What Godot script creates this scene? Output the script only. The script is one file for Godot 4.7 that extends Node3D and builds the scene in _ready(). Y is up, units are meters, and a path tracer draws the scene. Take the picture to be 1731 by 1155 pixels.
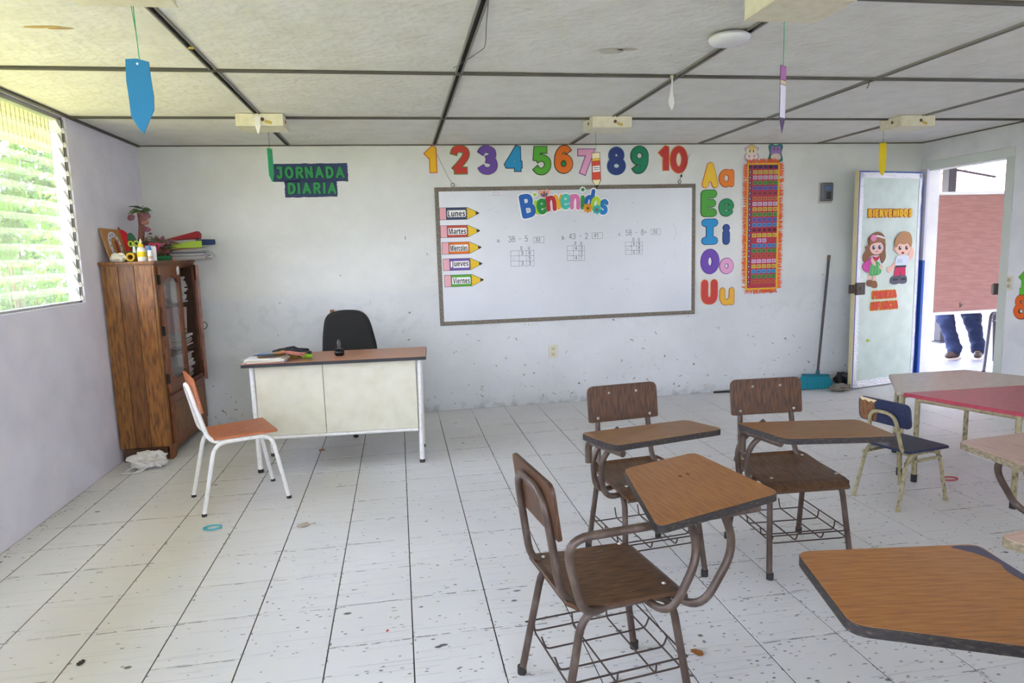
extends Node3D
# A schoolroom seen from its rear: x runs along the blackboard wall, z towards the rear of the room, y up; metres.

const W := 7.26          # room width
const H := 2.39          # ceiling height
const D := 8.3           # room depth
var M := {}
var used := {}
var rng := RandomNumberGenerator.new()


# ---------------------------------------------------------------- mesh building
class MB:
	var v := PackedVector3Array()
	var n := PackedVector3Array()
	var t := PackedVector2Array()

	func tri(a: Vector3, b: Vector3, c: Vector3, na: Vector3, nb: Vector3, nc: Vector3, ua := Vector2.ZERO, ub := Vector2.ZERO, uc := Vector2.ZERO) -> void:
		if (b - a).cross(c - a).dot(na + nb + nc) > 0.0:   # Godot's front faces run clockwise
			v.append_array([a, c, b]); n.append_array([na, nc, nb]); t.append_array([ua, uc, ub])
		else:
			v.append_array([a, b, c]); n.append_array([na, nb, nc]); t.append_array([ua, ub, uc])

	func flat(a: Vector3, b: Vector3, c: Vector3, out: Vector3) -> void:
		var m := (b - a).cross(c - a).normalized()
		if m.dot(out) < 0.0: m = -m
		tri(a, b, c, m, m, m)

	func quad(a: Vector3, b: Vector3, c: Vector3, d: Vector3, out: Vector3, uvs := []) -> void:
		var m := (c - a).cross(d - b).normalized()
		if m.dot(out) < 0.0: m = -m
		if uvs.is_empty():
			tri(a, b, c, m, m, m); tri(a, c, d, m, m, m)
		else:
			tri(a, b, c, m, m, m, uvs[0], uvs[1], uvs[2]); tri(a, c, d, m, m, m, uvs[0], uvs[2], uvs[3])

	func quadn(a: Vector3, b: Vector3, c: Vector3, d: Vector3, na: Vector3, nb: Vector3, nc: Vector3, nd: Vector3) -> void:
		tri(a, b, c, na, nb, nc); tri(a, c, d, na, nc, nd)

	# a box with chamfered edges
	func box(c: Vector3, s: Vector3, bev := 0.0, b := Basis.IDENTITY) -> MB:
		var h := s * 0.5
		var e := minf(bev, minf(h.x, minf(h.y, h.z)) * 0.9)
		for ax in 3:
			for sg in [-1.0, 1.0]:
				var u := (ax + 1) % 3
				var w := (ax + 2) % 3
				var p := []
				for k in [[-1, -1], [1, -1], [1, 1], [-1, 1]]:
					var q := Vector3.ZERO
					q[ax] = sg * h[ax]; q[u] = k[0] * (h[u] - e); q[w] = k[1] * (h[w] - e)
					p.append(c + b * q)
				var o := Vector3.ZERO
				o[ax] = sg
				quad(p[0], p[1], p[2], p[3], b * o)
		if e > 0.0:
			for ax in 3:
				var u := (ax + 1) % 3
				var w := (ax + 2) % 3
				for k in [[-1, -1], [1, -1], [1, 1], [-1, 1]]:
					var p := []
					for j in [[-1, 0], [1, 0], [1, 1], [-1, 1]]:
						var q := Vector3.ZERO
						q[ax] = j[0] * (h[ax] - e)
						q[u] = k[0] * (h[u] - (e if j[1] == 0 else 0.0))
						q[w] = k[1] * (h[w] - (0.0 if j[1] == 0 else e))
						p.append(c + b * q)
					var o := Vector3.ZERO
					o[u] = k[0]; o[w] = k[1]
					quad(p[0], p[1], p[2], p[3], b * o)
			for x in [-1, 1]:
				for y in [-1, 1]:
					for z in [-1, 1]:
						flat(c + b * Vector3(x * h.x, y * (h.y - e), z * (h.z - e)), c + b * Vector3(x * (h.x - e), y * h.y, z * (h.z - e)), c + b * Vector3(x * (h.x - e), y * (h.y - e), z * h.z), b * Vector3(x, y, z))
		return self

	# a round bar along a path; r is a number or one radius per point
	func tube(pts: Array, r, seg := 8, caps := true, closed := false, squash := 1.0) -> MB:
		var k := pts.size()
		var rings := []
		var norms := []
		var up := Vector3.UP
		for i in k:
			var a: Vector3 = pts[i - 1] if i > 0 or closed else pts[0]
			var z: Vector3 = pts[(i + 1) % k] if i < k - 1 or closed else pts[k - 1]
			var d := (z - a).normalized()
			if i == 0:
				up = Vector3.UP if absf(d.y) < 0.9 else Vector3.RIGHT
			var s := d.cross(up).normalized()
			up = s.cross(d).normalized()
			var rad: float = r[i] if r is Array else r
			var ring := []
			var nr := []
			for j in seg:
				var an := TAU * j / seg
				var o := s * cos(an) + up * sin(an) * squash
				ring.append(pts[i] + o * rad)
				nr.append((s * cos(an) + up * sin(an) / squash).normalized())
			rings.append(ring); norms.append(nr)
		for i in (k if closed else k - 1):
			var i2 := (i + 1) % k
			for j in seg:
				var j2 := (j + 1) % seg
				quadn(rings[i][j], rings[i][j2], rings[i2][j2], rings[i2][j], norms[i][j], norms[i][j2], norms[i2][j2], norms[i2][j])
		if caps and not closed:
			for e in [0, k - 1]:
				var o: Vector3 = (pts[0] - pts[1]) if e == 0 else (pts[k - 1] - pts[k - 2])
				for j in range(1, seg - 1):
					flat(rings[e][0], rings[e][j], rings[e][j + 1], o)
		return self

	# profile of Vector2(radius, height) turned round the y axis of xf
	func lathe(prof: Array, seg := 16, xf := Transform3D.IDENTITY, smooth := true) -> MB:
		var k := prof.size()
		var sn := []
		for i in k - 1:
			var d: Vector2 = prof[i + 1] - prof[i]
			sn.append(Vector2(d.y, -d.x).normalized())
		for i in k - 1:
			var na: Vector2 = sn[i]
			var nb: Vector2 = sn[i]
			if smooth:
				if i > 0 and sn[i - 1].dot(sn[i]) > 0.6: na = (sn[i - 1] + sn[i]).normalized()
				if i < k - 2 and sn[i + 1].dot(sn[i]) > 0.6: nb = (sn[i + 1] + sn[i]).normalized()
			for j in seg:
				var c1 := Vector2(cos(TAU * j / seg), sin(TAU * j / seg))
				var c2 := Vector2(cos(TAU * (j + 1) / seg), sin(TAU * (j + 1) / seg))
				var f := func(q: Vector2, c: Vector2) -> Vector3: return Vector3(q.x * c.x, q.y, q.x * c.y)
				var b := xf.basis
				var p1: Vector3 = xf * f.call(prof[i], c1)
				var p2: Vector3 = xf * f.call(prof[i], c2)
				var p3: Vector3 = xf * f.call(prof[i + 1], c2)
				var p4: Vector3 = xf * f.call(prof[i + 1], c1)
				var n1: Vector3 = (b * f.call(na, c1)).normalized()
				var n2: Vector3 = (b * f.call(na, c2)).normalized()
				var n3: Vector3 = (b * f.call(nb, c2)).normalized()
				var n4: Vector3 = (b * f.call(nb, c1)).normalized()
				if prof[i].x > 1e-6: tri(p1, p2, p3, n1, n2, n3)
				if prof[i + 1].x > 1e-6: tri(p1, p3, p4, n1, n3, n4)
		return self

	# polygon in the xy plane of xf, drawn out from z0 to z1, its front rim chamfered by bev
	func prism(poly: PackedVector2Array, z0: float, z1: float, xf := Transform3D.IDENTITY, bev := 0.0, back := true) -> MB:
		var p := poly.duplicate()
		if Geometry2D.is_polygon_clockwise(p): p.reverse()
		var k := p.size()
		var nv := PackedVector2Array()
		for i in k:
			var e1 := (p[i] - p[i - 1]).normalized()
			var e2 := (p[(i + 1) % k] - p[i]).normalized()
			var a := Vector2(e1.y, -e1.x)
			var b := Vector2(e2.y, -e2.x)
			nv.append((a + b).normalized() / maxf(0.5, sqrt((1.0 + a.dot(b)) * 0.5)))
		var inner := PackedVector2Array()
		for i in k: inner.append(p[i] - nv[i] * bev)
		var tr := Geometry2D.triangulate_polygon(inner)
		var zf := z1
		var zs := z1 - bev * signf(z1 - z0)
		var zn := xf.basis.z.normalized() * signf(z1 - z0)
		for i in range(0, tr.size(), 3):
			var q := [inner[tr[i]], inner[tr[i + 1]], inner[tr[i + 2]]]
			tri(xf * Vector3(q[0].x, q[0].y, zf), xf * Vector3(q[1].x, q[1].y, zf), xf * Vector3(q[2].x, q[2].y, zf), zn, zn, zn, q[0], q[1], q[2])
			if back:
				q = [p[tr[i]], p[tr[i + 1]], p[tr[i + 2]]]
				tri(xf * Vector3(q[0].x, q[0].y, z0), xf * Vector3(q[1].x, q[1].y, z0), xf * Vector3(q[2].x, q[2].y, z0), -zn, -zn, -zn, q[0], q[1], q[2])
		for i in k:
			var j := (i + 1) % k
			var e := (p[j] - p[i]).normalized()
			var m := Vector2(e.y, -e.x)
			var na := nv[i].normalized() if nv[i].normalized().dot(m) > 0.8 else m
			var nb := nv[j].normalized() if nv[j].normalized().dot(m) > 0.8 else m
			var wa := (xf.basis * Vector3(na.x, na.y, 0)).normalized()
			var wb := (xf.basis * Vector3(nb.x, nb.y, 0)).normalized()
			quadn(xf * Vector3(p[i].x, p[i].y, z0), xf * Vector3(p[j].x, p[j].y, z0), xf * Vector3(p[j].x, p[j].y, zs), xf * Vector3(p[i].x, p[i].y, zs), wa, wb, wb, wa)
			if bev > 0.0:
				var ma := (wa + zn).normalized()
				var mb2 := (wb + zn).normalized()
				quadn(xf * Vector3(p[i].x, p[i].y, zs), xf * Vector3(p[j].x, p[j].y, zs), xf * Vector3(inner[j].x, inner[j].y, zf), xf * Vector3(inner[i].x, inner[i].y, zf), ma, mb2, mb2, ma)
		return self

	# brush strokes: thick round-ended lines cut from board, in the xy plane of xf
	func strokes(lines: Array, r: float, z0: float, z1: float, xf := Transform3D.IDENTITY, seg := 12) -> MB:
		for ln in lines:
			for i in ln.size() - 1:
				var a: Vector2 = ln[i]
				var b: Vector2 = ln[i + 1]
				var d := (b - a).normalized() * r
				var o := Vector2(-d.y, d.x)
				var p := PackedVector2Array()
				for j in seg / 2 + 1: p.append(a + o.rotated(PI * j / (seg / 2)))
				for j in seg / 2 + 1: p.append(b + (-o).rotated(PI * j / (seg / 2)))
				prism(p, z0, z1, xf, 0.0, false)
			if ln.size() == 1:
				var p := PackedVector2Array()
				for j in seg: p.append(ln[0] + Vector2(r, 0).rotated(TAU * j / seg))
				prism(p, z0, z1, xf, 0.0, false)
		return self

	func ball(c: Vector3, r: Vector3, seg := 12, rings := 8, b := Basis.IDENTITY) -> MB:
		var prof := []
		for i in rings + 1:
			var a := -PI / 2 + PI * i / rings
			prof.append(Vector2(cos(a), sin(a)))
		return lathe(prof, seg, Transform3D(b * Basis.from_scale(r), c))

	func mesh() -> ArrayMesh:
		var a := []
		a.resize(Mesh.ARRAY_MAX)
		a[Mesh.ARRAY_VERTEX] = v; a[Mesh.ARRAY_NORMAL] = n; a[Mesh.ARRAY_TEX_UV] = t
		var m := ArrayMesh.new()
		m.add_surface_from_arrays(Mesh.PRIMITIVE_TRIANGLES, a)
		return m


func bx(c: Vector3, s: Vector3, bev := 0.0, b := Basis.IDENTITY) -> MB:
	return MB.new().box(c, s, bev, b)

func pv(a: Array) -> PackedVector2Array:     # [x, y, x, y ...] to points
	var p := PackedVector2Array()
	for i in range(0, a.size(), 2): p.append(Vector2(a[i], a[i + 1]))
	return p

func round_poly(p: PackedVector2Array, r, seg := 5) -> PackedVector2Array:
	var o := PackedVector2Array()
	var k := p.size()
	for i in k:
		var rad: float = r[i] if r is Array else r
		var a := p[i - 1] - p[i]
		var b := p[(i + 1) % k] - p[i]
		var d := minf(rad, minf(a.length(), b.length()) * 0.48)
		if d < 1e-5:
			o.append(p[i]); continue
		var s := p[i] + a.normalized() * d
		var e := p[i] + b.normalized() * d
		for j in seg + 1:
			var f := float(j) / seg
			o.append(s.lerp(p[i], f).lerp(p[i].lerp(e, f), f))
	return o

func rrect(w: float, h: float, r: float, seg := 5) -> PackedVector2Array:
	return round_poly(pv([-w / 2, -h / 2, w / 2, -h / 2, w / 2, h / 2, -w / 2, h / 2]), r, seg)

func ellipse(cx: float, cy: float, rx: float, ry: float, seg := 20, tilt := 0.0) -> PackedVector2Array:
	var o := PackedVector2Array()
	for i in seg: o.append(Vector2(cx, cy) + Vector2(rx * cos(TAU * i / seg), ry * sin(TAU * i / seg)).rotated(tilt))
	return o

func fillet(p: Array, r: float, seg := 5) -> Array:     # rounds the inner corners of a 3D path
	var o := [p[0]]
	for i in range(1, p.size() - 1):
		var a: Vector3 = p[i - 1] - p[i]
		var b: Vector3 = p[i + 1] - p[i]
		var d := minf(r, minf(a.length(), b.length()) * 0.49)
		var s: Vector3 = p[i] + a.normalized() * d
		var e: Vector3 = p[i] + b.normalized() * d
		for j in seg + 1:
			var f := float(j) / seg
			o.append(s.lerp(p[i], f).lerp(p[i].lerp(e, f), f))
	o.append(p[-1])
	return o

func smooth2(p: PackedVector2Array, closed := true, step := 4) -> PackedVector2Array:   # Catmull-Rom through the points
	var o := PackedVector2Array()
	var k := p.size()
	for i in (k if closed else k - 1):
		var a := p[(i - 1 + k) % k] if closed or i > 0 else p[i]
		var d := p[(i + 2) % k] if closed or i < k - 2 else p[k - 1]
		for j in step: o.append(p[i].cubic_interpolate(p[(i + 1) % k], a, d, float(j) / step))
	if not closed: o.append(p[k - 1])
	return o


# ---------------------------------------------------------------- scene building
func numbered(called: String) -> String:
	var k: int = used.get(called, -1) + 1
	used[called] = k
	return called if k == 0 else "%s_%03d" % [called, k]

func tag(o: Node3D, label: String, category := "", group := "", kind := "") -> Node3D:
	if label: o.set_meta("label", label)
	if category: o.set_meta("category", category)
	if group: o.set_meta("group", group)
	if kind: o.set_meta("kind", kind)
	return o

func thing(called: String, label: String, category: String, at := Vector3.ZERO, turn := 0.0, group := "") -> Node3D:
	var o := Node3D.new()
	o.name = numbered(called)
	add_child(o)
	o.position = at
	o.rotation.y = turn
	return tag(o, label, category, group)

func put(called: String, shape, mat: Material, parent: Node3D = null) -> MeshInstance3D:
	var o := MeshInstance3D.new()
	o.mesh = shape.mesh() if shape is MB else shape
	o.material_override = mat
	if parent == null:
		o.name = numbered(called)
		add_child(o)
	else:
		o.name = called
		parent.add_child(o, true)
	return o

func struct(called: String, shape, mat: Material, label := "") -> MeshInstance3D:
	var o := put(called, shape, mat)
	tag(o, label if label else called.replace("_", " "), "", "", "structure")
	return o

func copy(src: Node3D, label: String, at: Vector3, turn: float, group := "") -> Node3D:
	var o: Node3D = src.duplicate()
	var re := RegEx.create_from_string("_\\d{3}$")
	o.name = numbered(re.sub(src.name, ""))
	add_child(o)
	o.position = at
	o.rotation.y = turn
	o.set_meta("label", label)
	if group: o.set_meta("group", group)
	return o


# ---------------------------------------------------------------- materials
func col(hex: String) -> Color:
	return Color(hex)

func mat(c: Color, rough := 0.6, metal := 0.0) -> StandardMaterial3D:
	var m := StandardMaterial3D.new()
	m.albedo_color = c
	m.roughness = rough
	m.metallic = metal
	return m

func noise_tex(freq: float, ramp: Array, octaves := 4, sd := 1, size := 512, type := FastNoiseLite.TYPE_SIMPLEX_SMOOTH, norm := true) -> NoiseTexture2D:
	var f := FastNoiseLite.new()
	f.noise_type = type
	f.seed = sd
	f.frequency = freq
	f.fractal_octaves = octaves
	if octaves <= 1: f.fractal_type = FastNoiseLite.FRACTAL_NONE
	var t := NoiseTexture2D.new()
	t.width = size; t.height = size
	t.seamless = true
	t.generate_mipmaps = false
	t.normalize = norm
	t.noise = f
	if not ramp.is_empty():
		var g := Gradient.new()
		var offs := PackedFloat32Array()
		var cols := PackedColorArray()
		for e in ramp: offs.append(e[0]); cols.append(e[1])
		g.offsets = offs; g.colors = cols
		t.color_ramp = g
	return t

func noisy(tex: Texture2D, scale: Vector3, rough := 0.6, world := false, bump: Texture2D = null, bump_cm := 0.1) -> StandardMaterial3D:
	var m := mat(Color.WHITE, rough)
	m.albedo_texture = tex
	m.uv1_triplanar = true
	m.uv1_world_triplanar = world
	m.uv1_scale = scale
	m.uv1_triplanar_sharpness = 6.0
	if bump:
		m.heightmap_enabled = true
		m.heightmap_texture = bump
		m.heightmap_scale = bump_cm
	return m


func _ready() -> void:
	rng.seed = 7
	# --- camera
	var cam := Camera3D.new()
	cam.name = "camera"
	cam.position = Vector3(2.0544, 1.4438, 6.1242)
	cam.rotation = Vector3(-0.1333, -0.1638, -0.0300)
	cam.fov = 53.7276
	cam.near = 0.05
	cam.far = 200.0
	add_child(cam)
	# --- sky, exposure
	var sky_mat := ProceduralSkyMaterial.new()
	sky_mat.sky_top_color = col("b4c6f4")
	sky_mat.sky_horizon_color = col("ededf7")
	sky_mat.sky_curve = 0.25
	sky_mat.ground_bottom_color = col("8f8f7c")
	sky_mat.ground_horizon_color = col("d5d8d2")
	sky_mat.ground_curve = 0.1
	sky_mat.sky_energy_multiplier = 2.6
	sky_mat.ground_energy_multiplier = 2.0
	var sky := Sky.new()
	sky.sky_material = sky_mat
	var env := Environment.new()
	env.background_mode = Environment.BG_SKY
	env.sky = sky
	env.tonemap_mode = Environment.TONE_MAPPER_LINEAR
	env.tonemap_exposure = EXPOSURE
	env.sdfgi_enabled = true
	env.ssao_enabled = true
	env.ssil_enabled = true
	var we := WorldEnvironment.new()
	we.name = "world_environment"
	we.environment = env
	add_child(we)
	# --- sun: high over the garden on the window side
	var sun := DirectionalLight3D.new()
	sun.name = "sun"
	sun.light_color = col("fff2d8")
	sun.light_energy = 3.0
	sun.light_angular_distance = 0.6
	sun.shadow_enabled = true
	sun.sky_mode = DirectionalLight3D.SKY_MODE_LIGHT_ONLY
	add_child(sun)
	sun.look_at_from_position(Vector3.ZERO, Vector3(0.42, -0.88, -0.22))
	make_materials()
	build_shell()
	build_ceiling()
	build_windows()
	build_outdoors()
	build_door()
	yard_things()
	wall_letters()
	whiteboard()
	syllable_chart()
	wall_fittings()
	student_desks()
	chairs()
	bookcase()
	ceiling_things()
#CALLS


func make_materials() -> void:
	var plaster_bump := noise_tex(0.03, [], 5, 3)
	var wall_tex := noise_tex(0.006, [[0.0, col("cfcfd3")], [0.35, col("dadadc")], [0.6, col("dedee0")], [1.0, col("e4e3e2")]], 6, 11, 1024)
	M.wall = noisy(wall_tex, Vector3(0.4, 0.4, 0.4), 0.85, true, plaster_bump, 0.25)
	M.wall_sky_tint = noisy(noise_tex(0.006, [[0.0, col("dbd8e4")], [0.4, col("e2dfea")], [1.0, col("eae7f0")]], 6, 12, 1024), Vector3(0.4, 0.4, 0.4), 0.85, true, plaster_bump, 0.25)  # white plaster with the lavender cast of skylight mixed into its colour
	M.ceil = noisy(noise_tex(0.008, [[0.0, col("dcdad0")], [0.5, col("e3e2da")], [1.0, col("e8e7e1")]], 5, 5, 1024), Vector3(0.5, 0.5, 0.5), 0.9, true, noise_tex(0.06, [], 3, 8), 0.5)
	M.joint = mat(col("332e29"), 0.95)
	M.dark = mat(col("1d1c1a"), 0.8)
	M.rail = mat(col("55524a"), 0.6)
	M.flange = mat(col("8d8a80"), 0.5)
	M.black = mat(col("151515"), 0.6)
	M.glass = mat(Color(0.93, 0.97, 0.93, 0.13), 0.12)
	M.glass.transparency = BaseMaterial3D.TRANSPARENCY_ALPHA
	M.glass_dusty = mat(Color(0.90, 0.95, 0.86, 0.15), 0.12)
	M.glass_dusty.transparency = BaseMaterial3D.TRANSPARENCY_ALPHA
	M.cab_glass = mat(Color(0.8, 0.82, 0.82, 0.1), 0.08)
	M.cab_glass.transparency = BaseMaterial3D.TRANSPARENCY_ALPHA
	M.wrap = mat(Color(0.9, 0.88, 0.92, 0.4), 0.15)
	M.wrap.transparency = BaseMaterial3D.TRANSPARENCY_ALPHA
	M.cream = noisy(noise_tex(0.02, [[0.0, col("d9d2b4")], [0.5, col("e4dec4")], [1.0, col("e9e4ce")]], 4, 21), Vector3(1.5, 1.5, 1.5), 0.55)
	M.white = mat(col("eceae6"), 0.6)
	M.paper = mat(col("f1f0ec"), 0.8)
	M.alu = mat(col("b9bbb8"), 0.45, 0.7)
	M.grass = noisy(noise_tex(0.02, [[0.0, col("7c7c30")], [0.4, col("a69c50")], [0.7, col("bcae66")], [1.0, col("cbbd7c")]], 5, 31), Vector3(0.3, 0.3, 0.3), 0.95, true)
	M.concrete = noisy(noise_tex(0.02, [[0.0, col("98938f")], [1.0, col("aca7a4")]], 5, 32), Vector3(0.3, 0.3, 0.3), 0.9, true)
	var lf := mat(col("456f22"), 0.5)
	lf.backlight_enabled = true
	lf.backlight = col("5c8426")
	M.leaf = lf
	var lf2: StandardMaterial3D = lf.duplicate()
	lf2.albedo_color = col("305a20")
	lf2.backlight = col("446a22")
	M.leaf_dark = lf2
	M.bark = noisy(noise_tex(0.05, [[0.0, col("4c3c2c")], [1.0, col("7a6850")]], 4, 33), Vector3(3, 1, 3), 0.9)
	more_materials()


# ---------------------------------------------------------------- the room
func back_wall_material() -> StandardMaterial3D:
	# white plaster, greyer and scuffed below about 1.1 m, with a dirty strip along the floor
	var w := 1452
	var h := 478
	var f := FastNoiseLite.new()
	f.seed = 4; f.frequency = 0.006; f.fractal_octaves = 5
	var a := f.get_image(w, h)
	f.seed = 9; f.frequency = 0.03; f.fractal_octaves = 4
	var b := f.get_image(w, h)
	var da := a.get_data()
	var db := b.get_data()
	var out := PackedByteArray()
	out.resize(w * h * 3)
	for y in h:
		var m := y * H / h
		var low := clampf((1.16 - m) / 0.1, 0.0, 1.0)
		var band := clampf(1.0 - absf(m - 0.85) / 0.38, 0.0, 1.0)
		var foot := clampf((0.16 - m) / 0.16, 0.0, 1.0)
		for x in w:
			var i := y * w + x
			var na := da[i] / 255.0
			var nb := db[i] / 255.0
			var u := x * W / w
			var left := clampf((2.4 - u) / 2.4, 0.0, 1.0)
			var g := 0.862 + (na - 0.5) * 0.05 + (nb - 0.5) * 0.02
			var dirt := low * 0.012 + band * clampf((nb - 0.47) * 5.0, 0.0, 1.0) * (0.03 + 0.06 * left) * clampf(na * 1.6, 0.0, 1.0) + foot * foot * (0.05 + 0.13 * clampf((nb - 0.45) * 4.0, 0.0, 1.0))
			var r := g - dirt
			out[i * 3] = int(clampf(r - 0.004 - low * 0.010, 0, 1) * 255.0)
			out[i * 3 + 1] = int(clampf(r - low * 0.006, 0, 1) * 255.0)
			out[i * 3 + 2] = int(clampf(r - 0.022 + low * 0.012, 0, 1) * 255.0)
	var im := Image.create_from_data(w, h, false, Image.FORMAT_RGB8, out)
	var r2 := RandomNumberGenerator.new()
	r2.seed = 77
	for k in 380:      # chips and scuffs
		var x := r2.randi_range(0, w - 12)
		var y := int(absf(r2.randfn(0.0, 0.45)) * h * 0.55)
		if y > h - 8: continue
		if r2.randf() < 0.55: y = int(y * 0.3)
		var s := r2.randi_range(1, 2)
		var c := Color.from_hsv(0.1, 0.1, r2.randf_range(0.5, 0.8))
		for q in r2.randi_range(1, 4): im.fill_rect(Rect2i(mini(x + r2.randi_range(0, 4), w - 3), mini(y + r2.randi_range(0, 3), h - 3), s, 1 + s / 2), c)
	var m := mat(Color.WHITE, 0.85)
	m.albedo_texture = ImageTexture.create_from_image(im)
	m.uv1_scale = Vector3(1.0 / W, 1.0 / H, 1)
	m.heightmap_enabled = true
	m.heightmap_texture = noise_tex(0.012, [], 6, 13, 1024)
	m.heightmap_scale = 0.4
	return m


func floor_material() -> StandardMaterial3D:
	var s := 2048
	var f := FastNoiseLite.new()
	f.seed = 17; f.frequency = 0.012; f.fractal_octaves = 5
	var d := f.get_image(512, 512).get_data()
	f.seed = 18; f.frequency = 0.004; f.fractal_octaves = 3
	var d2 := f.get_image(512, 512).get_data()
	var out := PackedByteArray()
	out.resize(512 * 512 * 3)
	for i in 512 * 512:
		var g := 0.862 + (d[i] / 255.0 - 0.5) * 0.045 + (d2[i] / 255.0 - 0.5) * 0.05
		out[i * 3] = int(g * 255); out[i * 3 + 1] = int((g - 0.008) * 255); out[i * 3 + 2] = int((g - 0.022) * 255)
	var im := Image.create_from_data(512, 512, false, Image.FORMAT_RGB8, out)
	im.resize(s, s, Image.INTERPOLATE_CUBIC)
	var r := RandomNumberGenerator.new()
	r.seed = 99
	var px := s / FLOOR_SPAN
	for k in 5200:      # faint scratches along the grain of the tiles
		var x := r.randi_range(0, s - 80)
		var y := r.randi_range(0, s - 3)
		var c := im.get_pixel(x, y).darkened(r.randf_range(0.02, 0.10))
		im.fill_rect(Rect2i(x, y, r.randi_range(8, 70), 1), c)
	for k in 9500:      # chips, gum and dirt; thickest under the desks
		var wx := clampf(r.randfn(3.8, 1.7), 0.05, 7.2)
		var wz := clampf(r.randfn(2.1, 1.5), 0.02, 7.2)
		if k % 7 == 0:
			wx = r.randf_range(0.1, 7.2); wz = r.randf_range(0.0, 7.2)
		var big := r.randf() < 0.022
		var a := r.randf_range(0.8, 3.0) if not big else r.randf_range(3.0, 5.5)
		var b := r.randf_range(0.5, 1.1) if not big else r.randf_range(1.8, 3.0)
		var shade := r.randf_range(0.26, 0.55) if not big else r.randf_range(0.2, 0.36)
		var cx := wx * px
		var cy := wz * px
		for y in range(int(cy - b - 1), int(cy + b + 2)):
			for x in range(int(cx - a - 1), int(cx + a + 2)):
				if x < 0 or y < 0 or x >= s or y >= s: continue
				var e := Vector2((x - cx) / a, (y - cy) / b).length()
				if e < 1.0: im.set_pixel(x, y, im.get_pixel(x, y).lerp(Color(shade, shade * 0.98, shade * 0.94), clampf((1.0 - e) * 2.5, 0.0, 0.85)))
	for k in 2600:      # grime gathered along the long joints
		var gx := 0.174 + 0.311 * r.randi_range(0, 22)
		var cx := int((gx + r.randfn(0, 0.005)) * px)
		var cy := int(r.randf_range(0, 6.4) * px)
		var c2 := im.get_pixel(clampi(cx, 0, s - 1), clampi(cy, 0, s - 1)).darkened(r.randf_range(0.15, 0.55))
		im.fill_rect(Rect2i(clampi(cx, 0, s - 3), clampi(cy, 0, s - 5), r.randi_range(1, 2), r.randi_range(1, 4)), c2)
	for k in 900:      # dark dirt along the foot of the walls
		var z := absf(r.randfn(0, 0.05)) if k % 2 == 0 else r.randf_range(0, 6)
		var x := r.randf_range(0, 7.2) if k % 2 == 0 else absf(r.randfn(0, 0.035))
		var cx := clampi(int(x * px), 0, s - 4)
		var cy := clampi(int(z * px), 0, s - 4)
		im.fill_rect(Rect2i(cx, cy, r.randi_range(1, 3), r.randi_range(1, 3)), im.get_pixel(cx, cy).darkened(r.randf_range(0.2, 0.6)))
	for i in 24:      # and broken dark lines along the cross joints
		for j in 24:
			if r.randf() < 0.25: continue
			var z := 0.02 + 0.0045 * ((i * 7) % 5) - 0.3 + 0.305 * j
			var x0 := 0.174 + 0.311 * (i - 1)
			for q in r.randi_range(6, 26):
				var cx := int((x0 + r.randf() * 0.311) * px)
				var cy := int((z + r.randfn(0, 0.0018)) * px)
				if cx < 0 or cy < 0 or cx > s - 16 or cy > s - 4: continue
				im.fill_rect(Rect2i(cx, cy, r.randi_range(2, 14), 1), im.get_pixel(cx, cy).darkened(r.randf_range(0.1, 0.4)))
	im.flip_y()
	var m := mat(Color.WHITE, 0.42)
	m.albedo_texture = ImageTexture.create_from_image(im)
	m.uv1_triplanar = true
	m.uv1_world_triplanar = true
	m.uv1_scale = Vector3.ONE / FLOOR_SPAN
	m.roughness_texture = noise_tex(0.02, [[0.0, Color(0.32, 0.32, 0.32)], [1.0, Color(0.62, 0.62, 0.62)]], 4, 41)
	m.roughness = 1.0
	return m

const FLOOR_SPAN := 7.4
const EXPOSURE := 2.95


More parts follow.
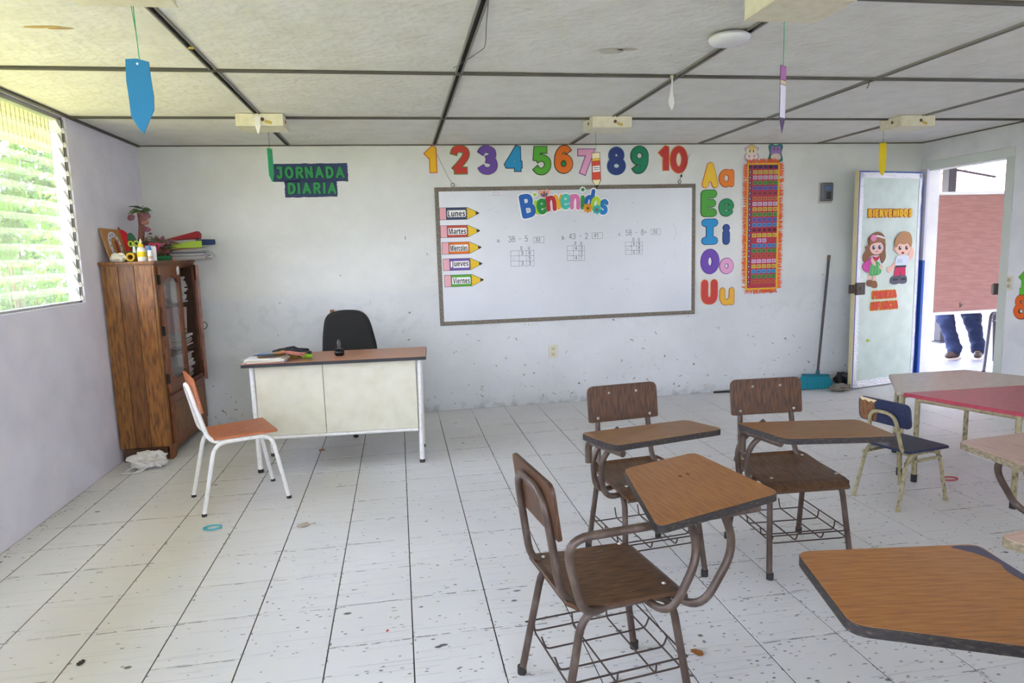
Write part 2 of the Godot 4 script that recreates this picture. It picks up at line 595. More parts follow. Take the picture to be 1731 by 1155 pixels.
func build_shell() -> void:
	# floor: a dark bed with square tiles laid on it, columns straight, rows slightly out of line
	var bed := struct("floor", bx(Vector3(W / 2, -0.0628, D / 2), Vector3(W + 0.3, 0.12, D + 0.3)), M.joint, "white floor of square tiles with dirty joints")
	var fm := floor_material()
	var shapes := []
	for k in 3: shapes.append(bx(Vector3(0, -0.002, 0), Vector3(0.3068 - 0.0006 * k, 0.004, 0.3027), 0.0009).mesh())
	var edge := bx(Vector3(0, -0.002, 0), Vector3(0.170, 0.004, 0.3027), 0.0009).mesh()
	var rest := MB.new()
	var camt: Transform3D = get_node("camera").transform
	for i in 24:
		var x0 := 0.174 + 0.311 * (i - 1)
		var off := 0.02 + 0.0045 * ((i * 7) % 5) - 0.3
		for j in 29:
			var z := off + 0.305 * j + 0.1525
			var y := rng.randf_range(-0.0006, 0.0004)
			var c := Vector3(x0 + 0.1555, y, z) if i > 0 else Vector3(0.0865, y, z)
			var wide := 0.3085
			if i == 0: wide = 0.171
			if i == 23: wide = 0.15; c.x = 7.016 + 0.17
			if z - 0.152 < 0.0: continue
			var q := camt.affine_inverse() * c
			var seen: bool = q.z < -0.5 and absf(q.x / q.z) < 0.80 and absf(q.y / q.z) < 0.55
			if seen and i < 23 and z > 0.35:
				var o := put("floor_tile", edge if i == 0 else shapes[(i * 5 + j * 3) % 3], fm, bed)
				o.position = c
			else:
				rest.box(c + Vector3(0, -0.002, 0), Vector3(wide, 0.004, 0.3027), 0.0009)
		rest.box(Vector3(x0 + 0.1555 if i > 0 else 0.0865, -0.002, off * 0.5 + 0.1525 + (0.0 if off > -0.29 else 0.0)), Vector3(0.3085 if i > 0 else 0.171, 0.004, off + 0.3025), 0.0009)
	tag(put("floor_tiles_beyond", rest, fm, bed), "", "", "", "stuff")
	# walls
	var back := MB.new().prism(pv([0, 0, W, 0, W, H + 0.04, 0, H + 0.04]), -0.15, 0.0)
	struct("wall_back", back, back_wall_material(), "white plastered wall that carries the whiteboard, grimy near the floor")
	var left := MB.new()
	left.box(Vector3(-0.05, 0.595, 4.15), Vector3(0.10, 1.19, 8.6))
	left.box(Vector3(-0.05, 2.405, 4.15), Vector3(0.10, 0.05, 8.6))
	left.box(Vector3(-0.05, 1.785, 0.5425), Vector3(0.10, 1.19, 1.385))
	left.box(Vector3(-0.05, 1.785, 5.075), Vector3(0.10, 1.19, 1.05))
	left.box(Vector3(-0.05, 1.785, 8.225), Vector3(0.10, 1.19, 0.45))
	struct("wall_left", left, M.wall_sky_tint, "white plastered wall with the louvred window")
	var right := MB.new()
	right.box(Vector3(W + 0.075, 1.215, 0.015), Vector3(0.15, 2.43, 0.13))
	right.box(Vector3(W + 0.075, 2.275, 0.53), Vector3(0.15, 0.31, 0.90))
	right.box(Vector3(W + 0.075, 1.215, 2.09), Vector3(0.15, 2.43, 2.22))
	right.box(Vector3(W + 0.075, 0.595, 5.5), Vector3(0.15, 1.19, 4.6))
	right.box(Vector3(W + 0.075, 2.405, 5.5), Vector3(0.15, 0.05, 4.6))
	right.box(Vector3(W + 0.075, 1.785, 8.1), Vector3(0.15, 1.19, 0.7))
	struct("wall_right", right, M.wall, "white plastered wall with the doorway")
	var front := MB.new()
	front.box(Vector3(W / 2, 0.595, D + 0.075), Vector3(W, 1.19, 0.15))
	front.box(Vector3(W / 2, 2.405, D + 0.075), Vector3(W, 0.05, 0.15))
	front.box(Vector3(0.45, 1.785, D + 0.075), Vector3(0.9, 1.19, 0.15))
	front.box(Vector3(5.78, 1.785, D + 0.075), Vector3(2.96, 1.19, 0.15))
	struct("wall_front", front, M.wall, "white plastered wall at the rear of the room")


func build_ceiling() -> void:
	var slab := struct("ceiling", bx(Vector3(W / 2, H + 0.1, D / 2), Vector3(W + 1.84, 0.12, D + 1.2), 0.0), M.dark, "low ceiling of white boards between dark metal strips")
	var xs := [0.0]
	for i in 5: xs.append(1.196 + 1.2307 * i)
	xs.append(W)
	for i in 6:
		for j in 7:
			var x0: float = xs[i] + (0.017 if i > 0 else 0.0)
			var x1: float = xs[i + 1] - (0.017 if i < 5 else 0.0)
			var z0 := 1.2 * j + (0.011 if j > 0 else 0.0)
			var z1 := minf(1.2 * (j + 1) - 0.011, D)
			var o := put("ceiling_panel", bx(Vector3((x0 + x1) / 2, H + 0.02 + rng.randf_range(-0.001, 0.002), (z0 + z1) / 2), Vector3(x1 - x0, 0.038, z1 - z0), 0.002), M.ceil, slab)
	put("eave_board", bx(Vector3(-0.545, H + 0.035, D / 2), Vector3(0.77, 0.012, D + 1.1)), tint("a9a27c", 0.9), slab)
	put("eave_board", bx(Vector3(W + 0.53, H + 0.035, D / 2), Vector3(0.74, 0.012, D + 1.1)), M.ceil, slab)
	# a brown damp stain and a scuffed patch on the boards
	for q in [[0.70, 3.005, 0.075, 0.014, "c2a468"], [0.76, 2.99, 0.05, 0.010, "b4965c"], [3.13, 2.83, 0.06, 0.05, "c9c4b8"], [3.2, 2.86, 0.05, 0.02, "bdb8ac"]]:
		put("stain", MB.new().prism(smooth2(ellipse(q[0], q[1], q[2], q[3], 9, 0.1)), 0.0, -0.0004, Transform3D(Basis(Vector3(1, 0, 0), Vector3(0, 0, 1), Vector3(0, 1, 0)), Vector3(0, H + 0.0005, 0)), 0.0, false), tint(q[4], 0.95), slab)
	for i in range(1, 6):
		var x: float = xs[i]
		put("beam", bx(Vector3(x, H + 0.014, D / 2), Vector3(0.024, 0.02, D), 0.0), M.dark, slab)
		for s in [-1, 1]:
			put("beam_flange", bx(Vector3(x + s * 0.0155, H - 0.002, D / 2), Vector3(0.009, 0.012, D), 0.001), M.flange, slab)
	for j in range(1, 7):
		put("cross_rail", bx(Vector3(W / 2, H - 0.006, 1.2 * j), Vector3(W, 0.014, 0.02), 0.002), M.rail, slab)
	var tm := mat(col("6a655b"), 0.8)
	put("edge_strip", bx(Vector3(W / 2, H - 0.004, 0.006), Vector3(W, 0.008, 0.012)), tm, slab)
	put("edge_strip", bx(Vector3(0.012, H - 0.006, D / 2), Vector3(0.024, 0.012, D)), M.rail, slab)
	put("edge_strip", bx(Vector3(W - 0.006, H - 0.004, D / 2), Vector3(0.012, 0.008, D)), tm, slab)


# ---------------------------------------------------------------- windows
func louvre_window(called: String, z0: float, z1: float, x: float, label: String, full: bool, outside: float) -> Node3D:
	var y0 := 1.19
	var y1 := 2.378
	var fr := MB.new()
	fr.box(Vector3(x, (y0 + y1) / 2, z0 + 0.012), Vector3(0.05, y1 - y0, 0.024), 0.002)
	fr.box(Vector3(x, (y0 + y1) / 2, z1 - 0.012), Vector3(0.05, y1 - y0, 0.024), 0.002)
	fr.box(Vector3(x, y1 - 0.012, (z0 + z1) / 2), Vector3(0.05, 0.024, z1 - z0), 0.002)
	fr.box(Vector3(x, y0 + 0.008, (z0 + z1) / 2), Vector3(0.05, 0.016, z1 - z0), 0.002)
	var root := struct(called, fr, M.alu, label)
	var bays := 1 if not full else 3
	var lean := Basis(Vector3(0, 0, 1), outside * 0.42)
	var len := (z1 - z0 - 0.05) / bays
	for b in bays:
		var za := z0 + 0.025 + len * b
		var pane := bx(Vector3.ZERO, Vector3(0.005, 0.107, len - 0.03), 0.001).mesh()
		for k in 13:
			var o := put("louvre_pane", pane, M.glass_dusty if full else M.glass, root)
			o.position = Vector3(x, y0 + 0.06 + 0.0893 * k, za + len / 2)
			o.basis = lean
		if b > 0:
			put("mullion", bx(Vector3(x, (y0 + y1) / 2, za), Vector3(0.045, y1 - y0, 0.03), 0.002), M.alu, root)
	if full:
		for k in 13:      # the clips that hold the panes
			var c := MB.new()
			c.box(Vector3(x + 0.016, y0 + 0.06 + 0.0893 * k, z0 + 0.034), Vector3(0.012, 0.088, 0.016), 0.002, lean)
			c.box(Vector3(x + 0.034, y0 + 0.03 + 0.0893 * k, z0 + 0.02), Vector3(0.02, 0.03, 0.02), 0.003, lean)
			put("louvre_clip", c, M.white, root)
		put("lever_strip", bx(Vector3(x + 0.03, (y0 + y1) / 2, z0 + 0.005), Vector3(0.006, y1 - y0 - 0.04, 0.012), 0.001), M.flange, root)
		var wires := MB.new()
		var z := z0 + 0.03
		while z < z1:
			wires.tube([Vector3(x - 0.042, y0, z), Vector3(x - 0.042, y1, z)], 0.0022, 5, false)
			z += 0.048
		for k in 10:
			wires.tube([Vector3(x - 0.045, y0 + 0.06 + 0.115 * k, z0), Vector3(x - 0.045, y0 + 0.06 + 0.115 * k, z1)], 0.0022, 5, false)
		tag(put("wire_mesh", wires, M.rail, root), "", "", "", "stuff")
	return root


func build_windows() -> void:
	louvre_window("window_1", 1.235, 4.55, -0.045, "window of glass louvres with wire mesh over the garden", true, 1.0)
	louvre_window("window_2", 5.6, 8.0, -0.045, "second louvred window along the garden wall, unseen and added for light", false, 1.0)  # out of view, put in to help light the room
	louvre_window("window_4", 0.9, 4.3, -(D + 0.045), "unseen louvred window added in the rear wall to brighten the room", false, 1.0).rotation.y = PI / 2  # not seen; added so the whiteboard wall gets more light
	louvre_window("window_3", 3.2, 7.75, W + 0.045, "unseen louvred window added on the doorway side for more light", false, -1.0)  # unseen opening, added as fill for the left side of the room


# ---------------------------------------------------------------- outdoors
func leafy(called: String, label: String, category: String, group: String, at: Vector3, crown: Vector3, size: Vector3, count: int, leaf: float, m: Material, trunk: float, sd: int) -> Node3D:
	var t := thing(called, label, category, at, 0.0, group)
	var r := RandomNumberGenerator.new()
	r.seed = sd
	if trunk > 0.0:
		var tr := MB.new()
		tr.tube([Vector3.ZERO, Vector3(0.05, crown.y * 0.5, 0.04), crown], [trunk, trunk * 0.8, trunk * 0.4], 8)
		for k in 5:
			var a := TAU * k / 5.0
			tr.tube([Vector3(0.05, crown.y * 0.5, 0.04), crown + Vector3(cos(a), 0.3, sin(a)) * size * 0.6], [trunk * 0.45, trunk * 0.12], 6)
		put("trunk", tr, M.bark, t)
	var lm := MB.new()
	lm.tri(Vector3(0, 0, 0), Vector3(0.32, 0.06, 0.5), Vector3(0, 0.0, 1.0), Vector3(0.2, 1, 0), Vector3(0.2, 1, 0), Vector3(0.2, 1, 0))
	lm.tri(Vector3(0, 0, 0), Vector3(-0.32, 0.06, 0.5), Vector3(0, 0.0, 1.0), Vector3(-0.2, 1, 0), Vector3(-0.2, 1, 0), Vector3(-0.2, 1, 0))
	var mm := MultiMesh.new()
	mm.transform_format = MultiMesh.TRANSFORM_3D
	mm.mesh = lm.mesh()
	mm.instance_count = count
	var clumps := []
	for k in 26:
		var d := Vector3(r.randfn(), r.randfn(), r.randfn()).normalized() * pow(r.randf(), 0.4)
		clumps.append(crown + d * size)
	for i in count:
		var c: Vector3 = clumps[r.randi_range(0, 25)]
		var p := c + Vector3(r.randfn(), r.randfn(), r.randfn()) * size * 0.2
		var b := Basis.from_euler(Vector3(r.randf_range(-0.9, 1.2), r.randf() * TAU, r.randf_range(-0.6, 0.6))).scaled(Vector3.ONE * leaf * r.randf_range(0.6, 1.3))
		mm.set_instance_transform(i, Transform3D(b, p))
	var f := MultiMeshInstance3D.new()
	f.name = "foliage"
	f.multimesh = mm
	f.material_override = m
	f.set_meta("kind", "stuff")
	t.add_child(f)
	return t


func build_outdoors() -> void:
	struct("ground", bx(Vector3(-8, -0.28, 4), Vector3(15.7, 0.2, 40)), M.grass, "sunlit dry grass and bare earth outside the louvred window")
	struct("ground_rear", bx(Vector3(3.63, -0.28, 16.5), Vector3(7.5, 0.2, 16)), M.grass, "dry grass behind the rear wall")
	struct("yard", bx(Vector3(22.31, -0.13, 0), Vector3(24, 0.2, 50)), M.concrete, "pale paved yard outside the doorway")
	# shrubs and trees of the garden, the two hedge trees invented to limit low sky: [x, z, crown height, size, leaves, leaf length, dark, label]
	var sd := 100
	for p in [[-1.75, -2.0, 1.15, Vector3(0.9, 0.75, 1.0), 6500, 0.11, 0, "light green leafy shrub low behind the louvred window"], [-1.35, -3.3, 1.3, Vector3(0.6, 0.95, 0.8), 4500, 0.11, 0, "slender light green shrub nearest the window jamb"], [-2.9, -7.0, 1.7, Vector3(0.9, 1.3, 0.9), 5500, 0.13, 0, "tall light green shrub at the garden corner"], [-3.2, -4.6, 1.5, Vector3(1.5, 1.2, 1.3), 8500, 0.13, 0, "broad light green shrub further behind the louvred window"], [-4.6, -9.0, 2.6, Vector3(2.4, 1.9, 1.6), 8000, 0.18, 1, "darker tree at the back of the garden beyond the window"], [-4.8, -1.6, 1.0, Vector3(0.8, 0.8, 1.0), 3500, 0.13, 0, "light green bush in the garden straight out from the window"], [-5.6, 2.4, 0.9, Vector3(0.8, 0.8, 1.2), 3500, 0.13, 0, "rounded light green bush in the middle of the garden"], [-5.2, 6.2, 0.9, Vector3(0.8, 0.7, 1.2), 3500, 0.13, 0, "low light green bush opposite the second window"], [-8.5, 0.5, 1.7, Vector3(1.5, 1.1, 2.4), 4200, 0.2, 1, "invented dark hedge tree far across the garden, outside the picture"], [-8.8, 6.5, 1.6, Vector3(1.5, 1.1, 2.4), 4200, 0.2, 1, "invented unseen dark hedge tree across the garden beyond the second window"]]:
		leafy("garden_shrub" if p[6] == 0 else "garden_tree", p[7], "shrub" if p[6] == 0 else "tree", "", Vector3(p[0], -0.18, p[1]), Vector3(0, p[2], 0), p[3], p[4], p[5], M.leaf if p[6] == 0 else M.leaf_dark, 0.06 if p[6] == 0 else 0.12, sd)
		sd += 1
	leafy("climbing_branch", "branch with large pale leaves close outside the louvred window", "branch", "", Vector3(-0.62, -0.18, 0.85), Vector3(0, 1.95, 0), Vector3(0.16, 0.36, 0.2), 150, 0.15, M.leaf, 0.015, 140)


# ---------------------------------------------------------------- letters drawn as strokes, one unit high
const GLYPHS := {
	"0": "o .3 .5 .3 .5", "1": "l .02 .74 .3 1 .3 0", "1s": "l .02 .72 .3 1 .3 0;l .02 0 .58 0", "2": "s 0 .74 .08 .93 .3 1 .54 .9 .56 .66 .36 .38 .02 .02;l .02 0 .6 0",
	"3": "s .0 .8 .12 .96 .3 1 .54 .88 .53 .63 .27 .53;s .27 .53 .58 .42 .58 .14 .36 0 .12 .04 0 .2", "4": "l .46 0 .46 1 0 .3 .66 .3",
	"5": "l .56 1 .1 1 .05 .52;s .05 .54 .3 .64 .56 .5 .58 .22 .4 .02 .16 .02 0 .18", "6": "o .3 .3 .29 .3;s .56 .84 .42 .99 .2 .94 .04 .66 .01 .3",
	"7": "l 0 1 .6 1 .2 0", "8": "o .3 .77 .23 .23;o .3 .27 .3 .27", "9": "o .3 .7 .29 .3;s .04 .16 .18 .01 .4 .06 .56 .34 .59 .7",
	"A": "l 0 0 .36 1 .72 0;l .14 .33 .58 .33", "B": "l 0 0 0 1;s 0 1 .4 .97 .5 .76 .38 .55 0 .52;s 0 .52 .44 .5 .58 .26 .44 .03 0 0", "C": "s .6 .8 .4 1 .12 .88 0 .5 .12 .12 .4 0 .6 .2",
	"D": "l 0 0 0 1;s 0 1 .42 .92 .6 .5 .42 .08 0 0", "E": "l .52 1 0 1 0 0 .52 0;l 0 .5 .46 .5", "F": "l .52 1 0 1 0 0;l 0 .52 .42 .52", "I": "l 0 0 0 1", "J": "l .06 1 .48 1;s .4 1 .4 .3 .32 .05 .14 0 0 .16",
	"M": "l 0 0 0 1 .38 .4 .76 1 .76 0", "N": "l 0 0 0 1 .58 0 .58 1", "O": "o .34 .5 .34 .5", "P": "l 0 0 0 1;s 0 1 .44 .96 .54 .74 .42 .52 0 .48", "R": "l 0 0 0 1;s 0 1 .44 .96 .54 .74 .42 .54 0 .5;l .26 .5 .58 0",
	"S": "s .54 .84 .36 1 .12 .96 .04 .74 .28 .54 .54 .34 .48 .08 .24 0 .0 .14", "U": "s 0 1 0 .3 .1 .06 .32 0 .54 .06 .64 .3 .64 1", "V": "l 0 1 .34 0 .68 1", "Iserif": "l 0 1 .62 1;l 0 0 .62 0;l .31 0 .31 1",
	"a": "o .28 .3 .27 .3;l .57 .6 .57 0", "b": "l 0 1 0 0;o .28 .28 .27 .28", "c": "s .5 .5 .3 .6 .08 .5 0 .3 .08 .08 .3 0 .5 .1", "d": "o .28 .3 .27 .3;l .57 1 .57 0", "e": "s .02 .3 .54 .32 .48 .54 .26 .6 .06 .5 0 .28 .1 .06 .32 0 .52 .1",
	"i": "l .05 .56 .05 0;l .05 .92 .05 .93", "n": "l 0 .6 0 0;s 0 .36 .16 .58 .38 .58 .5 .4 .5 0", "o": "o .28 .3 .27 .3", "s": "s .42 .5 .24 .6 .06 .5 .12 .34 .36 .26 .42 .1 .24 0 .0 .08", "u": "s 0 .6 0 .2 .12 .02 .34 .04 .5 .22;l .5 .6 .5 0", "v": "l 0 .6 .24 0 .48 .6",
	"=": "l 0 .4 .5 .4;l 0 .6 .5 .6", "-": "l 0 .5 .45 .5", ".": "l .02 0 .05 .02",
}


func glyph(ch: String) -> Array:       # [[closed, points], ...]
	var out := []
	for part in GLYPHS[ch].split(";"):
		var f: PackedStringArray = part.split(" ")
		var a := []
		for i in range(1, f.size()): a.append(float(f[i]))
		if f[0] == "o": out.append([true, ellipse(a[0], a[1], a[2], a[3], 22)])
		elif f[0] == "s": out.append([false, smooth2(pv(a), false, 4)])
		else: out.append([false, pv(a)])
	return out

func glyph_width(ch: String) -> float:
	var w := 0.0
	for g in glyph(ch):
		for p in g[1]: w = maxf(w, p.x)
	return w

# cuts outlines with holes into plain polygons: strips between the middles of the holes, each with the holes taken out
func solid_parts(polys: Array) -> Array:
	var outers := []
	var holes := []
	for p in polys:
		if Geometry2D.is_polygon_clockwise(p): holes.append(p)
		else: outers.append(p)
	if holes.is_empty(): return outers
	var cuts := [-100.0]
	for h in holes:
		var c := Vector2.ZERO
		for q in h: c += q
		cuts.append(c.x / h.size())
	cuts.append(100.0)
	cuts.sort()
	var out := []
	for k in cuts.size() - 1:
		var strip := pv([cuts[k], -100, cuts[k + 1], -100, cuts[k + 1], 100, cuts[k], 100])
		for o in outers:
			var parts: Array = Geometry2D.intersect_polygons(o, strip)
			for h in holes:
				var r: PackedVector2Array = h.duplicate()
				r.reverse()
				var next := []
				for q in parts: next.append_array(Geometry2D.clip_polygons(q, r))
				parts = next
			for q in parts:
				if q.size() > 2 and not Geometry2D.is_polygon_clockwise(q): out.append(q)
	return out

# the board-cut outline of one glyph: centre lines of height h, half-thickness r; round or square ends
func glyph_mb(ch: String, at: Vector2, h: float, r: float, z0: float, z1: float, xf: Transform3D, wide := 1.0, square := false, tilt := 0.0, mb: MB = null, grow := 0.0) -> MB:
	if mb == null: mb = MB.new()
	var k := 0
	for g in glyph(ch):
		var pts := PackedVector2Array()
		for p in g[1]: pts.append((p * Vector2(h * wide, h)).rotated(tilt) * 100.0)
		if g[0]: pts.append(pts[0])
		var polys: Array
		if square and not g[0]:
			polys = []
			for q in Geometry2D.offset_polyline(pts, r * 100.0, Geometry2D.JOIN_MITER, Geometry2D.END_BUTT):
				if grow > 0.0 and not Geometry2D.is_polygon_clockwise(q): polys.append_array(Geometry2D.offset_polygon(q, grow * 100.0, Geometry2D.JOIN_MITER))
				else: polys.append(q)
		else:
			polys = Geometry2D.offset_polyline(pts, (r + grow) * 100.0, Geometry2D.JOIN_ROUND, Geometry2D.END_ROUND)
		for q in solid_parts(polys):
			var s := PackedVector2Array()
			for p in q:
				var m: Vector2 = at + p / 100.0
				if s.is_empty() or s[-1].distance_to(m) > 0.0004: s.append(m)
			if s.size() > 2: mb.prism(s, z0, z1 + 0.00035 * k, xf, 0.0, false)
		k += 1
	return mb

func wall_xf(x: float, y: float, z: float) -> Transform3D:
	return Transform3D(Basis.IDENTITY, Vector3(x, y, z))

var tint_cache := {}
func tint(hex: String, rough := 0.7) -> StandardMaterial3D:
	var k := hex + str(rough)
	if not tint_cache.has(k): tint_cache[k] = mat(col(hex), rough)
	return tint_cache[k]

# a letter that is a thing of its own: face and border
func wall_letter(called: String, label: String, cat: String, chars: Array, base: Vector3, turn: float, h: float, r: float, bd: float, face: String, rim: String, wide := 1.0, square := false, group := "", inner := "") -> Node3D:
	var t := thing(called, label, cat, base, turn, group)
	var f := MB.new()
	var b := MB.new()
	var x := 0.0
	for ch in chars:
		glyph_mb(ch, Vector2(x, 0), h, r, 0.003, 0.0075, Transform3D.IDENTITY, wide, square, 0.0, f)
		glyph_mb(ch, Vector2(x, 0), h, r, 0.0, 0.0045, Transform3D.IDENTITY, wide, square, 0.0, b, bd)
		x += glyph_width(ch) * h * wide + 2.6 * r
	put("face", f, tint(face), t)
	put("border", b, tint(rim), t)
	if inner:
		put("centre", MB.new().prism(ellipse(0.3 * h * wide, 0.3 * h, 0.2 * h, 0.2 * h), 0.001, 0.004), tint(inner), t)
	return t

# a word whose letters are parts of one sign
func sign_word(t: Node3D, word: String, at: Vector2, h: float, r: float, bd: float, gap: float, faces: Array, rims: Array, z: float, wide := 1.0, wobble := 0.0) -> void:
	var x := at.x
	var r2 := RandomNumberGenerator.new()
	r2.seed = word.hash()
	var k := 0
	for ch in word:
		var w := glyph_width(ch) * h * wide
		var tl := r2.randf_range(-wobble, wobble)
		var o := put("letter", glyph_mb(ch, Vector2(x, at.y), h, r, z + 0.003, z + 0.008, Transform3D.IDENTITY, wide, false, tl), tint(faces[k % faces.size()]), t)
		if bd > 0.0: put("letter_border", glyph_mb(ch, Vector2(x, at.y), h, r + bd, z, z + 0.005, Transform3D.IDENTITY, wide, false, tl), tint(rims[k % rims.size()]), o)
		x += w + gap
		k += 1


func wall_letters() -> void:
	# numerals along the top of the wall: [chars, x left, y bottom, face, border]
	var nums := [[["1"], 2.325, 2.123, "e8b420", "c8571f"], [["2"], 2.565, 2.135, "c23a30", "4d8b33"], [["3"], 2.805, 2.13, "6a4a9c", "5a3f8c"], [["4"], 3.05, 2.125, "1f8fc0", "20314a"], [["5"], 3.30, 2.12, "55a832", "27471f"], [["6"], 3.505, 2.13, "e0701c", "30302c"], [["7"], 3.70, 2.095, "e6a2c0", "6d4590"], [["8"], 4.005, 2.112, "2c3c7c", "2f6a9a"], [["9"], 4.228, 2.12, "16805a", "1f3d33"], [["1", "0"], 4.485, 2.12, "bf3b38", "d98a32"]]
	var words := ["yellow numeral 1 with an orange rim, first in the row above the whiteboard", "red numeral 2 with a green rim in the row above the whiteboard", "purple numeral 3 in the row above the whiteboard", "blue numeral 4 with a dark rim in the row above the whiteboard", "light green numeral 5 in the row above the whiteboard", "orange numeral 6 with a green centre above the whiteboard", "pink numeral 7 with a purple rim behind the hanging red pencil", "navy blue numeral 8 above the whiteboard", "dark green numeral 9 above the whiteboard", "red numeral 10, last and widest in the row above the whiteboard"]
	for i in 10:
		var n = nums[i]
		var h := 0.19
		wall_letter("numeral_cutout", words[i], "numeral", n[0], Vector3(n[1] + 0.028, n[2] + 0.03, 0.001), 0.0, h, 0.027, 0.007, n[3], n[4], 1.0, true, "numerals above the whiteboard", "2f8a4a" if i == 5 else "")
	# vowels beside the whiteboard
	var vow := [["A", 4.962, 2.012, 0.175, 0.029, "ecc23a", "d8642c", "yellow capital A with a red rim, topmost of the vowels"], ["a", 5.125, 2.012, 0.19, 0.023, "e2802c", "b8501c", "small orange letter a beside the yellow capital A"],
		["E", 4.958, 1.75, 0.175, 0.035, "4fa03c", "1e4a33", "light green capital E below the yellow A"], ["e", 5.125, 1.735, 0.2, 0.02, "2a8a56", "1f5a3c", "small dark green letter e beside the capital E"],
		["Iserif", 4.965, 1.485, 0.17, 0.033, "2b90c8", "24406e", "bright blue capital I with broad serifs"], ["i", 5.175, 1.478, 0.135, 0.032, "33508f", "22366a", "small navy letter i with its dot"],
		["O", 4.96, 1.205, 0.165, 0.034, "6d4aa6", "4f3790", "purple capital O above the red U"], ["o", 5.142, 1.19, 0.165, 0.024, "dda0c4", "7d4a94", "small pink letter o beside the purple O"],
		["U", 4.965, 0.91, 0.17, 0.033, "c4423a", "d8842c", "red capital U with an orange rim, lowest of the vowels"], ["u", 5.15, 0.885, 0.2, 0.024, "e4b03a", "b8642c", "small yellow letter u at the foot of the vowels"]]
	for v in vow:
		wall_letter("letter_cutout", v[7], "letter", [v[0]], Vector3(v[1], v[2], 0.001), 0.0, v[3], v[4], 0.006, v[5], v[6], {"A": 0.8, "E": 0.95, "Iserif": 0.9, "O": 1.02, "U": 0.9, "a": 0.95, "o": 1.0}.get(v[0], 0.95), false, "vowels beside the whiteboard")
	# numbers on the doorway wall, cut by the edge of the picture
	wall_letter("numeral_cutout", "light green numeral 1 on the wall right of the doorway", "numeral", ["1s"], Vector3(W - 0.001, 0.975, 1.185), PI * 1.5, 0.145, 0.024, 0.005, "5cb52f", "2c5a20", 0.9, true)
	wall_letter("numeral_cutout", "orange numeral 8 with a dark rim right of the doorway", "numeral", ["8"], Vector3(W - 0.001, 0.765, 1.165), PI * 1.5, 0.16, 0.022, 0.006, "e2621a", "3c2a20", 0.95, true)
	# JORNADA DIARIA
	var t := thing("wall_sign", "dark blue sign with green letters reading JORNADA DIARIA", "sign", Vector3(1.05, 1.955, 0.001))
	var r2 := RandomNumberGenerator.new()
	r2.seed = 5
	for q in [[0.0, 0.13, 0.622, 0.282], [0.09, 0.0, 0.525, 0.145]]:
		var p := PackedVector2Array()
		for e in [[Vector2(q[0], q[1]), Vector2(q[2], q[1])], [Vector2(q[2], q[1]), Vector2(q[2], q[3])], [Vector2(q[2], q[3]), Vector2(q[0], q[3])], [Vector2(q[0], q[3]), Vector2(q[0], q[1])]]:
			for k in 14: p.append(e[0].lerp(e[1], k / 14.0) + Vector2(r2.randf_range(-0.003, 0.003), r2.randf_range(-0.003, 0.003)))
		put("backing", MB.new().prism(p, 0.0, 0.004), tint("333f66"), t)
	sign_word(t, "JORNADA", Vector2(0.04, 0.165), 0.082, 0.0105, 0.006, 0.036, ["2c8f4e"], ["16414a"], 0.0042, 0.92, 0.05)
	sign_word(t, "DIARIA", Vector2(0.125, 0.034), 0.08, 0.0105, 0.006, 0.038, ["2c8f4e"], ["16414a"], 0.0042, 0.92, 0.05)


# ---------------------------------------------------------------- whiteboard and what is stuck to it
func pen(im: Image, a: Vector2, b: Vector2, c: Color, wd := 2) -> void:
	var n := int(a.distance_to(b)) + 1
	for i in n + 1:
		var p := a.lerp(b, float(i) / n)
		for dx in wd:
			for dy in wd:
				var x := int(p.x) + dx
				var y := int(p.y) + dy
				if x >= 0 and y >= 0 and x < im.get_width() and y < im.get_height(): im.set_pixel(x, y, im.get_pixel(x, y).lerp(c, 0.75))

func write(im: Image, text: String, x: float, y: float, h: float, c: Color, s: float, gap := 0.35, wd := 3) -> void:
	for ch in text:
		if ch == " ":
			x += h * 0.6
			continue
		for g in glyph(ch):
			var pts: PackedVector2Array = g[1]
			if g[0]: pts.append(pts[0])
			for i in pts.size() - 1:
				pen(im, (Vector2(x, y) + pts[i] * Vector2(h * 0.8, h)) * s, (Vector2(x, y) + pts[i + 1] * Vector2(h * 0.8, h)) * s, c, wd)
		x += (glyph_width(ch) * 0.8 + gap) * h

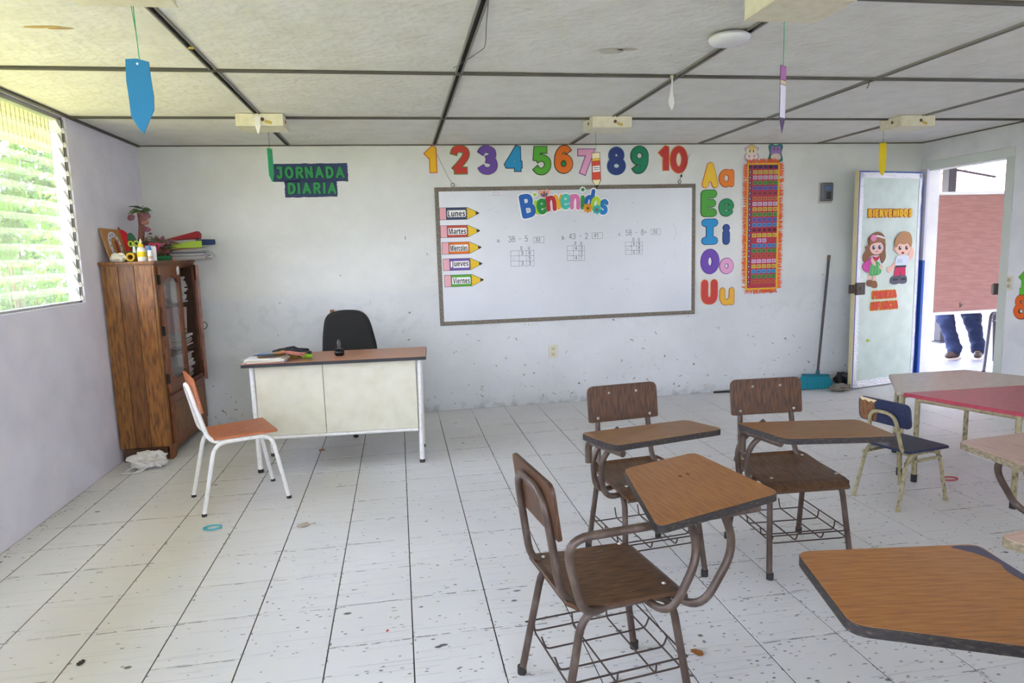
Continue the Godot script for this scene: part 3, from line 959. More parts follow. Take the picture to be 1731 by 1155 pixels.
func whiteboard_material() -> StandardMaterial3D:
	var wd := 2.38
	var ht := 1.16
	var w := 2000
	var h := int(w * ht / wd)
	var s := w / wd
	var f := FastNoiseLite.new()
	f.seed = 61; f.frequency = 0.006; f.fractal_octaves = 4
	var d := f.get_image(500, h / 4).get_data()
	var out := PackedByteArray()
	out.resize(500 * (h / 4) * 3)
	for i in 500 * (h / 4):
		var g := 0.828 + (d[i] / 255.0 - 0.5) * 0.03
		out[i * 3] = int((g - 0.012) * 255); out[i * 3 + 1] = int(g * 255); out[i * 3 + 2] = int((g + 0.012) * 255)
	var im := Image.create_from_data(500, h / 4, false, Image.FORMAT_RGB8, out)
	im.resize(w, h, Image.INTERPOLATE_CUBIC)
	var k := col("454b53")
	# positions in metres from the lower left corner of the white surface at (2.445, 0.825)
	var o := Vector2(2.445, 0.825)
	var sums := [
		["a.", 2.955, "38 - 5", 3.06, 1.525, [3.29, 1.51, 0.098, 0.055], "33", [3.075, 1.305, 0.215, 0.14], ["3", "8", "5", "3", "3"]],
		["b.", 3.56, "43 - 2", 3.625, 1.535, [3.845, 1.535, 0.1, 0.055], "41", [3.605, 1.34, 0.165, 0.135], ["4", "3", "2", "4", "1"]],
		["c.", 4.10, "58 - 8=", 4.17, 1.555, [4.42, 1.555, 0.09, 0.055], "50", [4.165, 1.38, 0.165, 0.115], ["5", "8", "8", "5", "0"]]]
	for q in sums:
		write(im, q[0], q[1] - o.x, q[4] - o.y, 0.035, k, s)
		write(im, q[2], q[3] - o.x, q[4] - o.y, 0.05, k, s, 0.16)
		var b: Array = q[5]
		var p := Vector2(b[0], b[1]) - o
		for e in [[Vector2(0, 0), Vector2(b[2], 0)], [Vector2(b[2], 0), Vector2(b[2], b[3])], [Vector2(b[2], b[3]), Vector2(0, b[3] - 0.004)], [Vector2(0, b[3] - 0.004), Vector2(0, 0)]]: pen(im, (p + e[0]) * s, (p + e[1]) * s, k)
		write(im, q[6], p.x + 0.02, p.y + 0.012, 0.032, k, s, 0.25)
		var g: Array = q[7]
		var c := Vector2(g[0], g[1]) - o
		for i in 4:
			pen(im, (c + Vector2(g[2] * [0, 0.36, 0.68, 1.0][i], 0)) * s, (c + Vector2(g[2] * [0, 0.36, 0.68, 1.0][i], g[3])) * s, k)
			pen(im, (c + Vector2(0, g[3] * i / 3.0)) * s, (c + Vector2(g[2], g[3] * i / 3.0 - 0.003)) * s, k)
		var hh: float = g[3] * 0.22
		write(im, "D", c.x + g[2] * 0.44, c.y + g[3] + 0.008, 0.027, k, s)
		write(im, "U", c.x + g[2] * 0.76, c.y + g[3] + 0.008, 0.027, k, s)
		write(im, "-", c.x + g[2] * 0.1, c.y + g[3] * 0.36, hh, k, s)
		write(im, q[8][0], c.x + g[2] * 0.46, c.y + g[3] * 0.72, hh, k, s)
		write(im, q[8][1], c.x + g[2] * 0.78, c.y + g[3] * 0.72, hh, k, s)
		write(im, q[8][2], c.x + g[2] * 0.78, c.y + g[3] * 0.39, hh, k, s)
		write(im, q[8][3], c.x + g[2] * 0.46, c.y + g[3] * 0.06, hh, k, s)
		write(im, q[8][4], c.x + g[2] * 0.78, c.y + g[3] * 0.06, hh, k, s)
	var red := col("c98a8c")
	for e in [[2.93, 1.965, 2.95, 1.968], [2.965, 1.965, 2.985, 1.96], [2.93, 1.945, 2.955, 1.942], [2.965, 1.94, 2.985, 1.945]]: pen(im, (Vector2(e[0], e[1]) - o) * s, (Vector2(e[2], e[3]) - o) * s, red, 3)
	var r := RandomNumberGenerator.new()
	r.seed = 12
	for i in 90:      # leftover ticks and half-wiped marks
		var p := Vector2(r.randf_range(0.45, 2.3), r.randf_range(0.03, 1.1)) * s
		pen(im, p, p + Vector2(r.randf_range(-14, 14), r.randf_range(-10, 10)), im.get_pixel(int(p.x), int(p.y)).darkened(r.randf_range(0.03, 0.28)), 2 if i % 3 else 3)
	for e in [[4.63, 1.66, 4.665, 1.60], [4.665, 1.60, 4.665, 1.54], [4.665, 1.54, 4.64, 1.50], [4.15, 1.145, 4.2, 1.15], [2.87, 1.805, 2.9, 1.82], [2.91, 1.82, 2.935, 1.835]]: pen(im, (Vector2(e[0], e[1]) - o) * s, (Vector2(e[2], e[3]) - o) * s, col("b4b8bc"), 3)
	var m := mat(Color.WHITE, 0.28)
	m.albedo_texture = ImageTexture.create_from_image(im)
	m.uv1_scale = Vector3(1.0 / wd, 1.0 / ht, 1)
	return m


func whiteboard() -> void:
	var t := thing("whiteboard", "large framed whiteboard with sums in faint pen, hung on the rear wall", "whiteboard", Vector3(2.41, 0.79, 0.0))
	put("surface", MB.new().prism(pv([0, 0, 2.38, 0, 2.38, 1.16, 0, 1.16]), 0.004, 0.0175, wall_xf(0.035, 0.035, 0)), whiteboard_material(), t)
	var fm := noisy(noise_tex(0.03, [[0.0, col("5c5448")], [0.6, col("746b5c")], [1.0, col("8a8172")]], 4, 71), Vector3(2, 2, 2), 0.55)
	for q in [[0, 0, 2.45, 0.036], [0, 1.194, 2.45, 0.036], [0, 0.036, 0.036, 1.158], [2.414, 0.036, 0.036, 1.158]]:
		put("frame_rail", bx(Vector3(q[0] + q[2] / 2, q[1] + q[3] / 2, 0.011), Vector3(q[2], q[3], 0.019), 0.003), fm, t)
	for x in [0.164, 2.293]:
		var ring := []
		for i in 14: ring.append(Vector3(x + 0.014 * cos(TAU * i / 14), 1.25 + 0.016 * sin(TAU * i / 14), 0.014))
		put("hanging_ring", MB.new().tube(ring, 0.003, 6, false, true), M.rail, t)
	put("hanging_wire", MB.new().tube([Vector3(0.164, 1.262, 0.014), Vector3(0.13, 1.31, 0.012), Vector3(0.03, 1.53, 0.006)], 0.0016, 5), M.rail, t)
	put("hanging_wire", MB.new().tube([Vector3(2.293, 1.262, 0.014), Vector3(2.305, 1.3, 0.014), Vector3(2.395, 1.505, 0.012)], 0.0016, 5), M.rail, t)
	put("wire_knot", MB.new().ball(Vector3(2.31, 1.305, 0.012), Vector3(0.01, 0.014, 0.006), 6, 4), M.black, t)
	# the days of the week, on pencils cut from card
	var z := 0.0215
	var days := [["Lunes", 2.436, 1.738, "3f4a66"], ["Martes", 2.438, 1.582, "c0503c"], ["Miercoles", 2.446, 1.434, "e0711f"], ["Jueves", 2.449, 1.288, "6e55a0"], ["Viernes", 2.456, 1.142, "57a436"]]
	var names := ["navy", "red", "orange", "purple", "green"]
	var nth := ["topmost", "second from the top", "middle one", "second from the bottom", "lowest"]
	for i in 5:
		var q = days[i]
		var p := thing("pencil_cutout", "%s card pencil lettered %s, %s of the five weekdays" % [names[i], q[0], nth[i]], "pencil cutout", Vector3(q[1] + 0.011, q[2], z), 0.0, "weekday pencils on the whiteboard")
		var hh := 0.102
		var ol := pv([-0.003, -0.003, 0.245, -0.003, 0.352, 0.048, 0.352, 0.056, 0.245, hh + 0.003, -0.003, hh + 0.003])
		put("outline", MB.new().prism(ol, 0.0, 0.002), M.black, p)
		put("eraser", MB.new().prism(round_poly(pv([0, 0, 0.056, 0, 0.056, hh, 0, hh]), [0.006, 0, 0, 0.006]), 0.001, 0.0035), tint("e3a8ae"), p)
		var wav := pv([0.06, 0.0, 0.238, 0.0])
		for k in 7: wav.append(Vector2(0.238 + (0.006 if k % 2 else -0.002), 0.012 + 0.013 * k))
		wav.append(Vector2(0.238, hh)); wav.append(Vector2(0.06, hh))
		put("body", MB.new().prism(wav, 0.001, 0.0035), tint(q[3]), p)
		var wd := pv([0.242, 0.0, 0.322, 0.036, 0.322, 0.066, 0.242, hh])
		for k in 7: wd.append(Vector2(0.242 + (0.006 if k % 2 else -0.002), hh - 0.012 - 0.013 * k))
		put("wood_tip", MB.new().prism(wd, 0.001, 0.0035), tint("e6c22e"), p)
		put("lead", MB.new().prism(pv([0.323, 0.037, 0.35, 0.05, 0.35, 0.054, 0.323, 0.066]), 0.001, 0.0036), tint("2c2624"), p)
		var lab := put("name_plate", MB.new().prism(rrect(0.166, 0.06, 0.01), 0.003, 0.0045, wall_xf(0.149, 0.051, 0)), M.paper, p)
		lab.name = "name_plate"
		var tm := TextMesh.new()
		var sf := SystemFont.new()
		sf.font_names = PackedStringArray(["Droid Sans"])
		sf.font_weight = 700
		tm.font = sf
		tm.font_size = 48
		tm.text = q[0]
		tm.depth = 0.0015
		tm.pixel_size = 0.00125
		var bb := tm.get_aabb()
		var tx := put("lettering", tm, M.black, p)
		var sc := minf(1.0, 0.152 / bb.size.x)
		tx.scale = Vector3(sc, 1.12, 1)
		tx.position = Vector3(0.149 - bb.get_center().x * sc, 0.051 - bb.get_center().y * 1.12, 0.005)
	welcome_sign(z)


func welcome_sign(z: float) -> void:
	# «Bienvenidos», letters of coloured foam on a white card that follows their outline
	var t := thing("welcome_sign", "colourful foam sign reading Bienvenidos on the whiteboard", "sign", Vector3(3.187, 1.74, z))
	# [letter, centre x, middle of the small letters y, height, half stroke, colour, tilt]
	var ls := [["B", 0.056, 0.105, 0.172, 0.0225, "1d5fae", 0.16], ["i", 0.134, 0.092, 0.178, 0.0155, "a8cf2c", 0.12], ["e", 0.188, 0.097, 0.178, 0.0175, "168a3e", 0.1], ["n", 0.274, 0.121, 0.178, 0.0175, "b5283a", 0.07], ["v", 0.345, 0.133, 0.178, 0.0165, "eeb422", 0.02], ["e", 0.409, 0.136, 0.178, 0.017, "46bfae", 0.0], ["n", 0.498, 0.131, 0.178, 0.0175, "d873a8", -0.02], ["i", 0.567, 0.13, 0.178, 0.0165, "178a3e", -0.03], ["d", 0.63, 0.13, 0.15, 0.0175, "1d5fae", -0.16], ["o", 0.693, 0.108, 0.178, 0.0175, "b2d432", -0.12], ["s", 0.768, 0.083, 0.182, 0.018, "1c78b8", -0.18]]
	var card := MB.new()
	var spots := []
	for l in ls:
		var wd := 0.9 if l[0] == "B" else 0.65
		var off := Vector2(glyph_width(l[0]) * l[3] * wd * 0.5, l[3] * (0.5 if l[0] == "B" else 0.3)).rotated(l[6])
		spots.append(Vector2(l[1], l[2]) - off)
	for i in ls.size():
		var l = ls[i]
		glyph_mb(l[0], spots[i], l[3], l[4] + 0.012, 0.0, 0.003, Transform3D.IDENTITY, 0.9 if l[0] == "B" else 0.65, false, l[6], card)
	put("card", card, M.paper, t)
	for i in ls.size():
		var l = ls[i]
		put("letter", glyph_mb(l[0], spots[i], l[3], l[4], 0.003, 0.009 + 0.0007 * (i % 4), Transform3D.IDENTITY, 0.9 if l[0] == "B" else 0.65, false, l[6]), tint(l[5]), t)
	var bf := put("butterfly", MB.new().prism(ellipse(0.185, 0.212, 0.022, 0.036, 16, 0.45), 0.009, 0.013).prism(ellipse(0.232, 0.217, 0.022, 0.036, 16, -0.45), 0.009, 0.013), tint("e7a383"), t)
	put("wing_marking", MB.new().prism(ellipse(0.19, 0.199, 0.01, 0.018, 12, 0.45), 0.012, 0.0145).prism(ellipse(0.228, 0.203, 0.01, 0.018, 12, -0.45), 0.012, 0.0145), tint("58608f"), bf)
	put("butterfly_body", MB.new().strokes([pv([0.208, 0.182, 0.209, 0.227])], 0.006, 0.012, 0.016), tint("7a3d34"), bf)
	for q in [[0.615, 0.075, "e89a22", "7a6840"], [0.703, 0.06, "3ab2ac", "a06a3c"]]:
		var pet := MB.new()
		for a in 8: pet.prism(ellipse(q[0] + 0.026 * cos(TAU * a / 8), q[1] + 0.026 * sin(TAU * a / 8), 0.019, 0.012, 12, TAU * a / 8), 0.01, 0.014)
		var fl := put("flower", pet, tint(q[2]), t)
		put("flower_centre", MB.new().ball(Vector3(q[0], q[1], 0.014), Vector3(0.012, 0.012, 0.006), 10, 6), tint(q[3]), fl)


# ---------------------------------------------------------------- chart and animals
func syllable_chart() -> void:
	var t := thing("syllable_chart", "tall red syllable chart with yellow border and orange paper fringe", "chart", Vector3(5.39, 1.005, 0.002))
	var w := 0.325
	var h := 1.195
	var im := Image.create(330, 1200, false, Image.FORMAT_RGB8)
	im.fill(col("a83040"))
	var pal := ["4a2d60", "d8c050", "d8b8d0", "58a048", "5a68c0", "a03848", "d07848", "d8c0e0", "e0b848", "58a048", "5a68c0", "3890d0", "7c1838", "e0c040", "d0b0e0", "3890d0", "4c9848", "c05038", "e0b8e0", "e0c048", "3898d8", "4c9848", "d06038"]
	var r := RandomNumberGenerator.new()
	r.seed = 3
	for row in 23:
		var y := 1200 - 52 - row * 50
		var first := col("402a5c")
		im.fill_rect(Rect2i(12, y + 6, 34, 34), first)
		im.fill_rect(Rect2i(22, y + 14, 12, 18), col("c8a0b0") if row > 0 else first)
		for c in 5:
			if row == 14 and (c == 0 or c > 2): continue
			var cell := col(pal[row])
			var x := 58 + c * 54
			im.fill_rect(Rect2i(x, y + 5, 44, 36), cell)
			im.fill_rect(Rect2i(x + 1, y + 6, 42, 34), cell.darkened(0.05))
			for k in 2:
				im.fill_rect(Rect2i(x + 9 + k * 14, y + 13, 9, 18), cell.darkened(0.62))
				im.fill_rect(Rect2i(x + 12 + k * 14, y + 17, 3, 5 + r.randi_range(0, 5)), cell)
	var m := mat(Color.WHITE, 0.6)
	m.albedo_texture = ImageTexture.create_from_image(im)
	m.uv1_scale = Vector3(1.0 / w, 1.0 / h, 1)
	put("sheet", MB.new().prism(pv([0, 0, w, 0, w, h, 0, h]), 0.0, 0.006), m, t)
	var ym := tint("e3b52e")
	for q in [[-0.006, -0.006, w + 0.012, 0.016], [-0.006, h - 0.01, w + 0.012, 0.016], [-0.006, 0.01, 0.016, h - 0.02], [w - 0.01, 0.01, 0.016, h - 0.02]]:
		put("border_strip", bx(Vector3(q[0] + q[2] / 2, q[1] + q[3] / 2, 0.007), Vector3(q[2], q[3], 0.006), 0.001), ym, t)
	var fr := MB.new()
	for k in 620:
		var e := r.randf() * 2.0 * (w + h)
		var p: Vector2
		var d: Vector2
		if e < h: p = Vector2(0, e); d = Vector2(-1, 0)
		elif e < 2 * h: p = Vector2(w, e - h); d = Vector2(1, 0)
		elif e < 2 * h + w: p = Vector2(e - 2 * h, 0); d = Vector2(0, -1)
		else: p = Vector2(e - 2 * h - w, h); d = Vector2(0, 1)
		d = d.rotated(r.randfn(0, 0.3))
		var s := Vector2(-d.y, d.x) * 0.004
		var l := r.randf_range(0.035, 0.052)
		var z0 := r.randf_range(0.002, 0.006)
		var z1 := r.randf_range(0.002, 0.024)
		var a := Vector3(p.x, p.y, z0)
		var b := Vector3(p.x + d.x * l, p.y + d.y * l, z1)
		var mid := (a + b) * 0.5 + Vector3(0, 0, r.randf_range(0.0, 0.01))
		var o := Vector3(s.x, s.y, 0)
		fr.quad(a - o, a + o, mid + o, mid - o, Vector3.BACK)
		fr.quad(mid - o, mid + o, b + o * 0.5, b - o * 0.5, Vector3.BACK)
	var fm := noisy(noise_tex(0.05, [[0.0, col("d64a24")], [0.5, col("ea6a3a")], [1.0, col("f08a60")]], 3, 81), Vector3(5, 5, 5), 0.8)
	tag(put("paper_fringe", fr, fm, t), "", "", "", "stuff")
	# a calf and a hippopotamus, cut from card
	var c := thing("animal_cutout", "small cream calf face cut from card above the chart's left corner", "cutout", Vector3(5.43, 2.305, 0.001))
	put("outline", MB.new().prism(smooth2(pv([-0.075, -0.03, -0.06, -0.075, 0, -0.085, 0.06, -0.075, 0.078, -0.03, 0.055, 0.0, 0.075, 0.04, 0.04, 0.06, 0.0, 0.078, -0.04, 0.06, -0.075, 0.04, -0.055, 0.0])), 0.0, 0.003), tint("b3a8b8"), c)
	put("face", MB.new().prism(smooth2(pv([-0.045, -0.02, -0.052, 0.03, -0.03, 0.05, 0, 0.068, 0.03, 0.05, 0.052, 0.03, 0.045, -0.02])), 0.001, 0.005), tint("e4d8b4"), c)
	put("forelock", MB.new().prism(smooth2(pv([-0.03, 0.035, -0.02, 0.06, 0.0, 0.072, 0.02, 0.06, 0.03, 0.035, 0.0, 0.02])), 0.003, 0.007), tint("e0be6a"), c)
	put("muzzle", MB.new().prism(ellipse(0, -0.04, 0.063, 0.036), 0.003, 0.0075), tint("ecdcd8"), c)
	for q in [ellipse(-0.026, -0.035, 0.012, 0.014), ellipse(0.026, -0.035, 0.012, 0.014)]: put("nostril", MB.new().prism(q, 0.006, 0.0085), tint("c7a0a4"), c)
	for q in [ellipse(-0.018, 0.012, 0.005, 0.012), ellipse(0.018, 0.012, 0.005, 0.012)]: put("eye", MB.new().prism(q, 0.004, 0.0062), M.black, c)
	var hp := thing("animal_cutout", "small purple hippo face on a teal card above the chart's right corner", "cutout", Vector3(5.678, 2.3, 0.001))
	put("card", MB.new().prism(smooth2(pv([-0.07, -0.08, -0.062, 0.0, -0.075, 0.06, -0.05, 0.085, 0, 0.072, 0.05, 0.085, 0.075, 0.06, 0.062, 0.0, 0.07, -0.08])), 0.0, 0.003), tint("2f7a74"), hp)
	put("head", MB.new().prism(smooth2(pv([-0.045, -0.02, -0.05, 0.04, -0.04, 0.065, 0, 0.055, 0.04, 0.065, 0.05, 0.04, 0.045, -0.02])), 0.002, 0.006), tint("9a76b4"), hp)
	put("muzzle", MB.new().prism(ellipse(0, -0.04, 0.052, 0.036), 0.004, 0.008), tint("dccabc"), hp)
	for q in [ellipse(-0.02, 0.035, 0.005, 0.009), ellipse(0.02, 0.035, 0.005, 0.009)]: put("eye", MB.new().prism(q, 0.005, 0.0075), M.black, hp)


func wall_fittings() -> void:
	var t := thing("wall_box", "grey wall box with a dark panel, right of the syllable chart", "wall box", Vector3(6.21, 1.923, 0.0))
	put("back_plate", bx(Vector3(0.0, -0.005, 0.005), Vector3(0.145, 0.2, 0.01), 0.002), tint("c9c4ba"), t)
	put("housing", bx(Vector3(0.0, 0.0, 0.03), Vector3(0.12, 0.175, 0.045), 0.008), tint("63676c", 0.5), t)
	put("screen", bx(Vector3(0.005, 0.035, 0.054), Vector3(0.06, 0.035, 0.006), 0.002), tint("5a74a8", 0.3), t)
	put("reader", bx(Vector3(0.005, -0.035, 0.056), Vector3(0.05, 0.07, 0.012), 0.004), tint("2c2d30", 0.4), t)
	var pl := tint("d2ccb2", 0.5)
	var o := thing("power_outlet", "cream double power outlet low on the wall under the whiteboard", "outlet", Vector3(3.455, 0.497, 0.0))
	put("plate", MB.new().prism(rrect(0.085, 0.122, 0.008), 0.0, 0.007, Transform3D.IDENTITY, 0.002), pl, o)
	for y in [-0.026, 0.026]:
		var s := put("socket", MB.new().prism(rrect(0.036, 0.03, 0.01), 0.006, 0.011, wall_xf(0, y, 0), 0.001), tint("c4bda2", 0.5), o)
		put("slot", bx(Vector3(-0.008, y + 0.003, 0.0112), Vector3(0.003, 0.01, 0.001)).box(Vector3(0.008, y + 0.003, 0.0112), Vector3(0.003, 0.01, 0.001)).box(Vector3(0, y - 0.008, 0.0112), Vector3(0.004, 0.004, 0.001)), M.dark, s)
	var sw := thing("power_outlet", "small cream wall outlet just right of the doorway", "outlet", Vector3(W, 1.042, 1.078), -PI / 2)
	put("plate", MB.new().prism(rrect(0.06, 0.118, 0.006), 0.0, 0.008, Transform3D.IDENTITY, 0.002), pl, sw)
	for y in [-0.025, 0.025]: put("socket", MB.new().prism(ellipse(0, y, 0.016, 0.018, 14), 0.007, 0.011), tint("a8a18c", 0.5), sw)


# ---------------------------------------------------------------- materials of furniture
func wood(a: String, b: String, c: String, scale: Vector3, rough: float, sd: int) -> StandardMaterial3D:
	return noisy(noise_tex(0.018, [[0.0, col(a)], [0.45, col(b)], [1.0, col(c)]], 5, sd), scale, rough)

func more_materials() -> void:
	M.laminate = wood("79491f", "915f2f", "a2723c", Vector3(0.9, 6, 9), 0.38, 201)
	M.laminate_pink = wood("9c7c6c", "b39484", "c0a496", Vector3(0.9, 6, 9), 0.4, 202)
	M.laminate_red = wood("684426", "80582f", "946c46", Vector3(0.9, 6, 9), 0.34, 203)
	M.ply = wood("2c1a0e", "4a2e1a", "684526", Vector3(7, 1.1, 7), 0.45, 204)
	M.ply_seat = wood("351f12", "573b25", "715234", Vector3(6, 6, 1.2), 0.42, 205)
	M.edge = noisy(noise_tex(0.05, [[0.0, col("1a1716")], [0.6, col("2e2825")], [0.82, col("463e37")], [1.0, col("8a8070")]], 3, 206), Vector3(1.6, 4, 1.6), 0.7)
	M.edge_pale = noisy(noise_tex(0.05, [[0.0, col("5c5242")], [0.5, col("7c7058")], [1.0, col("a2967a")]], 3, 207), Vector3(1.6, 4, 1.6), 0.7)
	M.tube = noisy(noise_tex(0.02, [[0.0, col("44352c")], [0.45, col("54443a")], [0.8, col("66574c")], [1.0, col("80746a")]], 3, 208), Vector3(1.3, 0.9, 1.3), 0.42)
	M.tube.metallic = 0.25
	M.tube_cream = noisy(noise_tex(0.04, [[0.0, col("4c3a28")], [0.2, col("6a5a40")], [0.36, col("978c68")], [1.0, col("b0a680")]], 4, 209), Vector3(1.6, 0.9, 1.6), 0.5)
	M.rubber = mat(col("2a2624"), 0.7)
	M.wire = mat(col("4a3c34"), 0.5, 0.3)
	M.rivet = mat(col("b9b4aa"), 0.35, 0.7)
	M.tube_white = noisy(noise_tex(0.03, [[0.0, col("cfccc4")], [0.3, col("e6e4de")], [1.0, col("f0eeea")]], 4, 210), Vector3(2, 2, 2), 0.4)
	M.oak = wood("a0522c", "b8683c", "c67a4c", Vector3(6, 6, 1.0), 0.4, 211)


func worn_patch(poly: PackedVector2Array, m: Material, t: Node3D, xf: Transform3D, called := "worn_patch") -> void:
	put(called, MB.new().prism(poly, 0.0, 0.0006, xf, 0.0, false), m, t)


# a tablet-arm desk, sitter facing +z, tablet carried on the sitter's right (-x)
func make_student_desk(label: String, top: Material, edge: Material, at: Vector3, turn: float, quad: Array, full_arm := true, ty := 0.69) -> Node3D:
	var t := thing("student_desk", label, "school desk", at, turn, "tablet-arm student desks")
	var r := 0.0125
	# side frames: rear leg, rail under the seat, front leg
	for s in [-1.0, 1.0]:
		put("leg_frame", MB.new().tube(fillet([Vector3(s * 0.185, 0.012, -0.215), Vector3(s * 0.165, 0.4, -0.135), Vector3(s * 0.165, 0.4, 0.155), Vector3(s * 0.19, 0.012, 0.215)], 0.075, 6), r, 10), M.tube, t)
		for z in [-0.215, 0.215]:
			put("foot", MB.new().lathe([Vector2(0, 0), Vector2(0.0155, 0), Vector2(0.0155, 0.028), Vector2(0.0125, 0.03)], 10, Transform3D(Basis.IDENTITY, Vector3(s * 0.187, 0, z))), M.rubber, t)
	# back hoop: out from under the seat, up and over
	put("back_hoop", MB.new().tube(fillet([Vector3(-0.14, 0.405, 0.1), Vector3(-0.14, 0.405, -0.185), Vector3(-0.125, 0.755, -0.235), Vector3(0.125, 0.755, -0.235), Vector3(0.14, 0.405, -0.185), Vector3(0.14, 0.405, 0.1)], 0.085, 6), r, 10), M.tube, t)
	# seat of moulded ply: dished, its front edge rolled down
	var prof := [[-0.185, 0.436], [-0.16, 0.427], [-0.05, 0.418], [0.08, 0.416], [0.15, 0.413], [0.185, 0.407], [0.203, 0.398], [0.21, 0.388]]
	var mb := MB.new()
	var half := func(z: float) -> float: return 0.185 - (0.022 if z < -0.175 else 0.0) - (0.012 if z > 0.2 else 0.0)
	for i in prof.size() - 1:
		var a = prof[i]
		var b = prof[i + 1]
		var ha: float = half.call(a[0])
		var hb: float = half.call(b[0])
		mb.quad(Vector3(-ha, a[1], a[0]), Vector3(ha, a[1], a[0]), Vector3(hb, b[1], b[0]), Vector3(-hb, b[1], b[0]), Vector3(0, 1, 0.3))
		mb.quad(Vector3(-ha, a[1] - 0.012, a[0] - 0.001), Vector3(ha, a[1] - 0.012, a[0] - 0.001), Vector3(hb, b[1] - 0.012, b[0] - 0.008 * (i / 6.0)), Vector3(-hb, b[1] - 0.012, b[0] - 0.008 * (i / 6.0)), Vector3(0, -1, -0.3))
		for s in [-1.0, 1.0]:
			mb.quad(Vector3(s * ha, a[1], a[0]), Vector3(s * ha, a[1] - 0.012, a[0]), Vector3(s * hb, b[1] - 0.012, b[0]), Vector3(s * hb, b[1], b[0]), Vector3(s, 0, 0))
	mb.quad(Vector3(-0.163, 0.438, -0.185), Vector3(0.163, 0.438, -0.185), Vector3(0.163, 0.426, -0.185), Vector3(-0.163, 0.426, -0.185), Vector3(0, 0, -1))
	mb.quad(Vector3(-0.173, 0.388, 0.21), Vector3(0.173, 0.388, 0.21), Vector3(0.173, 0.378, 0.202), Vector3(-0.173, 0.378, 0.202), Vector3(0, -1, 0.2))
	var seat := put("seat", mb, M.ply_seat, t)
	for q in [[-0.15, -0.14], [0.15, -0.14], [-0.15, 0.14], [0.15, 0.14]]:
		put("rivet", MB.new().ball(Vector3(q[0], 0.4275, q[1]), Vector3(0.008, 0.003, 0.008), 8, 4), M.rivet, seat)
	# backrest: slightly curved ply, rounded top corners
	var bk := MB.new()
	var bp := round_poly(pv([-0.18, 0.0, 0.18, 0.0, 0.18, 0.172, -0.18, 0.172]), [0.012, 0.012, 0.035, 0.035], 5)
	var bxf := Transform3D(Basis(Vector3.RIGHT, -0.13), Vector3(0, 0.625, -0.203))
	bk.prism(bp, -0.006, 0.006, bxf, 0.002)
	var back := put("backrest", bk, M.ply, t)
	for q in [[-0.07, 0.135], [0.07, 0.135], [-0.135, 0.02], [0.135, 0.02]]:
		put("rivet", MB.new().ball(bxf * Vector3(q[0], q[1], 0.007), Vector3(0.008, 0.008, 0.004), 8, 4), M.rivet, back)
	# tablet
	var poly := round_poly(pv(quad), 0.035, 5)
	var flat := Transform3D(Basis(Vector3(1, 0, 0), Vector3(0, 0, 1), Vector3(0, 1, 0)), Vector3(0, ty, 0))
	var tb := put("tabletop", MB.new().prism(poly, -0.002, 0.0, flat), top, t)
	var out := Geometry2D.offset_polygon(poly, 0.002)[0]
	put("edge_band", MB.new().prism(out, -0.024, -0.0012, flat, 0.002), edge, tb)
	# arm: from under the seat, up behind the sitter's right, forward under the tablet; on some desks only its bent end is left
	if full_arm:
		put("arm", MB.new().tube(fillet([Vector3(-0.155, 0.405, -0.02), Vector3(-0.21, 0.405, -0.15), Vector3(-0.225, ty - 0.037, -0.215), Vector3(-0.225, ty - 0.037, 0.42)], 0.085, 7), r, 10), M.tube, t)
	else:
		var e: Vector2 = Vector2(quad[6], quad[7])
		put("arm", MB.new().tube(fillet([Vector3(e.x + 0.035, ty - 0.13, e.y + 0.0), Vector3(e.x + 0.035, ty - 0.036, e.y), Vector3(e.x + 0.09, ty - 0.036, e.y + 0.22)], 0.04, 6), 0.0145, 10), M.tube, t)
	# two props from under the seat, out and up to the tablet
	for q in [[0.02, 0.05, 0.0], [0.115, 0.14, 0.0]] if not full_arm else [[0.06, 0.1, 0.09], [0.14, 0.2, 0.11]]:
		put("tablet_prop", MB.new().tube(fillet([Vector3(-0.10, 0.398, q[0]), Vector3(-0.255, 0.38, q[1]), Vector3(-0.27, ty - 0.12, q[1] + q[2]), Vector3(-0.15, ty - 0.024, q[1] + q[2] + 0.02)], 0.075, 7), r, 10), M.tube, t)
	# wire book rack
	var wr := MB.new()
	var w := 0.0032
	var y0 := 0.155
	for x in [-0.172, -0.06, 0.06, 0.172]: wr.tube(fillet([Vector3(x, 0.2 if absf(x) < 0.1 else y0 + 0.03, -0.185), Vector3(x, y0, -0.17), Vector3(x, y0, 0.19), Vector3(x, y0 + 0.035, 0.205)], 0.015, 3), w, 5)
	for z in [-0.17, -0.03, 0.1, 0.19]: wr.tube(fillet([Vector3(-0.178, y0 + 0.035, z), Vector3(-0.172, y0 - 0.004, z), Vector3(0.172, y0 - 0.004, z), Vector3(0.178, y0 + 0.035, z)], 0.015, 3), w, 5)
	wr.tube([Vector3(-0.18, y0 + 0.035, -0.2), Vector3(-0.18, y0 + 0.035, 0.205)], w, 5)
	wr.tube([Vector3(0.18, y0 + 0.035, -0.2), Vector3(0.18, y0 + 0.035, 0.205)], w, 5)
	wr.tube([Vector3(-0.18, y0 + 0.035, 0.205), Vector3(0.18, y0 + 0.035, 0.205)], w, 5)
	put("book_rack", wr, M.wire, t)
	return t


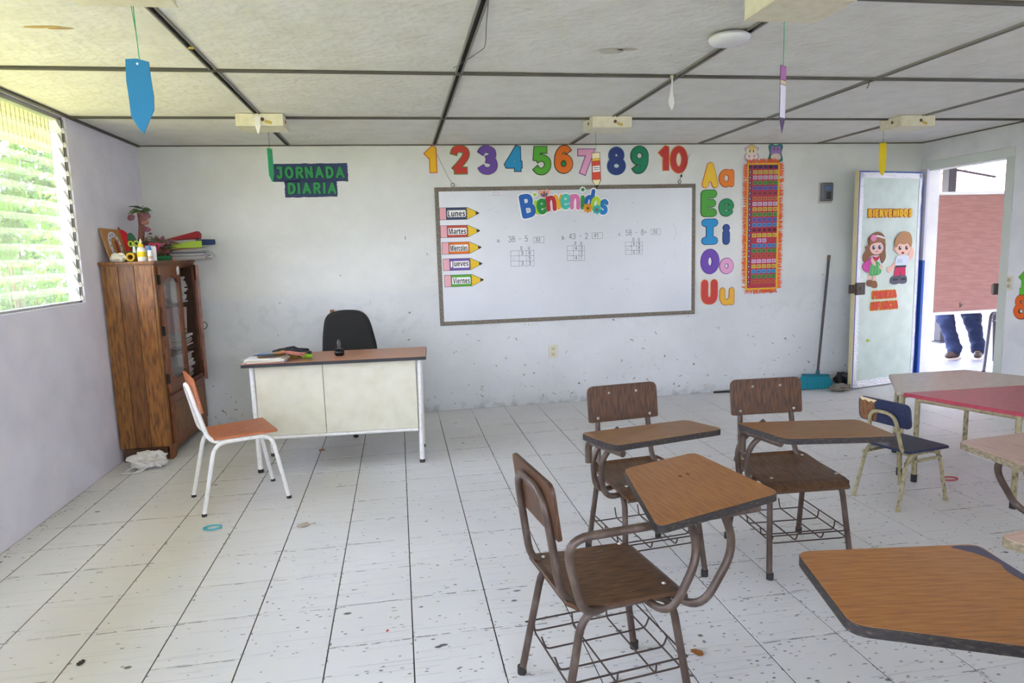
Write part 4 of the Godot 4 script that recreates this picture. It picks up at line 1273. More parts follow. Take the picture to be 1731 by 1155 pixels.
func student_desks() -> void:
	var a := make_student_desk("nearest student desk in full view, orange brown tablet with black chipped edge", M.laminate, M.edge, Vector3(2.645, 0, 4.155), deg_to_rad(98), [0.158, 0.164, 0.229, 0.487, -0.224, 0.498, -0.314, 0.026])
	make_student_desk("student desk left of the pair below the syllable chart, tablet over its seat", M.laminate_red, M.edge, Vector3(3.11, 0, 3.295), deg_to_rad(6), [0.143, 0.13, 0.205, 0.32, -0.307, 0.38, -0.365, 0.16], false)
	make_student_desk("student desk right of the pair, glossy tablet reflecting the doorway", M.laminate_red, M.edge, Vector3(3.775, 0, 3.375), deg_to_rad(-3), [0.19, 0.217, 0.183, 0.484, -0.246, 0.43, -0.328, 0.155], false)
	var d := make_student_desk("student desk whose broad orange brown tablet fills the lower right corner", M.laminate, M.edge, Vector3(3.13, 0, 5.2), deg_to_rad(170.2), [0.255, 0.16, 0.23, 0.485, -0.225, 0.5, -0.2, 0.02])
	# the two at the right edge are copies of the first with worn pinkish tablets
	for q in [["student desk at the right edge, only the corner of its pinkish tablet showing", Vector3(3.815, 0, 5.168), 188.0], ["student desk with a worn pinkish tablet at the right edge, near the red table", Vector3(4.56, 0, 4.25), -95.0]]:
		var e := copy(a, q[0], q[1], deg_to_rad(q[2]))
		var tb: MeshInstance3D = e.get_node("tabletop")
		tb.material_override = M.laminate_pink
		(tb.get_node("edge_band") as MeshInstance3D).material_override = M.edge_pale
	# places where the laminate has come off
	var flat := Transform3D(Basis(Vector3(1, 0, 0), Vector3(0, 0, 1), Vector3(0, 1, 0)), Vector3(0, 0.69, 0))
	worn_patch(smooth2(pv([-0.219, 0.3, -0.2, 0.31, -0.195, 0.36, -0.205, 0.4, -0.185, 0.45, -0.15, 0.487, -0.205, 0.489, -0.218, 0.46])), tint("4a4658"), d.get_node("tabletop"), flat)
	worn_patch(smooth2(pv([-0.209, 0.12, -0.196, 0.14, -0.201, 0.18, -0.194, 0.22, -0.211, 0.24])), tint("4a4658"), d.get_node("tabletop"), flat)
	for p in [[0.02, 0.3, 0.009, 0.006], [0.03, 0.335, 0.012, 0.004]]: worn_patch(ellipse(p[0], p[1], p[2], p[3], 10), tint("5a3420"), a.get_node("tabletop"), flat, "knot")


# a child's chair or a plain school chair: side frames, hoop, seat, back; faces +z
func make_chair(called: String, label: String, at: Vector3, turn: float, sc: Vector3, tube: Material, seatm: Material, r: float, feet: bool) -> Node3D:
	var t := thing(called, label, "chair", at, turn)
	var sy := sc.y
	var hx := sc.x / 2
	var hz := sc.z / 2
	for s in [-1.0, 1.0]:
		put("leg_frame", MB.new().tube(fillet([Vector3(s * hx, 0.008, -hz), Vector3(s * hx * 0.9, sy - 0.02, -hz * 0.62), Vector3(s * hx * 0.9, sy - 0.02, hz * 0.7), Vector3(s * hx, 0.008, hz)], 0.07, 6), r, 10), tube, t)
		for z in [-hz, hz]:
			put("foot", MB.new().lathe([Vector2(0, 0), Vector2(r + 0.002, 0), Vector2(r + 0.002, 0.014), Vector2(r, 0.016)], 10, Transform3D(Basis.IDENTITY, Vector3(s * hx, 0, z))), M.rubber if feet else tube, t)
	return t


func chairs() -> void:
	# the white chair
	var t := make_chair("school_chair", "white tubular chair with orange wood seat beside the teacher's desk", Vector3(1.04, 0, 1.935), deg_to_rad(113.6), Vector3(0.385, 0.425, 0.475), M.tube_white, M.oak, 0.0125, true)
	put("back_hoop", MB.new().tube(fillet([Vector3(-0.15, 0.405, 0.06), Vector3(-0.15, 0.405, -0.17), Vector3(-0.075, 0.735, -0.245), Vector3(0.075, 0.735, -0.245), Vector3(0.15, 0.405, -0.17), Vector3(0.15, 0.405, 0.06)], 0.07, 7), 0.0125, 10), M.tube_white, t)
	var flat := Transform3D(Basis(Vector3(1, 0, 0), Vector3(0, 0, 1), Vector3(0, 1, 0)), Vector3(0, 0.42, 0))
	put("seat", MB.new().prism(round_poly(pv([-0.165, -0.155, 0.165, -0.155, 0.19, 0.205, -0.19, 0.205]), [0.03, 0.03, 0.02, 0.02]), 0.0, 0.013, flat, 0.003), M.oak, t)
	put("backrest", MB.new().prism(round_poly(pv([-0.18, 0.0, 0.18, 0.0, 0.18, 0.21, -0.18, 0.21]), 0.02), -0.006, 0.006, Transform3D(Basis(Vector3.RIGHT, -0.17), Vector3(0, 0.585, -0.195)), 0.002), M.oak, t)
	put("paint_chip", MB.new().ball(Vector3(-0.183, 0.2, 0.203), Vector3(0.006, 0.012, 0.006), 6, 4), M.black, t)
	# the small blue chair
	var b := make_chair("child_chair", "small blue chair with chipped paint by the red and white tables", Vector3(4.78, 0, 2.875), deg_to_rad(103.3), Vector3(0.275, 0.315, 0.375), M.tube_cream, null, 0.0105, false)
	put("back_hoop", MB.new().tube(fillet([Vector3(-0.1, 0.29, 0.08), Vector3(-0.105, 0.29, -0.13), Vector3(-0.075, 0.515, -0.165), Vector3(0.075, 0.515, -0.165), Vector3(0.105, 0.29, -0.13), Vector3(0.1, 0.29, 0.08)], 0.06, 7), 0.0105, 10), M.tube_cream, b)
	put("stretcher", MB.new().tube([Vector3(-0.13, 0.255, -0.14), Vector3(-0.13, 0.255, 0.14)], 0.009, 8).tube([Vector3(0.13, 0.255, -0.14), Vector3(0.13, 0.255, 0.14)], 0.009, 8).tube([Vector3(-0.13, 0.28, 0.13), Vector3(0.13, 0.28, 0.13)], 0.008, 8), M.tube_cream, b)
	var navy := noisy(noise_tex(0.03, [[0.0, col("161c33")], [0.6, col("202a4c")], [1.0, col("2c3a62")]], 4, 220), Vector3(3, 3, 3), 0.28)
	var flat2 := Transform3D(Basis(Vector3(1, 0, 0), Vector3(0, 0, 1), Vector3(0, 1, 0)), Vector3(0, 0.306, 0))
	put("seat", MB.new().prism(round_poly(pv([-0.14, -0.13, 0.14, -0.13, 0.16, 0.175, -0.16, 0.175]), [0.03, 0.03, 0.025, 0.025]), 0.0, 0.012, flat2, 0.003), navy, b)
	var bxf := Transform3D(Basis(Vector3.RIGHT, -0.12), Vector3(0, 0.445, -0.14))
	var rest := put("backrest", MB.new().prism(round_poly(pv([-0.16, 0.0, 0.16, 0.0, 0.155, 0.135, -0.155, 0.135]), 0.035), -0.006, 0.006, bxf, 0.002), navy, b)
	put("bare_wood", MB.new().prism(round_poly(pv([0.05, 0.005, 0.152, 0.005, 0.15, 0.13, 0.035, 0.13, 0.06, 0.1, 0.04, 0.06]), [0.0, 0.03, 0.03, 0, 0, 0]), -0.0055, -0.0068, bxf, 0.0, false), wood("5c3a20", "7a5230", "8c6440", Vector3(5, 2, 5), 0.6, 221), rest)
	put("peeled_edge", MB.new().prism(pv([0.04, 0.127, 0.06, 0.112, 0.075, 0.119, 0.09, 0.108, 0.11, 0.12, 0.128, 0.112, 0.145, 0.122, 0.14, 0.133]), -0.006, -0.0076, bxf, 0.0, false), tint("d8c8a0"), rest)
	# half-hexagon tables pushed together
	for q in [["white", 1.0, "half hexagon table with a white top, nearer the doorway"], ["red", -1.0, "half hexagon table with a red top, pushed against the white one"]]:
		var zz: float = q[1]
		var h := thing("group_table", q[2], "table", Vector3(5.575, 0, 2.605 if zz > 0 else 2.615), deg_to_rad(-1.5), "half hexagon tables")
		var top := pv([-0.6, -0.004 * zz, 0.6, -0.004 * zz, 0.31, -0.515 * zz, -0.27, -0.515 * zz])
		if zz < 0: top = pv([-0.585, 0.012, 0.615, 0.012, 0.34, 0.6, -0.36, 0.6])
		var f3 := Transform3D(Basis(Vector3(1, 0, 0), Vector3(0, 0, 1), Vector3(0, 1, 0)), Vector3(0, 0.515, 0))
		var tm: StandardMaterial3D = noisy(noise_tex(0.02, [[0.0, col("b3a69a")], [1.0, col("c9beb2")]], 4, 230), Vector3(2, 2, 2), 0.3) if zz > 0 else noisy(noise_tex(0.02, [[0.0, col("a03848")], [1.0, col("b84a58")]], 4, 231), Vector3(2, 2, 2), 0.32)
		put("tabletop", MB.new().prism(round_poly(top, 0.015, 3), 0.0, 0.02, f3, 0.003), tm, h)
		var s := -zz
		var inner := [[-0.53, s * 0.045], [0.53, s * 0.045], [0.29, s * 0.46], [-0.245, s * 0.46]] if zz > 0 else [[-0.53, 0.07], [0.555, 0.07], [0.31, 0.55], [-0.33, 0.55]]
		for k in 4:
			var p = inner[k]
			var n = inner[(k + 1) % 4]
			put("apron_rail", MB.new().tube([Vector3(p[0], 0.5, p[1]), Vector3(n[0], 0.5, n[1])], 0.014, 8), M.tube_cream, h)
			put("leg", MB.new().tube([Vector3(p[0], 0.51, p[1]), Vector3(p[0], 0.03, p[1])], 0.015, 10), M.tube_cream, h)
			put("foot", MB.new().lathe([Vector2(0, 0), Vector2(0.017, 0), Vector2(0.017, 0.045), Vector2(0.015, 0.047)], 10, Transform3D(Basis.IDENTITY, Vector3(p[0], 0, p[1]))), M.rubber, h)
	# the teacher's desk
	var d := thing("teacher_desk", "white metal teacher's desk with a wood top edged in black", "desk", Vector3(1.62, 0, 1.305), deg_to_rad(-2.9))
	var f4 := Transform3D(Basis(Vector3(1, 0, 0), Vector3(0, 0, 1), Vector3(0, 1, 0)), Vector3(0, 0.733, 0))
	var top2 := round_poly(pv([-0.603, -0.245, 0.603, -0.245, 0.603, 0.245, -0.603, 0.245]), 0.012, 3)
	var dt := put("desktop", MB.new().prism(top2, 0.002, 0.0225, f4, 0.001), wood("9a6444", "b07a58", "bd8a68", Vector3(1.0, 6, 8), 0.4, 240), d)
	put("edge_band", MB.new().prism(Geometry2D.offset_polygon(top2, 0.003)[0], 0.0, 0.021, f4, 0.002), tint("26282c", 0.5), dt)
	var pm := noisy(noise_tex(0.012, [[0.0, col("ccc7ae")], [0.5, col("d4cfb8")], [1.0, col("d9d5c1")]], 4, 241), Vector3(1, 1, 1), 0.45)
	put("front_panel", bx(Vector3(-0.31, 0.4925, 0.19), Vector3(0.438, 0.48, 0.012), 0.002), pm, d)
	put("front_panel", bx(Vector3(0.222, 0.4925, 0.19), Vector3(0.618, 0.48, 0.012), 0.002), pm, d)
	for s in [-1, 1]: put("side_panel", bx(Vector3(s * 0.515, 0.5, -0.02), Vector3(0.012, 0.42, 0.4), 0.002), pm, d)
	put("bottom_rail", MB.new().tube([Vector3(-0.53, 0.24, 0.19), Vector3(0.53, 0.24, 0.19)], 0.012, 8), M.tube_white, d)
	put("drawer_unit", bx(Vector3(-0.36, 0.6, -0.03), Vector3(0.28, 0.24, 0.38), 0.004), pm, d)
	for q in [[-0.555, 0.17], [0.555, 0.17], [-0.555, -0.19], [0.555, -0.19]]:
		put("leg", MB.new().tube([Vector3(q[0], 0.735, q[1]), Vector3(q[0] * 0.985, 0.02, q[1] * 1.05)], 0.017, 12), M.tube_white, d)
		put("foot", MB.new().lathe([Vector2(0, 0), Vector2(0.019, 0), Vector2(0.019, 0.022), Vector2(0.017, 0.024)], 10, Transform3D(Basis.IDENTITY, Vector3(q[0] * 0.985, 0, q[1] * 1.05))), M.rubber, d)
	# the office chair behind it
	var o := thing("office_chair", "black office chair behind the teacher's desk", "office chair", Vector3(1.64, 0, 0.47))
	var fab := noisy(noise_tex(0.2, [[0.0, col("1c1c1c")], [1.0, col("2e2d2b")]], 2, 250), Vector3(6, 6, 6), 0.95)
	var bpoly := smooth2(pv([-0.2, 0.56, -0.215, 0.68, -0.195, 0.86, -0.165, 0.945, -0.09, 0.978, 0.02, 0.984, 0.11, 0.965, 0.165, 0.9, 0.2, 0.76, 0.215, 0.66, 0.2, 0.56]))
	put("backrest", MB.new().prism(bpoly, -0.01, 0.05, Transform3D(Basis(Vector3.RIGHT, 0.06), Vector3(0, 0.03, 0.02)), 0.02), fab, o)
	put("seat", MB.new().prism(rrect(0.44, 0.4, 0.09, 6), 0.0, 0.07, Transform3D(Basis(Vector3(1, 0, 0), Vector3(0, 0, 1), Vector3(0, 1, 0)), Vector3(0, 0.42, -0.17)), 0.02), fab, o)
	put("back_bracket", MB.new().tube(fillet([Vector3(0, 0.42, -0.1), Vector3(0, 0.42, 0.08), Vector3(0, 0.65, 0.085)], 0.05, 5), 0.018, 8, true, false), M.black, o)
	put("gas_column", MB.new().tube([Vector3(0, 0.42, 0), Vector3(0, 0.1, 0)], 0.025, 10), M.black, o)
	for k in 5:
		var a := TAU * k / 5.0 + 1.5
		var e := Vector3(cos(a) * 0.27, 0.075, sin(a) * 0.27)
		var arm := put("base_arm", MB.new().tube([Vector3(0, 0.1, 0), e], [0.022, 0.014], 8), M.black, o)
		put("caster", MB.new().lathe([Vector2(0, -0.018), Vector2(0.022, -0.018), Vector2(0.027, 0), Vector2(0.022, 0.018), Vector2(0, 0.018)], 12, Transform3D(Basis(Vector3.FORWARD, PI / 2), Vector3(e.x, 0.028, e.z))), M.rubber, arm)
	var pk := put("wood_plank", bx(Vector3.ZERO, Vector3(0.034, 0.99, 0.02), 0.003), wood("6a4424", "8a5c34", "9c6c40", Vector3(8, 1, 8), 0.6, 251))
	pk.position = Vector3(1.452, 0.488, 0.075)
	pk.rotation = Vector3(-0.105, 0, -0.03)
	tag(pk, "thin brown wood plank leaning on the wall behind the office chair", "plank")


# ---------------------------------------------------------------- the bookcase, its books and the clutter on it
func door_frame(w: float, h: float) -> MB:
	# a frame with an opening that is arched in an ogee at the top and cut the same way at the foot; hinge edge at x = 0
	var o := pv([0, 0, w, 0, w, h, 0, h])
	var arch := [Vector2(0.055, 0.11), Vector2(0.055, h - 0.13), Vector2(0.075, h - 0.122), Vector2(0.09, h - 0.105), Vector2(0.11, h - 0.095), Vector2(w / 2 - 0.05, h - 0.085), Vector2(w / 2, h - 0.075), Vector2(w / 2 + 0.05, h - 0.085), Vector2(w - 0.11, h - 0.095), Vector2(w - 0.09, h - 0.105), Vector2(w - 0.075, h - 0.122), Vector2(w - 0.055, h - 0.13), Vector2(w - 0.055, 0.11)]
	for q in [Vector2(w - 0.095, 0.09), Vector2(w / 2 + 0.05, 0.08), Vector2(w / 2, 0.075), Vector2(w / 2 - 0.05, 0.08), Vector2(0.095, 0.09)]: arch.append(q)
	var mb := MB.new()
	# rails and stiles as strips between the outline and the opening
	var k := arch.size()
	var outer := []
	for p in arch:
		var d: Vector2 = p - Vector2(w / 2, h / 2)
		var f := minf((w / 2) / maxf(absf(d.x), 1e-6), (h / 2) / maxf(absf(d.y), 1e-6))
		outer.append(Vector2(w / 2, h / 2) + d * f)
	for i in k:
		var j := (i + 1) % k
		var a: Vector2 = arch[i]
		var b: Vector2 = arch[j]
		var c: Vector2 = outer[j]
		var d: Vector2 = outer[i]
		for z in [0.0, 0.02]:
			mb.quad(Vector3(a.x, a.y, z), Vector3(b.x, b.y, z), Vector3(c.x, c.y, z), Vector3(d.x, d.y, z), Vector3(0, 0, z - 0.01))
			# the corner between two sides of the outline
			if absf(c.x - d.x) > 1e-4 and absf(c.y - d.y) > 1e-4:
				var cn := Vector2(c.x if absf(c.x) < 1e-4 or absf(c.x - w) < 1e-4 else d.x, c.y if absf(c.y) < 1e-4 or absf(c.y - h) < 1e-4 else d.y)
				mb.flat(Vector3(c.x, c.y, z), Vector3(cn.x, cn.y, z), Vector3(d.x, d.y, z), Vector3(0, 0, z - 0.01))
		mb.quad(Vector3(a.x, a.y, 0), Vector3(b.x, b.y, 0), Vector3(b.x, b.y, 0.02), Vector3(a.x, a.y, 0.02), Vector3(w / 2 - a.x, h / 2 - a.y, 0))
	for q in [[Vector3(0, 0, 0), Vector3(0, h, 0), Vector3(-1, 0, 0)], [Vector3(w, 0, 0), Vector3(w, h, 0), Vector3(1, 0, 0)], [Vector3(0, 0, 0), Vector3(w, 0, 0), Vector3(0, -1, 0)], [Vector3(0, h, 0), Vector3(w, h, 0), Vector3(0, 1, 0)]]:
		mb.quad(q[0], q[1], q[1] + Vector3(0, 0, 0.02), q[0] + Vector3(0, 0, 0.02), q[2])
	return mb


func bookcase() -> void:
	var t := thing("bookcase", "tall brown wooden bookcase with glazed doors in the left corner", "bookcase", Vector3(0.012, 0, 0))
	var w1 := wood("46260c", "7a4e20", "94662c", Vector3(4, 0.7, 4), 0.42, 301)
	var w2 := wood("4e2c10", "845222", "a07034", Vector3(4, 0.7, 4), 0.42, 302)
	var w3 := wood("40240c", "6a401a", "825424", Vector3(4, 0.7, 4), 0.42, 303)
	var red := wood("54280f", "7a4322", "8e5632", Vector3(4, 0.8, 4), 0.4, 304)
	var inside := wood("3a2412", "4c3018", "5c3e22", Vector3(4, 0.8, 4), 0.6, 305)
	var zf := 0.98
	var edges := [0.0, 0.108, 0.213, 0.328]
	for k in 3:      # the near side: three upright boards
		var a: float = edges[k] + (0.0012 if k > 0 else 0.0)
		var b: float = edges[k + 1] - 0.0012
		put("plank", bx(Vector3((a + b) / 2, 0.767, zf - 0.009 - 0.0012 * (k % 2)), Vector3(b - a, 1.325, 0.018), 0.0015), [w1, w3, w2][k], t)
	put("front_stile", bx(Vector3(0.337, 0.767, zf - 0.022), Vector3(0.018, 1.325, 0.044), 0.002), w1, t)
	put("top_board", bx(Vector3(0.168, 1.44, zf / 2 + 0.004), Vector3(0.372, 0.02, zf + 0.016), 0.003), w2, t)
	put("top_moulding", bx(Vector3(0.168, 1.425, zf - 0.002), Vector3(0.35, 0.012, 0.012), 0.002), w3, t)
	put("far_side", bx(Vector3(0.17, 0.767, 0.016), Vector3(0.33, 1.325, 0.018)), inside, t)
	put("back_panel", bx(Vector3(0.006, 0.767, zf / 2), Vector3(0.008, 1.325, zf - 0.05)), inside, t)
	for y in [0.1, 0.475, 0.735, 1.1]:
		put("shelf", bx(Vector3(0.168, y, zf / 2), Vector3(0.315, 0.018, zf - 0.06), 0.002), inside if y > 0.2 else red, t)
	put("header_rail", bx(Vector3(0.338, 1.41, zf / 2), Vector3(0.016, 0.04, zf - 0.05), 0.002), red, t)
	put("waist_rail", bx(Vector3(0.338, 0.478, zf / 2), Vector3(0.016, 0.03, zf - 0.05), 0.002), red, t)
	put("far_stile", bx(Vector3(0.337, 0.767, 0.028), Vector3(0.018, 1.325, 0.036), 0.002), red, t)
	# plinth with a shaped skirt
	put("plinth", bx(Vector3(0.16, 0.05, zf - 0.025), Vector3(0.30, 0.1, 0.02), 0.002), inside, t)
	put("skirt", MB.new().prism(smooth2(pv([0.0, 0.0, 0.07, 0.0, 0.11, 0.035, 0.2, 0.055, 0.7, 0.055, 0.82, 0.035, 0.86, 0.0, 0.93, 0.0]), false, 3) + pv([0.93, 0.105, 0.0, 0.105]), -0.009, 0.009, Transform3D(Basis(Vector3(0, 0, -1), Vector3.UP, Vector3(1, 0, 0)), Vector3(0.335, 0, zf - 0.02))), red, t)
	# doors: closed one by the camera, the far one ajar; below them two panelled doors
	for q in [[0.93, PI / 2, 0.455, "closed"], [0.045, -PI / 2 + 0.31, 0.395, "ajar"]]:
		var h := 0.915
		var dn := put("glazed_door", door_frame(q[2], h), red, t)
		dn.position = Vector3(0.347, 0.495, q[0])
		var ajar: bool = q[3] == "ajar"
		put("pane", bx(Vector3(q[2] / 2, h / 2, 0.006), Vector3(q[2] - 0.07, h - 0.1, 0.003)), M.cab_glass, dn)
		if ajar:
			dn.basis = Basis(Vector3(sin(0.31), 0, cos(0.31)), Vector3.UP, Vector3(cos(0.31), 0, -sin(0.31)) * -1.0)
			dn.position.x += 0.02
			var rg := []
			for k in 12: rg.append(Vector3(q[2] - 0.03, h * 0.47 + 0.028 * sin(PI * k / 11.0 - PI / 2), -0.002 - 0.028 * cos(PI * k / 11.0 - PI / 2)))
			put("pull_handle", MB.new().tube(rg, 0.004, 6), M.rail, dn)
		else:
			dn.basis = Basis(Vector3(0, 0, -1), Vector3.UP, Vector3(1, 0, 0))
			put("paper_tag", MB.new().prism(round_poly(pv([0.375, 0.84, 0.43, 0.85, 0.43, 0.905, 0.4, 0.912, 0.37, 0.895]), 0.006), 0.02, 0.022), M.paper, dn)
			var rg := []
			for k in 10: rg.append(Vector3(q[2] - 0.03, h * 0.44 + 0.02 * sin(PI * k / 9.0 - PI / 2), 0.022 + 0.02 * cos(PI * k / 9.0 - PI / 2)))
			put("pull_handle", MB.new().tube(rg, 0.0035, 6), M.rail, dn)
			for y in [0.1, 0.45, 0.82]: put("hinge", bx(Vector3(-0.006, y, 0.01), Vector3(0.014, 0.07, 0.022), 0.002), M.dark, dn)
	for q in [[0.7, 0.45], [0.265, 0.42]]:
		var dr := put("lower_door", bx(Vector3(0.352, 0.287, q[0]), Vector3(0.018, 0.355, q[1] - 0.008), 0.003), red, t)
		put("door_panel", bx(Vector3(0.361, 0.287, q[0]), Vector3(0.008, 0.24, q[1] - 0.13), 0.003), w1, dr)
		put("ring_pull", MB.new().tube([Vector3(0.363, 0.34, q[0] + (-0.18 if q[0] > 0.5 else 0.17)), Vector3(0.378, 0.33, q[0] + (-0.18 if q[0] > 0.5 else 0.17)), Vector3(0.378, 0.29, q[0] + (-0.18 if q[0] > 0.5 else 0.17)), Vector3(0.363, 0.28, q[0] + (-0.18 if q[0] > 0.5 else 0.17))], 0.004, 6), M.rail, dr)
	books()
	clutter()


var book_shapes := {}
func book(label: String, group: String, at: Vector3, size: Vector3, turn: Vector3, cover: Material) -> Node3D:
	var t := thing("book", label, "book", at, 0.0, group)
	t.rotation = turn
	var s := size
	put("cover", MB.new().box(Vector3(0, s.y * 0.06, 0), Vector3(s.x, s.y * 0.12, s.z)).box(Vector3(0, s.y * 0.94, 0), Vector3(s.x, s.y * 0.12, s.z)).box(Vector3(-s.x * 0.485, s.y / 2, 0), Vector3(s.x * 0.03, s.y * 0.8, s.z)), cover, t)
	put("pages", bx(Vector3(s.x * 0.01, s.y / 2, 0), Vector3(s.x * 0.94, s.y * 0.76, s.z * 0.97)), M.pages, t)
	return t

const ORD := ["lowest", "second", "third", "fourth", "fifth", "sixth", "seventh", "eighth", "ninth", "tenth", "eleventh", "twelfth", "thirteenth", "fourteenth", "fifteenth", "sixteenth", "seventeenth"]

func books() -> void:
	M.pages = mat(col("e6e3dc"), 0.85)
	var r := RandomNumberGenerator.new()
	r.seed = 8
	var pal := ["e4e2e0", "d8d4dc", "eceae8", "b8b0c8", "dcd8d0", "c8c8d4", "8a2c34", "5c7a3c", "3a4a78", "e0dcd8"]
	# [shelf words, x, z, y, count, thickness, width, depth, palette start]
	var stacks := [["top shelf stack behind the closed door", 0.2, 0.72, 1.1105, 16, 0.0125, 0.2, 0.27], ["top shelf stack in the open gap", 0.232, 0.285, 1.1105, 17, 0.0122, 0.19, 0.25], ["middle shelf stack behind the closed door", 0.19, 0.70, 0.7455, 9, 0.0125, 0.2, 0.26], ["middle shelf stack in the open gap", 0.23, 0.285, 0.7455, 7, 0.0145, 0.2, 0.27],
		["lowest shelf stack behind the closed door", 0.19, 0.74, 0.495, 15, 0.0125, 0.2, 0.26], ["lowest shelf stack in the open gap", 0.225, 0.28, 0.495, 14, 0.014, 0.2, 0.26]]
	for si in stacks.size():
		var s = stacks[si]
		var y: float = s[3]
		for k in s[4]:
			var th: float = s[5] * r.randf_range(0.75, 1.2)
			var red: bool = (si == 3 and k < 5) or (si == 2 and k < 2)
			var cv: String = ["8a2c34", "b4303c", "d8d4d0", "6c8a3c", "3a3438", "cfd2da"][k % 6] if red else pal[r.randi_range(0, 5)]
			var nth: String = "topmost" if k == s[4] - 1 else ORD[k] + (" from the bottom" if k > 0 else "")
			book("%s book, %s, %s" % [{"8a2c34": "dark red", "b4303c": "red", "6c8a3c": "green", "3a3438": "black"}.get(cv, "pale"), nth, s[0]], "books stacked in the bookcase", Vector3(s[1] + r.randf_range(-0.014, 0.012), y, s[2] + r.randf_range(-0.012, 0.012)), Vector3(s[6] * r.randf_range(0.9, 1.05), th, s[7] * r.randf_range(0.85, 1.05)), Vector3(0, r.randf_range(-0.12, 0.12), 0), tint(cv))
			y += th + 0.0003
	# two leaning books with bright covers in the open gap
	for q in [["tall book with a pink and white cover leaning in the open gap", 0.245, 0.31, "d8a8a8", 0.42], ["tall pale book leaning beside the pink one in the open gap", 0.24, 0.25, "d4ccc0", 0.40]]:
		var b := book(q[0], "", Vector3(q[1], 0.968, q[2]), Vector3(0.17, 0.018, 0.21), Vector3.ZERO, tint(q[3]))
		b.basis = Basis(Vector3.RIGHT, -PI / 2 - q[4] * 0.6)


